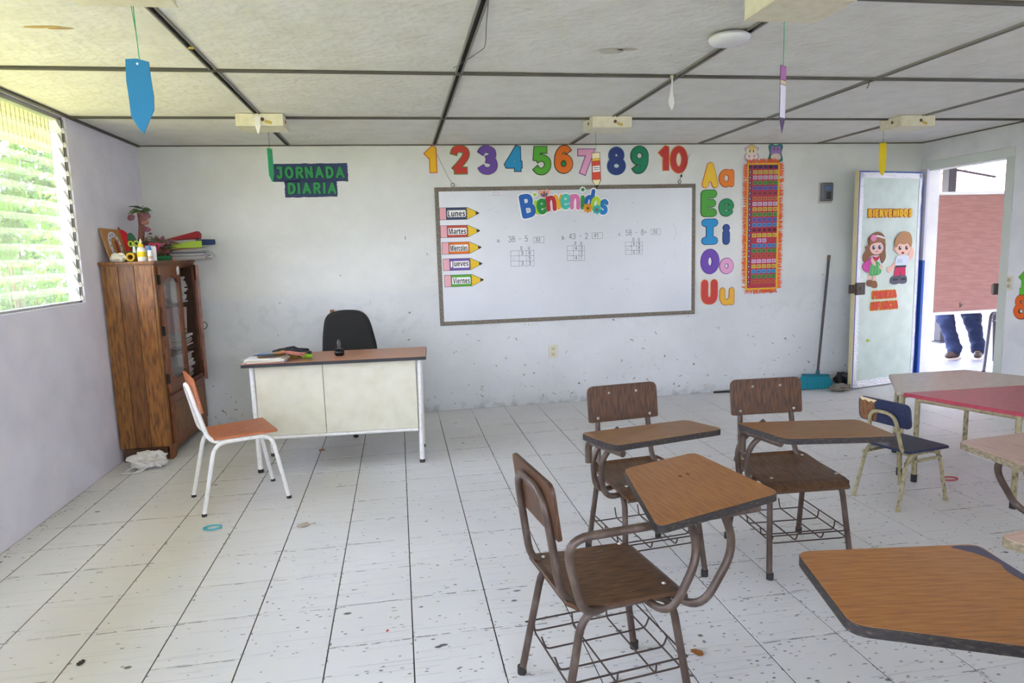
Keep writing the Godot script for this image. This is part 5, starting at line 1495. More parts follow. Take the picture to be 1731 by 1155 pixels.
func clutter() -> void:
	var y := 1.4505
	var x0 := 0.012
	# round clock face on a board that leans on the window wall
	var t := thing("clock_board", "wooden teaching clock board leaning on the wall atop the bookcase", "clock board", Vector3(0.07, y, 0.765), PI / 2)
	var lean := Basis(Vector3.RIGHT, -0.22)
	var bw := wood("93602c", "ad7a40", "bd8a50", Vector3(4, 4, 4), 0.5, 310)
	put("board", MB.new().prism(rrect(0.34, 0.245, 0.006), -0.008, 0.0, Transform3D(lean, lean * Vector3(0, 0.1225, 0)), 0.002), bw, t)
	var dial := put("dial", MB.new().prism(ellipse(0, 0, 0.105, 0.105, 28), 0.0, 0.003, Transform3D(lean, lean * Vector3(0, 0.118, 0))), tint("d9d4dc"), t)
	put("inner_disc", MB.new().prism(ellipse(0, 0, 0.066, 0.066, 24), 0.003, 0.0045, Transform3D(lean, lean * Vector3(0, 0.118, 0))), bw, dial)
	put("red_hand", MB.new().prism(round_poly(pv([-0.02, -0.06, 0.02, -0.06, 0.012, 0.035, -0.012, 0.035]), 0.004), 0.0045, 0.008, Transform3D(lean, lean * Vector3(0.01, 0.118, 0))), tint("9a2a22"), dial)
	var ticks := MB.new()
	for k in 12:
		var a := TAU * k / 12
		ticks.prism(ellipse(0.085 * cos(a), 0.085 * sin(a), 0.009, 0.007, 8, a), 0.003, 0.0042, Transform3D(lean, lean * Vector3(0, 0.118, 0)), 0.0, false)
	tag(put("hour_marks", ticks, tint("54609c"), dial), "", "", "", "stuff")
	# red felt pouch with a green flap
	var p := thing("felt_pouch", "red felt pouch with a green flap leaning behind the clock board", "pouch", Vector3(0.07, y + 0.012, 0.555), 0.6)
	var pb := Basis(Vector3.BACK, 0.3) * Basis(Vector3.RIGHT, -0.1)
	put("pouch", MB.new().prism(smooth2(pv([-0.03, 0, 0.035, 0, 0.045, 0.08, 0.05, 0.18, 0.03, 0.225, 0.0, 0.24, -0.045, 0.23, -0.055, 0.16, -0.05, 0.08])), -0.02, 0.02, Transform3D(pb, Vector3.ZERO), 0.008), tint("c4262c", 0.9), p)
	put("flap", MB.new().prism(smooth2(pv([0.02, 0.05, 0.07, 0.06, 0.085, 0.14, 0.07, 0.19, 0.035, 0.17])), -0.012, 0.026, Transform3D(pb, Vector3.ZERO), 0.006), tint("3e6a4c", 0.9), p)
	for k in 3: put("peg", MB.new().tube([pb * Vector3(-0.03 + 0.022 * k, 0.22, 0), pb * Vector3(-0.035 + 0.022 * k, 0.255, 0)], 0.006, 6), tint("4a3428"), p)
	# crumpled cream bag
	var bag := thing("plastic_bag", "crumpled cream plastic bag at the near edge of the bookcase top", "bag", Vector3(0.115, y, 0.93))
	put("bag", crumple(Vector3(0.056, 0.03, 0.036), 21, 0.25), tint("e6e2d0", 0.5), bag)
	# green ball
	var g := thing("foam_dome", "green foam dome behind the cream bag", "dome", Vector3(0.16, y, 0.775))
	put("dome", MB.new().lathe([Vector2(0, 0), Vector2(0.05, 0), Vector2(0.056, 0.02), Vector2(0.052, 0.045), Vector2(0.038, 0.066), Vector2(0.018, 0.077), Vector2(0, 0.08)], 18), tint("238038", 0.6), g)
	# roll of yellow card
	var rl := thing("card_roll", "roll of yellow card with its open end towards the room", "roll", Vector3(0.195, y + 0.031, 0.935))
	var ax := Transform3D(Basis(Vector3(1, 0, 0), Vector3(-0.25, 0, 1).normalized(), Vector3(0, 1, 0)), Vector3(0, 0, 0))
	put("outer_sheet", MB.new().lathe([Vector2(0.022, 0.0), Vector2(0.0295, 0.0), Vector2(0.031, -0.05), Vector2(0.031, -0.1), Vector2(0.022, -0.1), Vector2(0.022, 0.0)], 20, ax), tint("b58320"), rl)
	put("end_rim", MB.new().lathe([Vector2(0.0195, 0.002), Vector2(0.030, 0.002), Vector2(0.030, -0.006), Vector2(0.0195, -0.006), Vector2(0.0195, 0.002)], 20, ax), tint("e2bb30"), rl)
	put("inner_sheet", MB.new().lathe([Vector2(0.0165, -0.004), Vector2(0.021, -0.004), Vector2(0.021, -0.095), Vector2(0.0165, -0.095), Vector2(0.0165, -0.004)], 20, ax), tint("9a6c1c"), rl)
	# glue bottles
	var gb := thing("glue_bottle", "white glue bottle with yellow cap and yellow label", "glue bottle", Vector3(0.272, y, 0.935))
	put("bottle", MB.new().lathe([Vector2(0, 0), Vector2(0.026, 0), Vector2(0.028, 0.006), Vector2(0.028, 0.075), Vector2(0.024, 0.092), Vector2(0.012, 0.1), Vector2(0.011, 0.104)], 16), tint("ece9e2", 0.35), gb)
	put("label_band", MB.new().lathe([Vector2(0.0285, 0.03), Vector2(0.0288, 0.031), Vector2(0.0288, 0.066), Vector2(0.0285, 0.067)], 16), tint("e8cf28"), gb)
	put("cap", MB.new().lathe([Vector2(0.0, 0.1), Vector2(0.017, 0.1), Vector2(0.016, 0.118), Vector2(0.009, 0.124)], 14), tint("e8c81c", 0.4), gb)
	put("nozzle", MB.new().lathe([Vector2(0.009, 0.122), Vector2(0.0075, 0.135), Vector2(0.004, 0.155), Vector2(0, 0.157)], 12), tint("f0e6b0", 0.4), gb)
	var g2 := thing("glue_bottle", "slim white glue bottle with a blue cap", "glue bottle", Vector3(0.333, y, 0.955))
	put("bottle", MB.new().lathe([Vector2(0, 0), Vector2(0.014, 0), Vector2(0.015, 0.004), Vector2(0.015, 0.07), Vector2(0.01, 0.08)], 14), tint("e6e4e4", 0.35), g2)
	put("label_band", MB.new().lathe([Vector2(0.0152, 0.014), Vector2(0.0155, 0.015), Vector2(0.0155, 0.034), Vector2(0.0152, 0.035)], 14), tint("c9a88c"), g2)
	put("cap", MB.new().lathe([Vector2(0, 0.076), Vector2(0.013, 0.076), Vector2(0.011, 0.092), Vector2(0.005, 0.11), Vector2(0, 0.112)], 12), tint("2c7cc0", 0.4), g2)
	var bxw := thing("paper_carton", "small white paper carton behind the glue bottles", "carton", Vector3(0.31, y, 0.86), 0.3)
	put("carton", bx(Vector3(0, 0.05, 0), Vector3(0.07, 0.1, 0.04), 0.004), tint("dcdae0"), bxw)
	put("lid_flap", bx(Vector3(0, 0.103, 0.005), Vector3(0.066, 0.004, 0.045), 0.001, Basis(Vector3.RIGHT, 0.2)), tint("e8e6ea"), bxw)
	# strips of white card, lying across the flowers
	for k in 3:
		var sx := 0.19 + 0.012 * k
		var s := put("card_strip", bx(Vector3.ZERO, Vector3(0.165, 0.002, 0.022), 0.0), tint("e4ddd4"))
		s.position = Vector3(sx + 0.045, y + 0.078 - 0.004 * k, 0.80 + 0.012 * k)
		s.rotation = Vector3(0.2, 0.1 * k, -0.72)
		tag(s, ["uppermost slanting strip of white card above the glue bottle", "middle slanting strip of white card above the glue bottle", "lowest slanting strip of white card above the glue bottle"][k], "card strip", "slanting card strips")
	# green roll and pink eraser
	var gr := thing("fabric_roll", "short roll of dark green fabric right of the glue", "roll", Vector3(0.335, y + 0.019, 0.70))
	put("roll", MB.new().lathe([Vector2(0, -0.06), Vector2(0.017, -0.06), Vector2(0.019, -0.055), Vector2(0.0185, 0.055), Vector2(0.017, 0.06), Vector2(0.006, 0.061), Vector2(0.006, 0.05), Vector2(0, 0.05)], 14, Transform3D(Basis(Vector3.FORWARD, PI / 2) * Basis.IDENTITY, Vector3(0.0, 0, 0))), tint("1c6038", 0.95), gr)
	put("loose_end", bx(Vector3(0, -0.016, 0.014), Vector3(0.11, 0.003, 0.03), 0.001), tint("175030", 0.95), gr)
	var er := thing("eraser", "small pink eraser right of the green roll", "eraser", Vector3(0.338, y, 0.50), 0.4)
	put("rubber", bx(Vector3(0, 0.008, 0), Vector3(0.04, 0.016, 0.02), 0.003), tint("c48a84"), er)
	put("sleeve", bx(Vector3(-0.006, 0.008, 0), Vector3(0.018, 0.018, 0.022), 0.001), tint("b0787a"), er)
	# clear-wrapped papers, then bright folded card on top of them
	var st := thing("paper_stack", "stack of paper in clear wrapping at the far end of the bookcase top", "paper stack", Vector3(0.362, y, 0.21))
	for k in 6: put("sheaf", bx(Vector3(0.012 * sin(k * 2.0), 0.007 + 0.0125 * k, 0.01 * cos(k * 1.7)), Vector3(0.33 - 0.012 * (k % 3), 0.012, 0.24), 0.002, Basis(Vector3.UP, 0.06 * sin(k * 3.1))), tint(["a8a4a0", "b8b4b0", "9c9a98", "c4c0bc", "566068", "a49c9c"][k]), st)
	put("wrapping", crumple(Vector3(0.07, 0.026, 0.1), 44, 0.2).shifted(Vector3(0.15, 0.008, 0.02)), M.wrap, st)
	var oc := thing("card_sheet", "orange card sheet lying on the wrapped papers", "card sheet", Vector3(0.345, y + 0.079, 0.23), 0.2)
	put("sheet", bent_sheet(0.2, 0.15, 0.014, 0.0), tint("dc8a28"), oc)
	var lc := thing("card_sheet", "lime green folded card on top of the wrapped papers", "card sheet", Vector3(0.345, y + 0.094, 0.21), 0.05)
	put("sheet", bent_sheet(0.32, 0.18, 0.055, 0.02), tint("a4c03c"), lc)
	var bc := thing("card_sheet", "navy blue rolled card at the right end of the lime card", "card sheet", Vector3(0.525, y + 0.145, 0.24), 0.1)
	put("sheet", MB.new().lathe([Vector2(0.021, -0.07), Vector2(0.03, -0.07), Vector2(0.027, 0.07), Vector2(0.019, 0.07), Vector2(0.021, -0.07)], 14, Transform3D(Basis(Vector3(0, 1, 0), Vector3(1, 0, 0), Vector3(0, 0, -1)).orthonormalized() * Basis.from_scale(Vector3(0.8, 1, 1.2)), Vector3(0, -0.006, 0))), tint("1e345c"), bc)
	var rc := thing("card_sheet", "dark red card folded to a slanting wedge, topmost on the papers", "card sheet", Vector3(0.34, y + 0.158, 0.19), 0.05)
	put("sheet", MB.new().prism(pv([-0.16, 0.0, 0.13, 0.012, 0.135, 0.05, 0.12, 0.072]), -0.05, 0.05, Transform3D.IDENTITY, 0.004), tint("9a1a20"), rc)
	flowers(y)
	for q in [["green handled scissors among the flowers", "a4b02c", 0.205, 0.875, 0.12, 1.0], ["pink handled scissors to the right of the yellow glue cap", "c8285c", 0.315, 0.80, 0.105, 0.2]]:
		var s := thing("scissors", q[0], "scissors", Vector3(q[2], y + q[4] - 0.03, q[3]), 0.2, "")
		for k in 2:
			var rg := []
			for i in 14: rg.append(Vector3((k - 0.5) * 0.036 + 0.014 * cos(TAU * i / 14), 0.018 * sin(TAU * i / 14) + 0.035, 0.004 * k))
			put("handle", MB.new().tube(rg, 0.0052, 6, false, true), tint(q[1], 0.4), s)
			put("blade", bx(Vector3((k - 0.5) * 0.012, -0.03, 0.003 * k), Vector3(0.01, 0.1, 0.002), 0.0005, Basis(Vector3.BACK, (k - 0.5) * 0.16)), M.alu, s)


func crumple(r: Vector3, sd: int, amp: float) -> CMB:
	var f := FastNoiseLite.new()
	f.seed = sd
	f.frequency = 1.1
	f.fractal_octaves = 3
	var mb := CMB.new()
	var at := func(u: int, v: int) -> Vector3:
		var a := TAU * (u % 22) / 22.0
		var b := -PI / 2 + PI * v / 12.0
		var d := Vector3(cos(b) * cos(a), sin(b), cos(b) * sin(a))
		var k := 1.0 + amp * f.get_noise_3dv(d * 1.6) * 2.0 + amp * 0.5 * f.get_noise_3dv(d * 5.0)
		var p := d * r * k
		p.y = maxf(p.y, -r.y * 0.97) + r.y
		return p
	for u in 22:
		for v in 12:
			var p: Vector3 = at.call(u, v)
			var q: Vector3 = at.call(u + 1, v)
			var s: Vector3 = at.call(u + 1, v + 1)
			var w: Vector3 = at.call(u, v + 1)
			var c := Vector3(0, r.y, 0)
			mb.flat(p, q, s, (p + q + s) / 3.0 - c)
			mb.flat(p, s, w, (p + s + w) / 3.0 - c)
	return mb

class CMB extends MB:
	func shifted(o: Vector3) -> MB:
		for i in v.size(): v[i] += o
		return self

func bent_sheet(w: float, d: float, rise: float, wave: float) -> MB:     # a doubled sheet, its fold to the left
	var mb := MB.new()
	var n := 12
	for k in 2:
		for i in n:
			var a := float(i) / n
			var b := float(i + 1) / n
			var ya := 0.002 + k * rise * sin(a * PI * 0.55) + wave * 0.3 * sin(a * 7.0) * k
			var yb := 0.002 + k * rise * sin(b * PI * 0.55) + wave * 0.3 * sin(b * 7.0) * k
			var xa := (a - 0.5) * w
			var xb := (b - 0.5) * w
			for th in [0.0, 0.0012]:
				mb.quad(Vector3(xa, ya + th, -d / 2), Vector3(xb, yb + th, -d / 2), Vector3(xb, yb + th, d / 2), Vector3(xa, ya + th, d / 2), Vector3(0, th - 0.0006, 0))
			for z in [-d / 2, d / 2]: mb.quad(Vector3(xa, ya, z), Vector3(xb, yb, z), Vector3(xb, yb + 0.0012, z), Vector3(xa, ya + 0.0012, z), Vector3(0, 0, z))
	if rise > 0.03:      # the front edge bellies out so that the fold shows as a face
		for i in n:
			var a := float(i) / n
			var b := float(i + 1) / n
			mb.quad(Vector3((a - 0.5) * w, 0.003, d / 2 - 0.004), Vector3((b - 0.5) * w, 0.003, d / 2 - 0.004), Vector3((b - 0.5) * w, rise * sin(b * PI * 0.55), d / 2 - 0.002), Vector3((a - 0.5) * w, rise * sin(a * PI * 0.55), d / 2 - 0.002), Vector3(0, 0, 1))
	return mb


func flowers(y: float) -> void:
	# a dried arrangement: a wooden mask-like upright with leaves on top, roses and dry leaves about its foot
	var t := thing("flower_arrangement", "dried flower arrangement with a brown wooden upright crowned by leaves", "flower arrangement", Vector3(0.175, y, 0.455))
	var r := RandomNumberGenerator.new()
	r.seed = 15
	var wm := wood("6a3c34", "875048", "9c6a5c", Vector3(4, 2, 4), 0.6, 330)
	put("upright", MB.new().tube(smooth3([Vector3(-0.075, 0.01, 0), Vector3(-0.07, 0.12, 0.0), Vector3(-0.055, 0.2, 0), Vector3(-0.045, 0.29, 0), Vector3(-0.05, 0.37, 0)]), 0.034, 10, true, false, 0.6), wm, t)
	put("pale_batten", MB.new().tube([Vector3(-0.04, 0.23, 0.014), Vector3(-0.035, 0.36, 0.016)], 0.009, 6), tint("c79a84"), t)
	put("basket", MB.new().lathe([Vector2(0, 0), Vector2(0.07, 0), Vector2(0.1, 0.05), Vector2(0.105, 0.06), Vector2(0.09, 0.06), Vector2(0.06, 0.03), Vector2(0, 0.03)], 18), tint("4c3826"), t)
	for k in 9:      # leaves on top
		var a := TAU * k / 9.0
		var b := Basis.from_euler(Vector3(r.randf_range(-0.5, 0.2), a, r.randf_range(-0.4, 0.4)))
		put("leaf", leaf_mb(0.09, 0.036).xformed(Transform3D(b, Vector3(-0.048, 0.375 + 0.012 * (k % 3), 0))), tint(["64804c", "7c9460", "567048"][k % 3]), t)
	for q in [[-0.10, 0.335, "94606a", 0.03], [0.0, 0.345, "a06a74", 0.036], [-0.012, 0.30, "b88474", 0.03], [0.0, 0.245, "965c6a", 0.03], [-0.05, 0.115, "b05c84", 0.03], [-0.12, 0.1, "b08a90", 0.02], [0.03, 0.12, "a85078", 0.032], [0.09, 0.125, "9c5c68", 0.03], [-0.09, 0.14, "cfc0bc", 0.018], [-0.055, 0.15, "d4c8c4", 0.017], [0.06, 0.09, "b84c64", 0.028], [0.12, 0.07, "845044", 0.028], [0.005, 0.19, "b4b09c", 0.016], [0.02, 0.21, "6e4a6c", 0.014]]:
		put("rose", rose_mb(q[3], int(q[0] * 1000)).xformed(Transform3D(Basis.from_euler(Vector3(r.randf_range(0.4, 1.2), r.randf_range(-0.5, 0.5), 0)), Vector3(q[0], q[1], r.randf_range(0.0, 0.05)))), tint(q[2]), t)
	for k in 110:
		var a := r.randf_range(-0.4, PI + 0.4)
		var b := Basis.from_euler(Vector3(r.randf_range(-1.1, 0.3), r.randf() * TAU, r.randf_range(-0.7, 0.7)))
		put("dry_leaf", leaf_mb(r.randf_range(0.045, 0.085), r.randf_range(0.014, 0.026)).xformed(Transform3D(b, Vector3(r.randf_range(-0.11, 0.13), r.randf_range(0.05, 0.15), r.randf_range(-0.04, 0.03)))), tint(["7a6250", "8e745e", "66543f", "96606e", "6c7850", "a08c74"][k % 6]), t)

func smooth3(p: Array) -> Array:
	var o := []
	for i in p.size() - 1:
		for j in 4: o.append(p[i].cubic_interpolate(p[i + 1], p[maxi(i - 1, 0)], p[mini(i + 2, p.size() - 1)], j / 4.0))
	o.append(p[-1])
	return o

class XMB extends MB:
	func xformed(x: Transform3D) -> MB:
		for i in v.size():
			v[i] = x * v[i]
			n[i] = (x.basis * n[i]).normalized()
		return self

func leaf_mb(l: float, w: float) -> XMB:
	var mb := XMB.new()
	var n := 6
	for i in n:
		var a := float(i) / n
		var b := float(i + 1) / n
		var wa := w * sin(PI * pow(a, 0.8))
		var wb := w * sin(PI * pow(b, 0.8))
		var ya := -l * 0.25 * a * a
		var yb := -l * 0.25 * b * b
		for s in [-1.0, 1.0]:
			mb.quad(Vector3(0, ya, a * l), Vector3(0, yb, b * l), Vector3(s * wb, yb + wb * 0.35, b * l), Vector3(s * wa, ya + wa * 0.35, a * l), Vector3(-s * 0.3, 1, 0))
	return mb

func rose_mb(r: float, sd: int) -> XMB:
	var mb := XMB.new()
	for ring in 3:
		var k := 4 + ring
		for i in k:
			var a := TAU * i / k + ring * 0.6 + sd
			var c := Vector3(cos(a), 0.2 - ring * 0.25, sin(a)) * r * (0.22 + 0.25 * ring)
			mb.ball(c, Vector3(r * 0.42, r * (0.42 - 0.06 * ring), r * 0.18), 8, 5, Basis(Vector3.UP, -a + PI / 2) * Basis(Vector3.RIGHT, 0.5 + 0.2 * ring))
	mb.ball(Vector3(0, r * 0.1, 0), Vector3(r * 0.3, r * 0.42, r * 0.3), 8, 6)
	return mb


# ---------------------------------------------------------------- on and under the ceiling
func ceiling_things() -> void:
	# cream ballast boxes
	var rust := tint("6a4a34")
	for q in [[1.21, 1.22, "cream ceiling box on the left, near the blackboard wall, white tape on its face", 0.0], [3.635, 1.165, "cream ceiling box in the middle above the numeral 7", 0.03], [6.07, 1.23, "cream ceiling box on the right towards the doorway", 0.02], [1.22, 3.70, "nearest cream ceiling box at the upper left, cut by the picture's top", 0.0], [3.555, 3.72, "nearest cream ceiling box at the upper right beside the white disc", 0.0]]:
		var t := thing("ceiling_box", q[2], "ceiling box", Vector3(q[0], H, q[1]), q[3], "cream boxes under the ceiling")
		var hh := 0.1 if q[1] > 3 else 0.08
		put("housing", bx(Vector3(0, -hh / 2, 0), Vector3(0.30, hh - 0.004, 0.235), 0.003), M.cream, t)
		put("cover_plate", bx(Vector3(0, -hh - 0.001, 0), Vector3(0.306, 0.005, 0.241), 0.001), M.cream, t)
		put("knockout", MB.new().lathe([Vector2(0, 0), Vector2(0.012, 0), Vector2(0.012, 0.003), Vector2(0, 0.003)], 12, Transform3D(Basis(Vector3.RIGHT, PI / 2), Vector3(0.0 if q[1] > 3 else 0.02, -0.04, 0.1175))), rust, t)
		put("side_knockout", MB.new().lathe([Vector2(0, 0), Vector2(0.011, 0), Vector2(0.011, 0.003), Vector2(0, 0.003)], 12, Transform3D(Basis(Vector3.BACK, PI / 2), Vector3(-0.15, -0.04, 0.02))), rust, t)
		put("side_knockout", MB.new().lathe([Vector2(0, 0), Vector2(0.011, 0), Vector2(0.011, 0.003), Vector2(0, 0.003)], 12, Transform3D(Basis(Vector3.BACK, -PI / 2), Vector3(0.15, -0.04, 0.02))), rust, t)
		if q[1] < 2: put("yellow_tab", bx(Vector3(0.055, -0.058, 0.119), Vector3(0.045, 0.018, 0.004), 0.001, Basis(Vector3.BACK, -0.3)), tint("c9b05a"), t)
	# round white radio disc
	var d := thing("ceiling_disc", "round white plastic disc fixed under a ceiling strip", "ceiling disc", Vector3(3.59, H - 0.008, 3.125))
	put("shell", MB.new().lathe([Vector2(0, 0), Vector2(0.082, 0), Vector2(0.093, -0.008), Vector2(0.092, -0.018), Vector2(0.08, -0.032), Vector2(0.05, -0.038), Vector2(0, -0.04)], 36), tint("e8e8ea", 0.35), d)
	put("seam_ring", MB.new().lathe([Vector2(0.0915, -0.009), Vector2(0.0945, -0.010), Vector2(0.0945, -0.0125), Vector2(0.0915, -0.0135)], 36), tint("c8c8cc", 0.4), d)
	# cut-out pencils and tags that hang on strings
	var st := tint("2f9a6a")
	var tape := tint("e9e8e2", 0.4)
	var a := thing("hanging_tag", "blue felt pencil shape hanging on a green string, upper left", "hanging tag", Vector3(1.234, 2.288, 3.585))
	put("string", MB.new().tube([Vector3(0, 0.0, 0.0), Vector3(0.001, -0.09, 0), Vector3(0.004, -0.19, 0)], 0.0017, 5).tube([Vector3(-0.006, 0.0, 0.0), Vector3(0.001, -0.09, 0)], 0.0014, 5), st, a)
	put("tag", MB.new().prism(pv([-0.03, -0.17, 0.006, -0.168, 0.042, -0.178, 0.044, -0.235, 0.0475, -0.29, 0.044, -0.335, 0.032, -0.358, 0.004, -0.413, -0.012, -0.39, -0.03, -0.355, -0.031, -0.30, -0.034, -0.24]), -0.0025, 0.0025, wall_xf(-0.01, 0, 0)), tint("2b7aa6", 0.9), a)
	put("punched_hole", MB.new().prism(ellipse(-0.004, -0.185, 0.004, 0.004, 10), 0.0025, 0.0032), tint("d4dfe4"), a)
	var b := thing("hanging_pencil", "red card pencil with a white band hanging before the numeral 7", "hanging pencil", Vector3(3.571, 2.305, 1.085))
	put("string", MB.new().tube([Vector3(0, 0, 0), Vector3(-0.001, -0.15, 0)], 0.0016, 5), st, b)
	var bo := put("outline", MB.new().prism(pv([-0.034, -0.148, 0.03, -0.142, 0.037, -0.35, 0.004, -0.41, -0.034, -0.352]), -0.001, 0.001), M.black, b)
	put("eraser", MB.new().prism(pv([-0.031, -0.151, 0.027, -0.146, 0.028, -0.185, -0.031, -0.19]), 0.001, 0.0022), tint("ecdcb4"), b)
	put("ferrule", MB.new().prism(pv([-0.031, -0.192, 0.028, -0.187, 0.029, -0.202, -0.031, -0.208]), 0.001, 0.0022), tint("e0b43c"), b)
	put("body", MB.new().prism(pv([-0.031, -0.21, 0.029, -0.204, 0.0335, -0.342, -0.031, -0.345]), 0.001, 0.0022), tint("c8442c"), b)
	put("white_band", MB.new().prism(pv([-0.028, -0.245, 0.027, -0.24, 0.029, -0.285, -0.028, -0.29]), 0.0022, 0.003), M.paper, b)
	for k in 2: put("scribble", MB.new().strokes([pv([-0.02, -0.258 - 0.014 * k, -0.008, -0.254 - 0.014 * k, 0.004, -0.259 - 0.014 * k, 0.02, -0.255 - 0.014 * k])], 0.0022, 0.003, 0.0036), tint("4a4648"), b)
	put("wood_tip", MB.new().prism(pv([-0.031, -0.347, 0.033, -0.344, 0.014, -0.385, -0.01, -0.386]), 0.001, 0.0022), tint("e8d8a8"), b)
	var c := thing("hanging_tag", "yellow felt strip with a pointed end hanging by the doorway", "hanging tag", Vector3(5.92, 2.305, 1.16))
	put("string", MB.new().tube([Vector3(0, 0, 0), Vector3(0.0, -0.1, 0)], 0.0016, 5), st, c)
	put("tag", MB.new().prism(pv([-0.032, -0.098, 0.03, -0.092, 0.034, -0.2, 0.031, -0.3, 0.014, -0.335, 0.004, -0.35, -0.012, -0.332, -0.026, -0.3, -0.031, -0.2]), -0.0025, 0.0025), tint("ddc224", 0.9), c)
	var e := thing("hanging_pencil", "white and purple card pencil, turned edge on, hanging at the upper right", "hanging pencil", Vector3(3.57, 2.288, 3.605), 0.6)
	put("string", MB.new().tube([Vector3(0, 0, 0), Vector3(0.002, -0.1, 0), Vector3(0, -0.165, 0)], 0.0017, 5), st, e)
	put("outline", MB.new().prism(pv([-0.024, -0.163, 0.024, -0.163, 0.025, -0.36, 0, -0.418, -0.025, -0.36]), -0.001, 0.001), tint("4c3a5c"), e)
	for z in [1.0, -1.0]:
		put("eraser", MB.new().prism(pv([-0.021, -0.166, 0.021, -0.166, 0.021, -0.215, -0.021, -0.215]), z * 0.001, z * 0.002), tint("a864a8"), e)
		put("body", MB.new().prism(pv([-0.022, -0.235, 0.022, -0.235, 0.022, -0.358, -0.022, -0.358]), z * 0.001, z * 0.002), tint("d6d4e4"), e)
		put("ferrule", MB.new().prism(pv([-0.021, -0.218, 0.021, -0.218, 0.021, -0.232, -0.021, -0.232]), z * 0.001, z * 0.002), tint("cfc49a"), e)
	var g := thing("hanging_tag", "narrow green felt strip hanging below the left ceiling box", "hanging tag", Vector3(1.222, 2.306, 1.105), 1.2)
	put("string", MB.new().tube([Vector3(0, 0, 0), Vector3(0, -0.115, 0)], 0.0016, 5), tint("5c6a58"), g)
	put("tag", MB.new().prism(pv([-0.03, -0.108, 0.03, -0.108, 0.032, -0.28, 0.006, -0.335, -0.03, -0.29]), -0.0025, 0.0025), tint("3fae72", 0.9), g)
	put("tape", MB.new().prism(pv([-0.018, 0.06, 0.02, 0.064, 0.016, 0.0, 0.002, -0.05, -0.006, -0.05, -0.02, 0.0]), 0.0, 0.001, Transform3D(Basis(Vector3.UP, -1.2), Vector3(-0.02, 0.0, 0.245).rotated(Vector3.UP, -1.2))), tape, g)
	var s := thing("plastic_strip", "torn white plastic strip hanging from a ceiling crossing", "plastic strip", Vector3(3.61, H - 0.013, 2.425), 0.5)
	var sp := MB.new()
	var pts := [[0.0, 0.007], [-0.04, 0.012], [-0.09, 0.02], [-0.135, 0.024], [-0.16, 0.015], [-0.185, 0.003]]
	for i in 5: sp.quad(Vector3(-pts[i][1], pts[i][0], 0.006 * sin(i * 1.4)), Vector3(pts[i][1] * 0.8, pts[i][0], 0.004 * cos(i * 1.8)), Vector3(pts[i + 1][1] * 0.8, pts[i + 1][0], 0.004 * cos((i + 1) * 1.8)), Vector3(-pts[i + 1][1], pts[i + 1][0], 0.006 * sin((i + 1) * 1.4)), Vector3.BACK)
	put("strip", sp, tape, s)
	put("knot", MB.new().ball(Vector3(0, 0, 0), Vector3(0.011, 0.01, 0.01), 8, 5), tint("cfc8a4"), s)
	var tp := put("tape_piece", bx(Vector3.ZERO, Vector3(0.04, 0.001, 0.07), 0.0, Basis(Vector3.UP, 0.2)), tape)
	tp.position = Vector3(3.90, H + 0.0005, 3.515)
	tag(tp, "small piece of white tape on the ceiling right of the nearest box", "tape")
	var yb := put("paper_scrap", bx(Vector3.ZERO, Vector3(0.022, 0.003, 0.03), 0.001, Basis(Vector3.UP, 0.5)), tint("cdb75a"))
	yb.position = Vector3(1.2, H - 0.0095, 2.79)
	tag(yb, "scrap of yellow paper stuck under the left ceiling strip", "scrap")
	var wr := put("ceiling_wire", MB.new().tube(smooth3([Vector3(2.445, 0, 3.46), Vector3(2.47, -0.004, 3.2), Vector3(2.50, -0.006, 2.93), Vector3(2.495, -0.004, 2.83), Vector3(2.43, -0.003, 2.62), Vector3(2.39, 0.0, 2.5)]), 0.0018, 5), tint("6a655c"))
	wr.position.y = H - 0.003
	tag(wr, "thin loose wire lying against the ceiling near the middle strip", "wire")
	var hk := put("wire_hook", MB.new().tube([Vector3(0, 0, 0), Vector3(-0.004, -0.03, 0), Vector3(-0.022, -0.05, 0.01)], 0.0022, 5), tint("4a443c"))
	hk.position = Vector3(4.84, H - 0.013, 2.41)
	tag(hk, "bent wire end poking from the right ceiling crossing", "wire")
	# stain on the ceiling board
	# ------------------------------------------------ broom, mop, bags and scraps on the floor
	var br := thing("broom", "turquoise bristled broom with a dark handle leaning on the wall", "broom", Vector3(6.07, 0, 0.14))
	put("handle", MB.new().tube([Vector3(0.032, 0.155, -0.005), Vector3(0.198, 1.30, -0.122)], 0.0125, 10), tint("3c3a3c", 0.5), br)
	put("grip_cap", MB.new().tube([Vector3(0.193, 1.262, -0.118), Vector3(0.199, 1.31, -0.123)], 0.0145, 10), tint("6a5c48"), br)
	put("ferrule", MB.new().tube([Vector3(0.026, 0.13, 0.0), Vector3(0.04, 0.185, -0.01)], [0.022, 0.016], 10), tint("235a6c"), br)
	var tilt := Basis(Vector3.BACK, -0.07)
	put("head", bx(tilt * Vector3(0, 0.135, 0), Vector3(0.29, 0.025, 0.045), 0.008, tilt), tint("14707e"), br)
	var tf := MB.new()
	var r := RandomNumberGenerator.new()
	r.seed = 4
	for i in 17:
		for j in 3:
			var bx0 := -0.13 + 0.26 * i / 16.0
			var p0 := tilt * Vector3(bx0 * 1.04, 0.125, -0.014 + 0.014 * j)
			var p1 := tilt * Vector3(bx0 * 1.28, 0.065, (-0.014 + 0.014 * j) * 1.6)
			var p2 := tilt * Vector3(bx0 * 1.38 + r.randf_range(-0.004, 0.004), 0.0, (-0.014 + 0.014 * j) * 2.0)
			p2.y = maxf(p2.y, 0.002)
			tf.tube([p0, p1, p2], [0.0075, 0.01, 0.0115], 6)
	tag(put("bristles", tf, tint("1b8fa2", 0.7), br), "", "", "", "stuff")
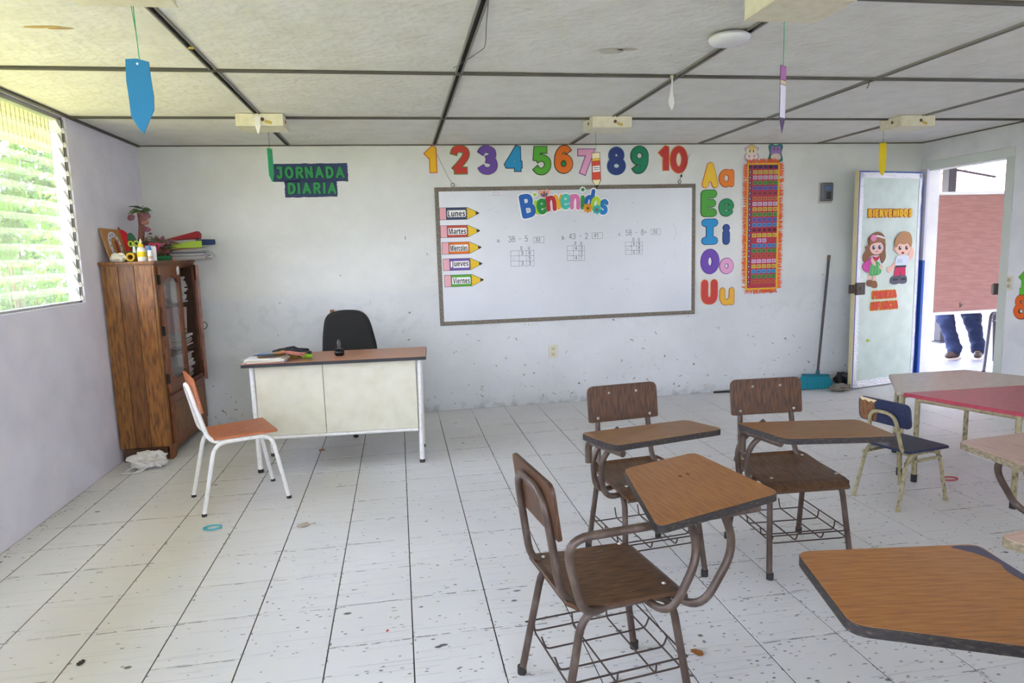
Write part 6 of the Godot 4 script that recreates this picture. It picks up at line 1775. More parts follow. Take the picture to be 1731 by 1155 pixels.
	var mp := put("floor_cloth", crumple(Vector3(0.12, 0.035, 0.07), 5, 0.22), noisy(noise_tex(0.06, [[0.0, col("6a665c")], [1.0, col("8c877a")]], 4, 402), Vector3(6, 6, 6), 0.95))
	mp.position = Vector3(6.235, 0.0, 0.30)
	mp.rotation.y = 0.3
	tag(mp, "grey crumpled floor cloth beside the broom", "cloth")
	var bg := put("black_bag", crumple(Vector3(0.09, 0.07, 0.075), 9, 0.3), tint("1c1d22", 0.4))
	bg.position = Vector3(6.405, 0, 0.12)
	tag(bg, "black crumpled bag on the floor behind the door's edge", "bag")
	var wb := thing("plastic_bag", "white crumpled plastic bag on the floor before the bookcase", "bag", Vector3(0.245, 0.0, 1.13))
	put("bag", crumple(Vector3(0.125, 0.055, 0.08), 31, 0.28), noisy(noise_tex(0.05, [[0.0, col("c8c4ba")], [1.0, col("e2dfd6")]], 4, 403), Vector3(4, 4, 4), 0.4), wb)
	put("handle_loop", MB.new().tube(smooth3([Vector3(-0.07, 0.03, 0.05), Vector3(-0.13, 0.008, 0.09), Vector3(-0.11, 0.006, 0.12), Vector3(-0.03, 0.006, 0.11), Vector3(0.02, 0.03, 0.07)]), 0.009, 6, true, false, 0.5), tint("d6d2c8", 0.4), wb)
	var sk := put("floor_stick", MB.new().tube([Vector3(5.05, 0.012, 0.045), Vector3(5.30, 0.012, 0.05)], 0.011, 8), tint("3a332e"))
	tag(sk, "dark short stick on the floor along the blackboard wall", "stick")
	var ring := []
	for k in 16: ring.append(Vector3(0.045 * cos(TAU * k / 16) + 0.008 * sin(k * 2.3), 0.004, 0.032 * sin(TAU * k / 16)))
	var rb := put("plastic_ring", MB.new().tube(ring, 0.0045, 6, false, true), tint("4fb4c4"))
	rb.position = Vector3(0.993, 0.0015, 2.40)
	tag(rb, "pale blue torn plastic ring on the floor before the white chair", "ring")
	var rr := []
	for k in 14: rr.append(Vector3(0.05 * cos(TAU * k / 14), 0.004, 0.03 * sin(TAU * k / 14)))
	var r3 := put("rubber_band", MB.new().tube(rr, 0.004, 6, false, true), tint("b83a3c"))
	r3.position = Vector3(5.27, 0.001, 2.69)
	tag(r3, "red loop of band on the floor under the red table", "band")
	for q in [["paper_scrap", 1.481, 2.49, 0.032, "b8ac9c", "crumpled grey brown paper scrap on the floor right of the white chair", "scrap", 3], ["dry_leaf", 0.843, 3.605, 0.016, "38332e", "dark curled chip on the floor near the lower left corner", "chip", 4], ["dry_leaf", 3.04, 4.02, 0.02, "9a6428", "orange brown curled leaf on the floor right of the nearest desk", "leaf", 5], ["paper_scrap", 1.423, 1.032, 0.022, "b07848", "orange scrap on the floor under the teacher's desk", "scrap", 6], ["paper_scrap", 1.944, 3.631, 0.007, "c0283c", "tiny red scrap on the floor at the bottom centre", "scrap", 7]]:
		var o := put(q[0], crumple(Vector3(q[3], q[3] * 0.25, q[3] * 0.6), q[7], 0.4), tint(q[4]))
		o.position = Vector3(q[1], 0.0, q[2])
		o.rotation.y = q[7] * 1.1
		tag(o, q[5], q[6])
	# ------------------------------------------------ on the teacher's desk
	var dy := 0.7565
	var pt := thing("paper_pile", "pile of papers and folders at the left end of the teacher's desk", "paper pile", Vector3(1.16, dy, 1.43), deg_to_rad(-2.9))
	for k in 6: put("sheet", bx(Vector3(0.008 * sin(k * 2.2), 0.0025 + 0.005 * k, 0.006 * cos(k * 3.0)), Vector3(0.26 - 0.01 * (k % 3), 0.0046, 0.19), 0.001, Basis(Vector3.UP, 0.08 * sin(k * 1.9))), tint(["b87a74", "e4e0d8", "d8cfb8", "e8e4dc", "cfc6ae", "e2ded6"][k]), pt)
	for q in [["folder", "ochre folder on the papers of the teacher's desk", "c08a3c", 1.185, 1.40, 0.033, 0.18, 0.10, 0.35, 0.05], ["folder", "dusty blue folder on the papers of the teacher's desk", "7488a0", 1.15, 1.46, 0.046, 0.15, 0.08, -0.3, 0.02], ["card_strip", "salmon pink card strip slanting off the desk papers", "d88878", 1.33, 1.455, 0.045, 0.2, 0.045, -0.5, -0.1]]:
		var o := put(q[0], bent_sheet(q[6], q[7], 0.014, 0.01), tint(q[2]))
		o.position = Vector3(q[3], dy + q[5], q[4])
		o.rotation = Vector3(0, q[8], q[9])
		tag(o, q[1], "folder" if q[0] == "folder" else "card strip")
	var cl := put("black_cloth", crumple(Vector3(0.11, 0.03, 0.065), 13, 0.35), tint("222224", 0.9))
	cl.position = Vector3(1.28, dy, 1.225)
	tag(cl, "black crumpled cloth at the back of the teacher's desk", "cloth")
	var em := thing("board_eraser", "board eraser with a black back and lime green felt on the teacher's desk", "eraser", Vector3(1.41, dy, 1.37), 0.25)
	var eb := Basis(Vector3.BACK, -0.15) * Basis(Vector3.RIGHT, -0.5)
	put("back", bx(Vector3(0, 0.036, 0), Vector3(0.06, 0.022, 0.04), 0.004, eb), tint("26282e"), em)
	put("felt", bx(Vector3(0, 0.015, 0.008), Vector3(0.062, 0.02, 0.042), 0.004, eb), tint("8cc42c", 0.9), em)
	var oc := thing("ochre_pouch", "small dark ochre pouch left of the board eraser", "pouch", Vector3(1.335, dy, 1.36))
	put("pouch", crumple(Vector3(0.035, 0.02, 0.025), 18, 0.25), tint("7a6420"), oc)
	put("drawstring", MB.new().tube([Vector3(-0.03, 0.02, 0.02), Vector3(0.0, 0.032, 0.024), Vector3(0.03, 0.018, 0.02)], 0.003, 5), tint("4c3e1c"), oc)
	var ob := thing("ribbed_pot", "small round black ribbed pot with a smoky glass top on the teacher's desk", "pot", Vector3(1.625, dy, 1.345))
	var rp := MB.new()
	for k in 10:
		var a2 := TAU * k / 10.0
		rp.ball(Vector3(0.022 * cos(a2), 0.026, 0.022 * sin(a2)), Vector3(0.013, 0.026, 0.013), 8, 6)
	rp.ball(Vector3(0, 0.026, 0), Vector3(0.026, 0.025, 0.026), 10, 6)
	put("ribs", rp, tint("16161a", 0.25), ob)
	var sm := mat(Color(0.25, 0.24, 0.24, 0.35), 0.1)
	sm.transparency = BaseMaterial3D.TRANSPARENCY_ALPHA
	put("glass_stopper", MB.new().lathe([Vector2(0.0, 0.05), Vector2(0.011, 0.05), Vector2(0.009, 0.065), Vector2(0.014, 0.08), Vector2(0.011, 0.1), Vector2(0.004, 0.115), Vector2(0, 0.117)], 14), sm, ob)


# ---------------------------------------------------------------- the door and what is stuck to it
func build_door() -> void:
	var mint := noisy(noise_tex(0.01, [[0.0, col("c2d2c9")], [0.5, col("cbdbd2")], [1.0, col("d4e2da")]], 4, 501), Vector3(1, 1, 1), 0.3)
	var leaf := struct("door_1", bx(Vector3(-0.43, 1.05, -0.019), Vector3(0.84, 2.07, 0.034), 0.002), mint, "pale green door standing open into the room, edged with silver tape")
	leaf.position = Vector3(7.2, 0, 0.10)
	leaf.rotation.y = 0.2187
	var blue := tint("1f4fa8", 0.45)
	put("edge_cap", bx(Vector3(-0.855, 1.05, -0.019), Vector3(0.012, 2.09, 0.042), 0.001), tint("c9be93"), leaf)
	# frame of blue paint, silver tape inside it
	for q in [[-0.846, 1.05, 0.014, 2.085], [-0.005, 1.05, 0.012, 2.085], [-0.43, 2.087, 0.84, 0.012]]: put("painted_edge", bx(Vector3(q[0], q[1], 0.0), Vector3(q[2], q[3], 0.004), 0.001), blue, leaf)
	var foil := mat(col("e2e4ea"), 0.3, 0.55)
	foil.heightmap_enabled = true
	foil.heightmap_texture = noise_tex(0.025, [], 4, 502)
	foil.heightmap_scale = 0.8
	foil.uv1_triplanar = true
	foil.uv1_scale = Vector3(3, 3, 3)
	var r := RandomNumberGenerator.new()
	r.seed = 5
	for q in [[Vector2(-0.838, 0.012), Vector2(-0.838, 2.08), 0.045], [Vector2(-0.045, 0.012), Vector2(-0.045, 2.08), 0.034], [Vector2(-0.838, 2.03), Vector2(-0.011, 2.03), 0.05], [Vector2(-0.838, 0.012), Vector2(-0.011, 0.012), 0.07]]:
		var up: bool = q[0].x == q[1].x
		var p := PackedVector2Array()
		var n := 24
		for k in n + 1: p.append(q[0].lerp(q[1], float(k) / n))
		for k in range(n, -1, -1): p.append(q[0].lerp(q[1], float(k) / n) + (Vector2(q[2], 0) if up else Vector2(0, q[2])) + Vector2(r.randf_range(-0.005, 0.004), r.randf_range(-0.005, 0.004)))
		put("foil_tape", MB.new().prism(p, 0.0, 0.0022, Transform3D.IDENTITY), foil, leaf)
	var rust := noisy(noise_tex(0.05, [[0.0, col("2c2224")], [0.6, col("4a3a3a")], [1.0, col("6c5450")]], 4, 503), Vector3(6, 6, 6), 0.5)
	var lk := put("lock_case", bx(Vector3(-0.805, 0.985, 0.014), Vector3(0.11, 0.115, 0.03), 0.004), rust, leaf)
	put("lock_bolt", bx(Vector3(-0.885, 0.985, -0.012), Vector3(0.05, 0.085, 0.03), 0.004), rust, lk)
	put("keyhole_boss", MB.new().lathe([Vector2(0, 0), Vector2(0.016, 0), Vector2(0.014, 0.008), Vector2(0, 0.009)], 12, Transform3D(Basis(Vector3.RIGHT, PI / 2), Vector3(-0.805, 0.99, 0.028))), M.rail, lk)
	put("foil_patch", bx(Vector3(-0.79, 1.063, 0.001), Vector3(0.07, 0.04, 0.004), 0.001), foil, leaf)
	put("sticker_residue", MB.new().prism(smooth2(pv([-0.68, 0.47, -0.66, 0.455, -0.64, 0.465, -0.625, 0.475, -0.65, 0.48, -0.665, 0.49])), 0.0, 0.002), tint("b4c83c"), leaf)
	# jamb strips and surround
	put_trim("trim_1", bx(Vector3(7.248, 0.615, 0.066), Vector3(0.026, 1.23, 0.092), 0.002), blue, "blue painted lower door jamb on the hinge side")
	put_trim("trim_2", bx(Vector3(7.248, 1.677, 0.066), Vector3(0.026, 0.894, 0.092), 0.002), tint("c9c6d6", 0.5), "pale upper door jamb on the hinge side")
	put_trim("trim_3", MB.new().box(Vector3(7.256, 2.157, 0.56), Vector3(0.014, 0.075, 0.99), 0.002).box(Vector3(7.335, 2.115, 0.53), Vector3(0.15, 0.012, 0.9)), tint("d2d6d0", 0.6), "pale door head trim")
	put_trim("trim_4", MB.new().box(Vector3(7.256, 1.06, 1.018), Vector3(0.014, 2.12, 0.075), 0.002).box(Vector3(7.335, 1.06, 0.974), Vector3(0.15, 2.12, 0.012)), tint("c6ccc2", 0.6), "pale door jamb on the lock side")
	var kp := thing("lock_keeper", "rusty lock keeper on the doorway's right jamb", "lock keeper", Vector3(7.245, 0.985, 0.962))
	put("box", bx(Vector3.ZERO, Vector3(0.05, 0.1, 0.03), 0.004), rust, kp)
	put("lip", bx(Vector3(-0.028, 0, -0.008), Vector3(0.012, 0.085, 0.022), 0.003), tint("9a9088", 0.5), kp)
	# words and figures, glued on the leaf
	var at := func(called: String, label: String, cat: String) -> Node3D:
		var t := thing(called, label, cat, leaf.position, leaf.rotation.y)
		return t
	var s1: Node3D = at.call("door_sign", "yellow foam word BIENVENIDOS on the open door", "sign")
	sign_word(s1, "BIENVENIDOS", Vector2(-0.715, 1.67), 0.058, 0.0098, 0.006, 0.031, ["edc02c"], ["cf6a1c"], 0.001, 0.84, 0.07)
	var s2: Node3D = at.call("door_sign", "red foam words PRIMERA INFANCIA on the open door", "sign")
	sign_word(s2, "PRIMERA", Vector2(-0.615, 0.885), 0.056, 0.0115, 0.0065, 0.024, ["d84a34"], ["e8a82c"], 0.001, 0.78, 0.05)
	sign_word(s2, "INFANCIA", Vector2(-0.63, 0.775), 0.06, 0.0115, 0.0065, 0.024, ["d84a34"], ["e8a82c"], 0.001, 0.80, 0.05)
	var pt := func(a: Array) -> PackedVector2Array:
		var o := PackedVector2Array()
		for i in range(0, a.size(), 2): o.append(Vector2((a[i] - 190.0) * 0.001673 - 0.784, 1.517 - (a[i + 1] - 320.0) * 0.001186))
		return o
	var el := func(cx: float, cy: float, rx: float, ry: float) -> PackedVector2Array:
		var c: PackedVector2Array = pt.call([cx, cy])
		return ellipse(c[0].x, c[0].y, rx * 0.001673, ry * 0.001186)
	var girl: Node3D = at.call("girl_cutout", "card figure of a long haired girl in a green skirt on the door", "cutout")
	var lay := func(t: Node3D, called: String, poly: PackedVector2Array, level: int, hex: String) -> void:
		put(called, MB.new().prism(poly, 0.001 + 0.0012 * maxi(level - 1, 0), 0.004 + 0.0018 * level, Transform3D.IDENTITY, 0.0), tint(hex), t)
	lay.call(girl, "hair", smooth2(pt.call([235, 360, 300, 316, 355, 340, 372, 400, 376, 470, 380, 530, 352, 572, 330, 520, 300, 520, 262, 505, 235, 560, 200, 545, 198, 500, 218, 460, 212, 430, 235, 420])), 0, "8c5f44")
	lay.call(girl, "cape", smooth2(pt.call([235, 545, 275, 512, 282, 560, 268, 620, 245, 642, 212, 622, 196, 590, 210, 560])), 1, "d24ba4")
	lay.call(girl, "leg", pt.call([248, 650, 272, 650, 268, 712, 246, 712]), 1, "efc9bd")
	lay.call(girl, "leg", pt.call([282, 655, 306, 652, 304, 722, 282, 722]), 1, "efc9bd")
	lay.call(girl, "shoe", smooth2(pt.call([240, 705, 272, 705, 275, 745, 252, 755, 236, 735])), 2, "8a5a3c")
	lay.call(girl, "shoe", smooth2(pt.call([275, 715, 308, 715, 320, 755, 302, 772, 270, 755])), 2, "94633f")
	lay.call(girl, "blouse", pt.call([268, 505, 325, 505, 325, 572, 268, 575]), 1, "efe4e8")
	lay.call(girl, "skirt", smooth2(pt.call([268, 565, 322, 560, 347, 635, 328, 662, 290, 668, 252, 655])), 2, "54b064")
	for k in 3: lay.call(girl, "pleat", pt.call([276 + 20 * k, 572, 280 + 20 * k, 572, 278 + 25 * k, 656, 272 + 25 * k, 656]), 3, "8ed492")
	lay.call(girl, "arm", smooth2(pt.call([262, 525, 278, 530, 300, 575, 290, 588, 265, 565])), 3, "efc9bd")
	lay.call(girl, "hand", el.call(340, 600, 14, 20), 3, "efc9bd")
	lay.call(girl, "collar", smooth2(pt.call([276, 512, 298, 520, 320, 512, 318, 538, 298, 552, 278, 538])), 3, "c42c44")
	lay.call(girl, "face", el.call(303, 446, 53, 52), 2, "f2cbbd")
	lay.call(girl, "fringe", smooth2(pt.call([246, 420, 250, 375, 290, 345, 340, 352, 362, 395, 362, 430, 345, 405, 310, 402, 275, 408])), 3, "9c6e4e")
	lay.call(girl, "hairband", smooth2(pt.call([262, 358, 300, 342, 350, 356, 362, 372, 348, 370, 300, 356, 268, 372])), 4, "f0dfe4")
	lay.call(girl, "hair_flower", el.call(272, 365, 22, 27), 5, "e58ab4")
	for x in [277, 325]:
		lay.call(girl, "eye", el.call(x, 440, 11, 18), 3, "3a3f7c")
		lay.call(girl, "eye_glint", el.call(x + 3, 434, 4, 6), 4, "f4f4f8")
	lay.call(girl, "mouth", el.call(304, 474, 7, 4), 3, "c64a5c")
	var boy: Node3D = at.call("boy_cutout", "card figure of a waving boy in a white shirt and red trousers on the door", "cutout")
	lay.call(boy, "arm", smooth2(pt.call([468, 552, 482, 575, 440, 630, 418, 655, 394, 632, 398, 605, 425, 600])), 0, "efc0b0")
	lay.call(boy, "waving_hand", smooth2(pt.call([552, 560, 565, 505, 578, 462, 598, 456, 612, 490, 604, 530, 575, 565])), 0, "efc0b0")
	lay.call(boy, "trousers", pt.call([463, 600, 545, 600, 548, 690, 508, 690, 504, 640, 498, 690, 452, 690]), 1, "d02a60")
	lay.call(boy, "shoe", smooth2(pt.call([432, 690, 490, 682, 500, 735, 465, 752, 428, 738])), 2, "5c5e70")
	lay.call(boy, "shoe", smooth2(pt.call([505, 682, 552, 685, 560, 735, 535, 750, 500, 740])), 2, "5c5e70")
	for q in [[463, 710], [528, 710]]: lay.call(boy, "shoe_tongue", el.call(q[0], q[1], 22, 12), 3, "2c2e38")
	lay.call(boy, "shirt", smooth2(pt.call([470, 520, 515, 512, 560, 518, 574, 552, 548, 598, 505, 602, 464, 598, 458, 560])), 2, "dbe5f0")
	lay.call(boy, "pocket", pt.call([478, 545, 512, 545, 512, 575, 478, 575]), 3, "c4d4e8")
	lay.call(boy, "belt", pt.call([464, 596, 547, 596, 547, 612, 464, 612]), 3, "2c3448")
	for x in [452, 578]: lay.call(boy, "ear", el.call(x, 456, 12, 18), 2, "e8b6a4")
	lay.call(boy, "face", el.call(514, 458, 60, 54), 3, "f2c8b8")
	lay.call(boy, "hair", smooth2(pt.call([450, 442, 448, 385, 480, 335, 520, 316, 565, 332, 586, 385, 582, 442, 566, 440, 560, 415, 520, 424, 480, 418, 466, 440])), 4, "b9895f")
	for x in [488, 543]:
		lay.call(boy, "eye", el.call(x, 452, 11, 17), 4, "3a3444")
		lay.call(boy, "eye_glint", el.call(x + 3, 446, 4, 6), 5, "f4f4f8")
	lay.call(boy, "mouth", el.call(513, 493, 11, 8), 4, "8c2c34")


func put_trim(called: String, shape, m: Material, label: String) -> void:
	struct(called, shape, m, label)


# ---------------------------------------------------------------- skin over bones
func nets(bones: Array, cell: float, blend: float, folds := 0.0) -> ArrayMesh:
	# bones: [a, b, radius at a, radius at b]; smooth minimum of tapered capsules, meshed with surface nets
	var lo := Vector3.ONE * 1e9
	var hi := -lo
	for b in bones:
		var m: float = maxf(b[2], b[3]) + blend * 2.0 + cell * 2.0
		for p in [b[0], b[1]]:
			lo = lo.min(p - Vector3.ONE * m)
			hi = hi.max(p + Vector3.ONE * m)
	var n := Vector3i(((hi - lo) / cell).ceil()) + Vector3i.ONE
	var f := PackedFloat32Array()
	f.resize(n.x * n.y * n.z)
	for b in bones:
		var a: Vector3 = b[0]
		var ab: Vector3 = b[1] - b[0]
		var l2 := maxf(ab.length_squared(), 1e-9)
		var m: float = maxf(b[2], b[3]) + blend * 2.5 + cell * 2.0
		var i0 := Vector3i((a.min(b[1]) - Vector3.ONE * m - lo) / cell).clamp(Vector3i.ZERO, n - Vector3i.ONE)
		var i1 := Vector3i((a.max(b[1]) + Vector3.ONE * m - lo) / cell).clamp(Vector3i.ZERO, n - Vector3i.ONE)
		for z in range(i0.z, i1.z + 1):
			for y in range(i0.y, i1.y + 1):
				for x in range(i0.x, i1.x + 1):
					var p := lo + Vector3(x, y, z) * cell
					var t := clampf((p - a).dot(ab) / l2, 0.0, 1.0)
					var d: float = (p - a - ab * t).length() - lerpf(b[2], b[3], t)
					if d < m: f[(z * n.y + y) * n.x + x] += exp(-d / blend)
	var g := PackedFloat32Array()
	g.resize(f.size())
	for i in f.size():
		g[i] = -blend * log(f[i]) if f[i] > 1e-12 else 1.0
		if folds > 0.0 and f[i] > 1e-12:
			var p := lo + Vector3(i % n.x, (i / n.x) % n.y, i / (n.x * n.y)) * cell
			g[i] += folds * (sin(p.y * 95.0 + p.x * 30.0 + 2.0 * sin(p.z * 40.0)) * 0.6 + sin(p.y * 42.0 - p.z * 45.0) * 0.7)
	var idx := {}
	var vs := PackedVector3Array()
	var ns := PackedVector3Array()
	var ix := PackedInt32Array()
	var st := [1, n.x, n.x * n.y]
	for z in n.z - 1:
		for y in n.y - 1:
			for x in n.x - 1:
				var i := (z * n.y + y) * n.x + x
				var mask := 0
				for c in 8:
					if g[i + (c & 1) + ((c >> 1) & 1) * st[1] + (c >> 2) * st[2]] < 0.0: mask |= 1 << c
				if mask == 0 or mask == 255: continue
				var s := Vector3.ZERO
				var k := 0
				for c in 8:
					for ax in 3:
						if c & (1 << ax): continue
						var c2 := c | (1 << ax)
						if ((mask >> c) & 1) == ((mask >> c2) & 1): continue
						var ga := g[i + (c & 1) + ((c >> 1) & 1) * st[1] + (c >> 2) * st[2]]
						var gb := g[i + (c2 & 1) + ((c2 >> 1) & 1) * st[1] + (c2 >> 2) * st[2]]
						var pa := Vector3(c & 1, (c >> 1) & 1, c >> 2)
						s += pa + (Vector3(c2 & 1, (c2 >> 1) & 1, c2 >> 2) - pa) * (ga / (ga - gb))
						k += 1
				idx[i] = vs.size()
				vs.append(lo + (Vector3(x, y, z) + s / k) * cell)
				ns.append(Vector3(g[i + 1] - g[i] + g[i + 1 + st[1]] - g[i + st[1]], g[i + st[1]] - g[i] + g[i + 1 + st[1]] - g[i + 1], g[i + st[2]] - g[i] + g[i + 1 + st[2]] - g[i + 1]).normalized())
	for i in idx:
		var x: int = i % n.x
		var y: int = (i / n.x) % n.y
		var z: int = i / (n.x * n.y)
		for ax in 3:
			var u := (ax + 1) % 3
			var w := (ax + 2) % 3
			var q := [x, y, z]
			if q[u] == 0 or q[w] == 0: continue
			var ga := g[i]
			var gb: float = g[i + st[ax]]
			if (ga < 0.0) == (gb < 0.0): continue
			var j := [i, i - st[u], i - st[u] - st[w], i - st[w]]
			if not (idx.has(j[1]) and idx.has(j[2]) and idx.has(j[3])): continue
			var o := [idx[j[0]], idx[j[1]], idx[j[2]], idx[j[3]]]
			if ga < 0.0: o.reverse()
			ix.append_array([o[0], o[1], o[2], o[0], o[2], o[3]])
	var a := []
	a.resize(Mesh.ARRAY_MAX)
	a[Mesh.ARRAY_VERTEX] = vs; a[Mesh.ARRAY_NORMAL] = ns; a[Mesh.ARRAY_INDEX] = ix
	var am := ArrayMesh.new()
	am.add_surface_from_arrays(Mesh.PRIMITIVE_TRIANGLES, a)
	return am


func person() -> void:
	var t := thing("person", "person in blue jeans and brown laced boots standing behind the pink board", "person", Vector3(8.6, 0, -0.86))
	var v := func(x: float, y: float, z: float) -> Vector3: return Vector3(x - 8.6, y, z + 0.86)
	var skin := mat(col("a9765a"), 0.55)
	var la: Vector3 = v.call(8.60, 0.1, -0.89)
	var lk: Vector3 = v.call(8.43, 0.50, -0.88)
	var lh: Vector3 = v.call(8.41, 0.90, -0.92)
	var ra: Vector3 = v.call(8.88, 0.1, -0.84)
	var rk: Vector3 = v.call(8.735, 0.50, -0.82)
	var rh: Vector3 = v.call(8.52, 0.90, -0.80)
	var belly: Vector3 = v.call(8.46, 1.02, -0.86)
	var chest: Vector3 = v.call(8.44, 1.30, -0.86)
	var neck: Vector3 = v.call(8.43, 1.46, -0.86)
	var head: Vector3 = v.call(8.41, 1.60, -0.86)
	var ls: Vector3 = v.call(8.40, 1.36, -1.02)
	var rs: Vector3 = v.call(8.47, 1.36, -0.72)
	var le: Vector3 = v.call(8.42, 1.08, -1.07)
	var re: Vector3 = v.call(8.50, 1.08, -0.70)
	var lw: Vector3 = v.call(8.34, 0.86, -1.05)
	var rw: Vector3 = v.call(8.42, 0.86, -0.69)
	var body := [[lh, lk, 0.075, 0.052], [lk, la, 0.05, 0.036], [rh, rk, 0.075, 0.052], [rk, ra, 0.05, 0.036], [lh, belly, 0.09, 0.11], [rh, belly, 0.09, 0.11], [belly, chest, 0.115, 0.125], [ls, rs, 0.062, 0.062], [chest, neck, 0.09, 0.05], [neck, head, 0.05, 0.06], [head, head + Vector3(0, 0.045, 0), 0.078, 0.08], [head + Vector3(-0.03, -0.05, 0), head + Vector3(-0.055, -0.055, 0), 0.045, 0.03], [head + Vector3(-0.075, 0.02, 0), head + Vector3(-0.095, -0.012, 0), 0.01, 0.014], [head + Vector3(0.005, 0.0, 0.078), head + Vector3(0.008, 0.035, 0.08), 0.012, 0.016], [head + Vector3(0.005, 0.0, -0.078), head + Vector3(0.008, 0.035, -0.08), 0.012, 0.016],
		[ls, le, 0.05, 0.038], [le, lw, 0.037, 0.026], [rs, re, 0.05, 0.038], [re, rw, 0.037, 0.026]]
	put("body", nets(body, 0.014, 0.016), skin, t)
	for q in [[lw, -1.0], [rw, 1.0]]:
		var w: Vector3 = q[0]
		var s: float = q[1]
		var hb := [[w, w + Vector3(-0.015, -0.07, 0), 0.024, 0.03]]
		for k in 4:
			var o := w + Vector3(-0.045 + 0.021 * k, -0.085 - 0.004 * (1 - absf(k - 1.5)), 0)
			var l: float = [0.034, 0.04, 0.037, 0.03][k]
			hb.append([o + Vector3(0, 0.03, 0), o + Vector3(-0.004, -l, -s * 0.006), 0.0095, 0.0088])
			hb.append([o + Vector3(-0.004, -l, -s * 0.006), o + Vector3(-0.012, -l * 1.8, -s * 0.022), 0.0088, 0.0075])
		hb.append([w + Vector3(-0.03, -0.035, -s * 0.01), w + Vector3(-0.056, -0.075, -s * 0.022), 0.013, 0.0105])
		hb.append([w + Vector3(-0.056, -0.075, -s * 0.022), w + Vector3(-0.056, -0.103, -s * 0.026), 0.0105, 0.009])
		put("hand", nets(hb, 0.0045, 0.004), skin, t)
	put("eye", MB.new().ball(head + Vector3(-0.072, 0.03, 0.028), Vector3(0.008, 0.008, 0.012), 8, 6), tint("2a1c16"), t)
	put("eye", MB.new().ball(head + Vector3(-0.072, 0.03, -0.028), Vector3(0.008, 0.008, 0.012), 8, 6), tint("2a1c16"), t)
	put("mouth", MB.new().ball(head + Vector3(-0.08, -0.045, 0), Vector3(0.006, 0.006, 0.022), 8, 6), tint("7c4238"), t)
	put("hair", nets([[head + Vector3(0.02, 0.05, 0), head + Vector3(0.03, 0.02, 0), 0.083, 0.075], [head + Vector3(-0.04, 0.1, 0.02), head + Vector3(0.0, 0.1, -0.03), 0.035, 0.045]], 0.011, 0.012), tint("1d1512", 0.8), t)
	var denim := noisy(noise_tex(0.05, [[0.0, col("0c142a")], [0.5, col("141f40")], [1.0, col("263860")]], 4, 601), Vector3(5, 5, 5), 0.9)
	var jl := la + (lk - la) * 0.1
	var jr := ra + (rk - ra) * 0.1
	var jeans := put("jeans", nets([[lh, lk, 0.1, 0.085], [lk, jl, 0.084, 0.068], [jl, jl + Vector3(0, -0.035, 0), 0.07, 0.068], [rh, rk, 0.1, 0.09], [rk, jr, 0.088, 0.068], [jr, jr + Vector3(0, -0.035, 0), 0.07, 0.068], [lh, belly + Vector3(0, -0.04, 0), 0.105, 0.12], [rh, belly + Vector3(0, -0.04, 0), 0.105, 0.12]], 0.0125, 0.018, 0.0045), denim, t)
	put("shirt", nets([[belly + Vector3(0, -0.06, 0), chest, 0.135, 0.135], [chest, neck, 0.11, 0.055], [ls, rs, 0.075, 0.075], [ls, le, 0.062, 0.055], [rs, re, 0.062, 0.055]], 0.0135, 0.018, 0.003), tint("6f7c88", 0.9), t)
	for q in [[la, Vector3(-1.0, 0, 0.28).normalized(), 0.145], [ra, Vector3(-0.8, 0, 0.6).normalized(), 0.125]]:
		var a: Vector3 = q[0]
		var d: Vector3 = q[1]
		var f: Vector3 = a + d * q[2]
		var bt := put("boot", nets([[a + Vector3(0, 0.045, 0), a + Vector3(0, -0.02, 0), 0.046, 0.046], [a + Vector3(0, -0.045, 0) - d * 0.035, Vector3(f.x, 0.05, f.z) - d * 0.03, 0.036, 0.036], [a + Vector3(0, -0.02, 0), Vector3(f.x, 0.055, f.z), 0.042, 0.03]], 0.0095, 0.009), noisy(noise_tex(0.05, [[0.0, col("2c1f1a")], [1.0, col("4c372c")]], 4, 602), Vector3(5, 5, 5), 0.6), t)
		var sw := Vector3(-d.z, 0, d.x)
		put("sole", MB.new().prism(smooth2(pv([-0.075, -0.035, -0.02, -0.042, 0.08, -0.046, 0.165, -0.03, 0.178, 0.0, 0.165, 0.03, 0.08, 0.046, -0.02, 0.042, -0.075, 0.035])), 0.0, 0.022, Transform3D(Basis(d, sw, Vector3.UP), Vector3(a.x, 0, a.z)), 0.004), tint("b9aca0"), bt)
		var lc := MB.new()
		for k in 5:
			var c: Vector3 = a + d * (0.048 + 0.014 * k) + Vector3(0, 0.03 - 0.013 * k, 0)
			lc.tube([c - sw * 0.024, c + d * 0.004 + Vector3(0, 0.005, 0), c + sw * 0.024], 0.0045, 5)
		put("laces", lc, tint("c08a2c"), bt)
		put("collar_lining", MB.new().lathe([Vector2(0.04, 0.0), Vector2(0.051, 0.0), Vector2(0.051, 0.018), Vector2(0.04, 0.018)], 14, Transform3D(Basis.IDENTITY, a + Vector3(0, 0.045, 0))), tint("c9c4ba"), bt)


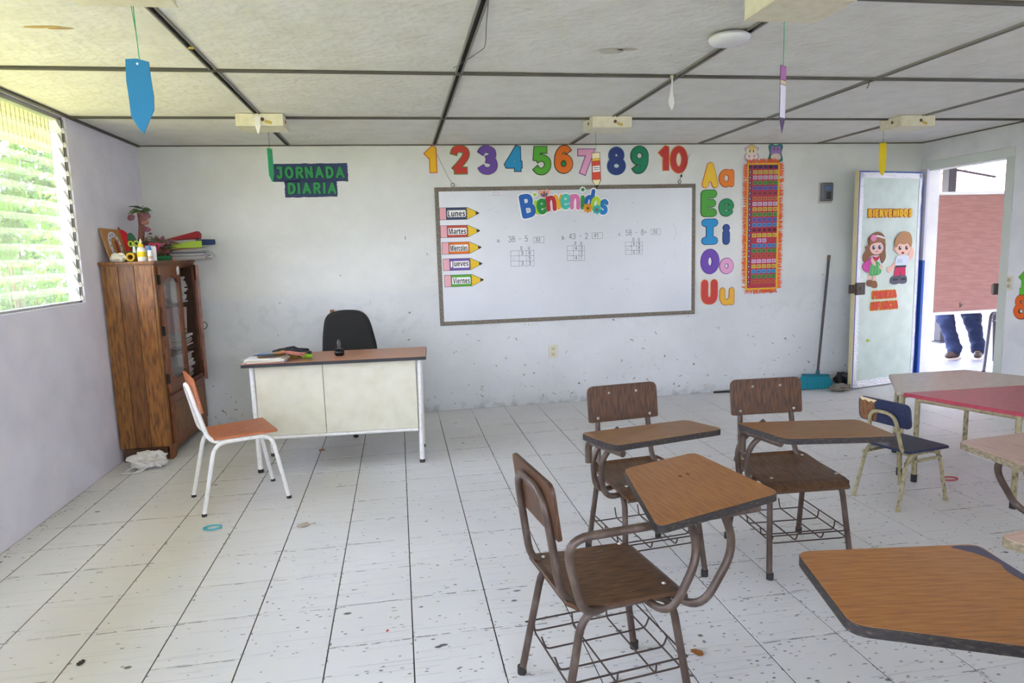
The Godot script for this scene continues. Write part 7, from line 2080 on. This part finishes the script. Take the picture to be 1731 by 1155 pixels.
# ---------------------------------------------------------------- outside the doorway
func yard_things() -> void:
	struct("walkway", bx(Vector3(8.86, -0.06, 1.0), Vector3(2.9, 0.12, 18)), noisy(noise_tex(0.02, [[0.0, col("6c666a")], [1.0, col("807a7e")]], 5, 611), Vector3(0.5, 0.5, 0.5), 0.6, true), "pale concrete walkway outside the doorway")
	struct("roof_1", bx(Vector3(9.2, 2.66, 1.0), Vector3(3.7, 0.05, 18)), tint("c9c9c6", 0.7), "sheet roof over the walkway")
	for z in [-2.15, 1.6, 5.3]:
		var p := thing("roof_post", {-2.15: "dark metal roof post beyond the pink board", 1.6: "second dark roof post along the walkway", 5.3: "third dark roof post along the walkway"}[z], "post", Vector3(9.53, 0, z), 0.0, "walkway roof posts")
		put("shaft", bx(Vector3(0, 1.32, 0), Vector3(0.12, 2.6, 0.12), 0.004), tint("231e26", 0.5), p)
		put("base_plate", bx(Vector3(0, 0.01, 0), Vector3(0.2, 0.018, 0.2), 0.003), tint("231e26", 0.5), p)
		put("brace", MB.new().tube([Vector3(0.04, 2.37, 0), Vector3(0.62, 2.25, 0.1)], 0.016, 6), tint("3c3a40"), p)
	# the pink board, turned with its plywood back to us
	var b := thing("pink_board", "pink plywood back of a framed board standing outside the doorway", "board", Vector3(7.845, 0, -0.5))
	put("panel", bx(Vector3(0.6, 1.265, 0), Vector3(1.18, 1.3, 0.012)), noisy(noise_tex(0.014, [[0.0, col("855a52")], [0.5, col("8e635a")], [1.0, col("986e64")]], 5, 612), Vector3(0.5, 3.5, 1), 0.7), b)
	for q in [[0.6, 1.925, 1.22, 0.035], [0.6, 0.61, 1.22, 0.035], [1.2, 1.265, 0.035, 1.3]]: put("frame_bar", bx(Vector3(q[0], q[1], 0.004), Vector3(q[2], q[3], 0.035), 0.003), M.alu, b)
	put("frame_bar", bx(Vector3(-0.045, 1.265, -0.02), Vector3(0.11, 1.34, 0.09), 0.004), tint("8e8c96", 0.4), b)
	put("frame_bar", bx(Vector3(0.012, 1.265, 0.01), Vector3(0.03, 1.34, 0.04), 0.003), tint("c4c2cc", 0.4), b)
	put("hook", MB.new().tube([Vector3(0.41, 0.72, 0.012), Vector3(0.41, 0.67, 0.012), Vector3(0.435, 0.7, 0.012)], 0.005, 6), M.rail, b)
	for x in [0.86, 1.12]:
		put("leg", MB.new().tube(fillet([Vector3(x + 0.03, 0.595, 0.0), Vector3(x - 0.06, 0.575, 0.03), Vector3(x - 0.5, 0.012, 0.42)], 0.1, 6), 0.018, 8), tint("332c34", 0.5), b)
		put("rear_leg", MB.new().tube([Vector3(x + 0.03, 0.6, -0.02), Vector3(x + 0.12, 0.012, -0.07)], 0.018, 8), tint("332c34", 0.5), b)
	put("tie_bar", MB.new().tube([Vector3(0.78, 0.5, 0.075), Vector3(1.04, 0.5, 0.075)], 0.012, 8), tint("332c34", 0.5), b)
	person()
	# a low building across the yard
	var h := thing("far_building", "pale low building with a red tiled roof across the bright yard", "building", Vector3(21, 0, -14), -0.75)
	put("wall", bx(Vector3(0, 1.35, 0), Vector3(12, 2.7, 4)), tint("d9d3cb"), h)
	put("roof", MB.new().prism(pv([-2.6, 2.65, 2.6, 2.65, 0, 3.75]), -6.3, 6.3, Transform3D(Basis(Vector3(0, 0, 1), Vector3.UP, Vector3(-1, 0, 0)), Vector3.ZERO)), noisy(noise_tex(0.04, [[0.0, col("a8604c")], [1.0, col("c98a70")]], 3, 613), Vector3(1, 1, 1), 0.9), h)
	for x in [-3.5, 0.0, 3.5]: put("window", bx(Vector3(x, 1.5, 2.01), Vector3(1.2, 1.0, 0.05)), tint("5a5c62", 0.3), h)
	put("door", bx(Vector3(1.8, 1.0, 2.01), Vector3(0.9, 2.0, 0.06)), tint("6c5a48"), h)
	var cb := thing("added_shade_block", "unseen low block added to shade the walkway, right of the picture", "building", Vector3(14.2, 0, 6.0))  # invented block out of view, keeps sky light off the board and doorway
	put("wall", bx(Vector3(0, 1.4, 0), Vector3(3.0, 2.8, 15)), tint("c9c4bc"), cb)
	put("roof", bx(Vector3(0, 2.9, 0), Vector3(4.4, 0.12, 16)), tint("9c8478"), cb)
	for z in [-5.0, -1.5, 2.0, 5.5]: put("window", bx(Vector3(-1.51, 1.6, z), Vector3(0.05, 1.0, 1.8)), tint("5a5c62", 0.3), cb)
	var lw := put("overhead_wire", MB.new().tube([Vector3(9.0, 2.27, -3.5), Vector3(14, 2.85, -3.2)], 0.008, 5).tube([Vector3(9.0, 2.17, -3.5), Vector3(14, 2.62, -3.2)], 0.008, 5), tint("6a6468"))
	tag(lw, "pair of thin wires above the pink board outside", "wire", "", "")
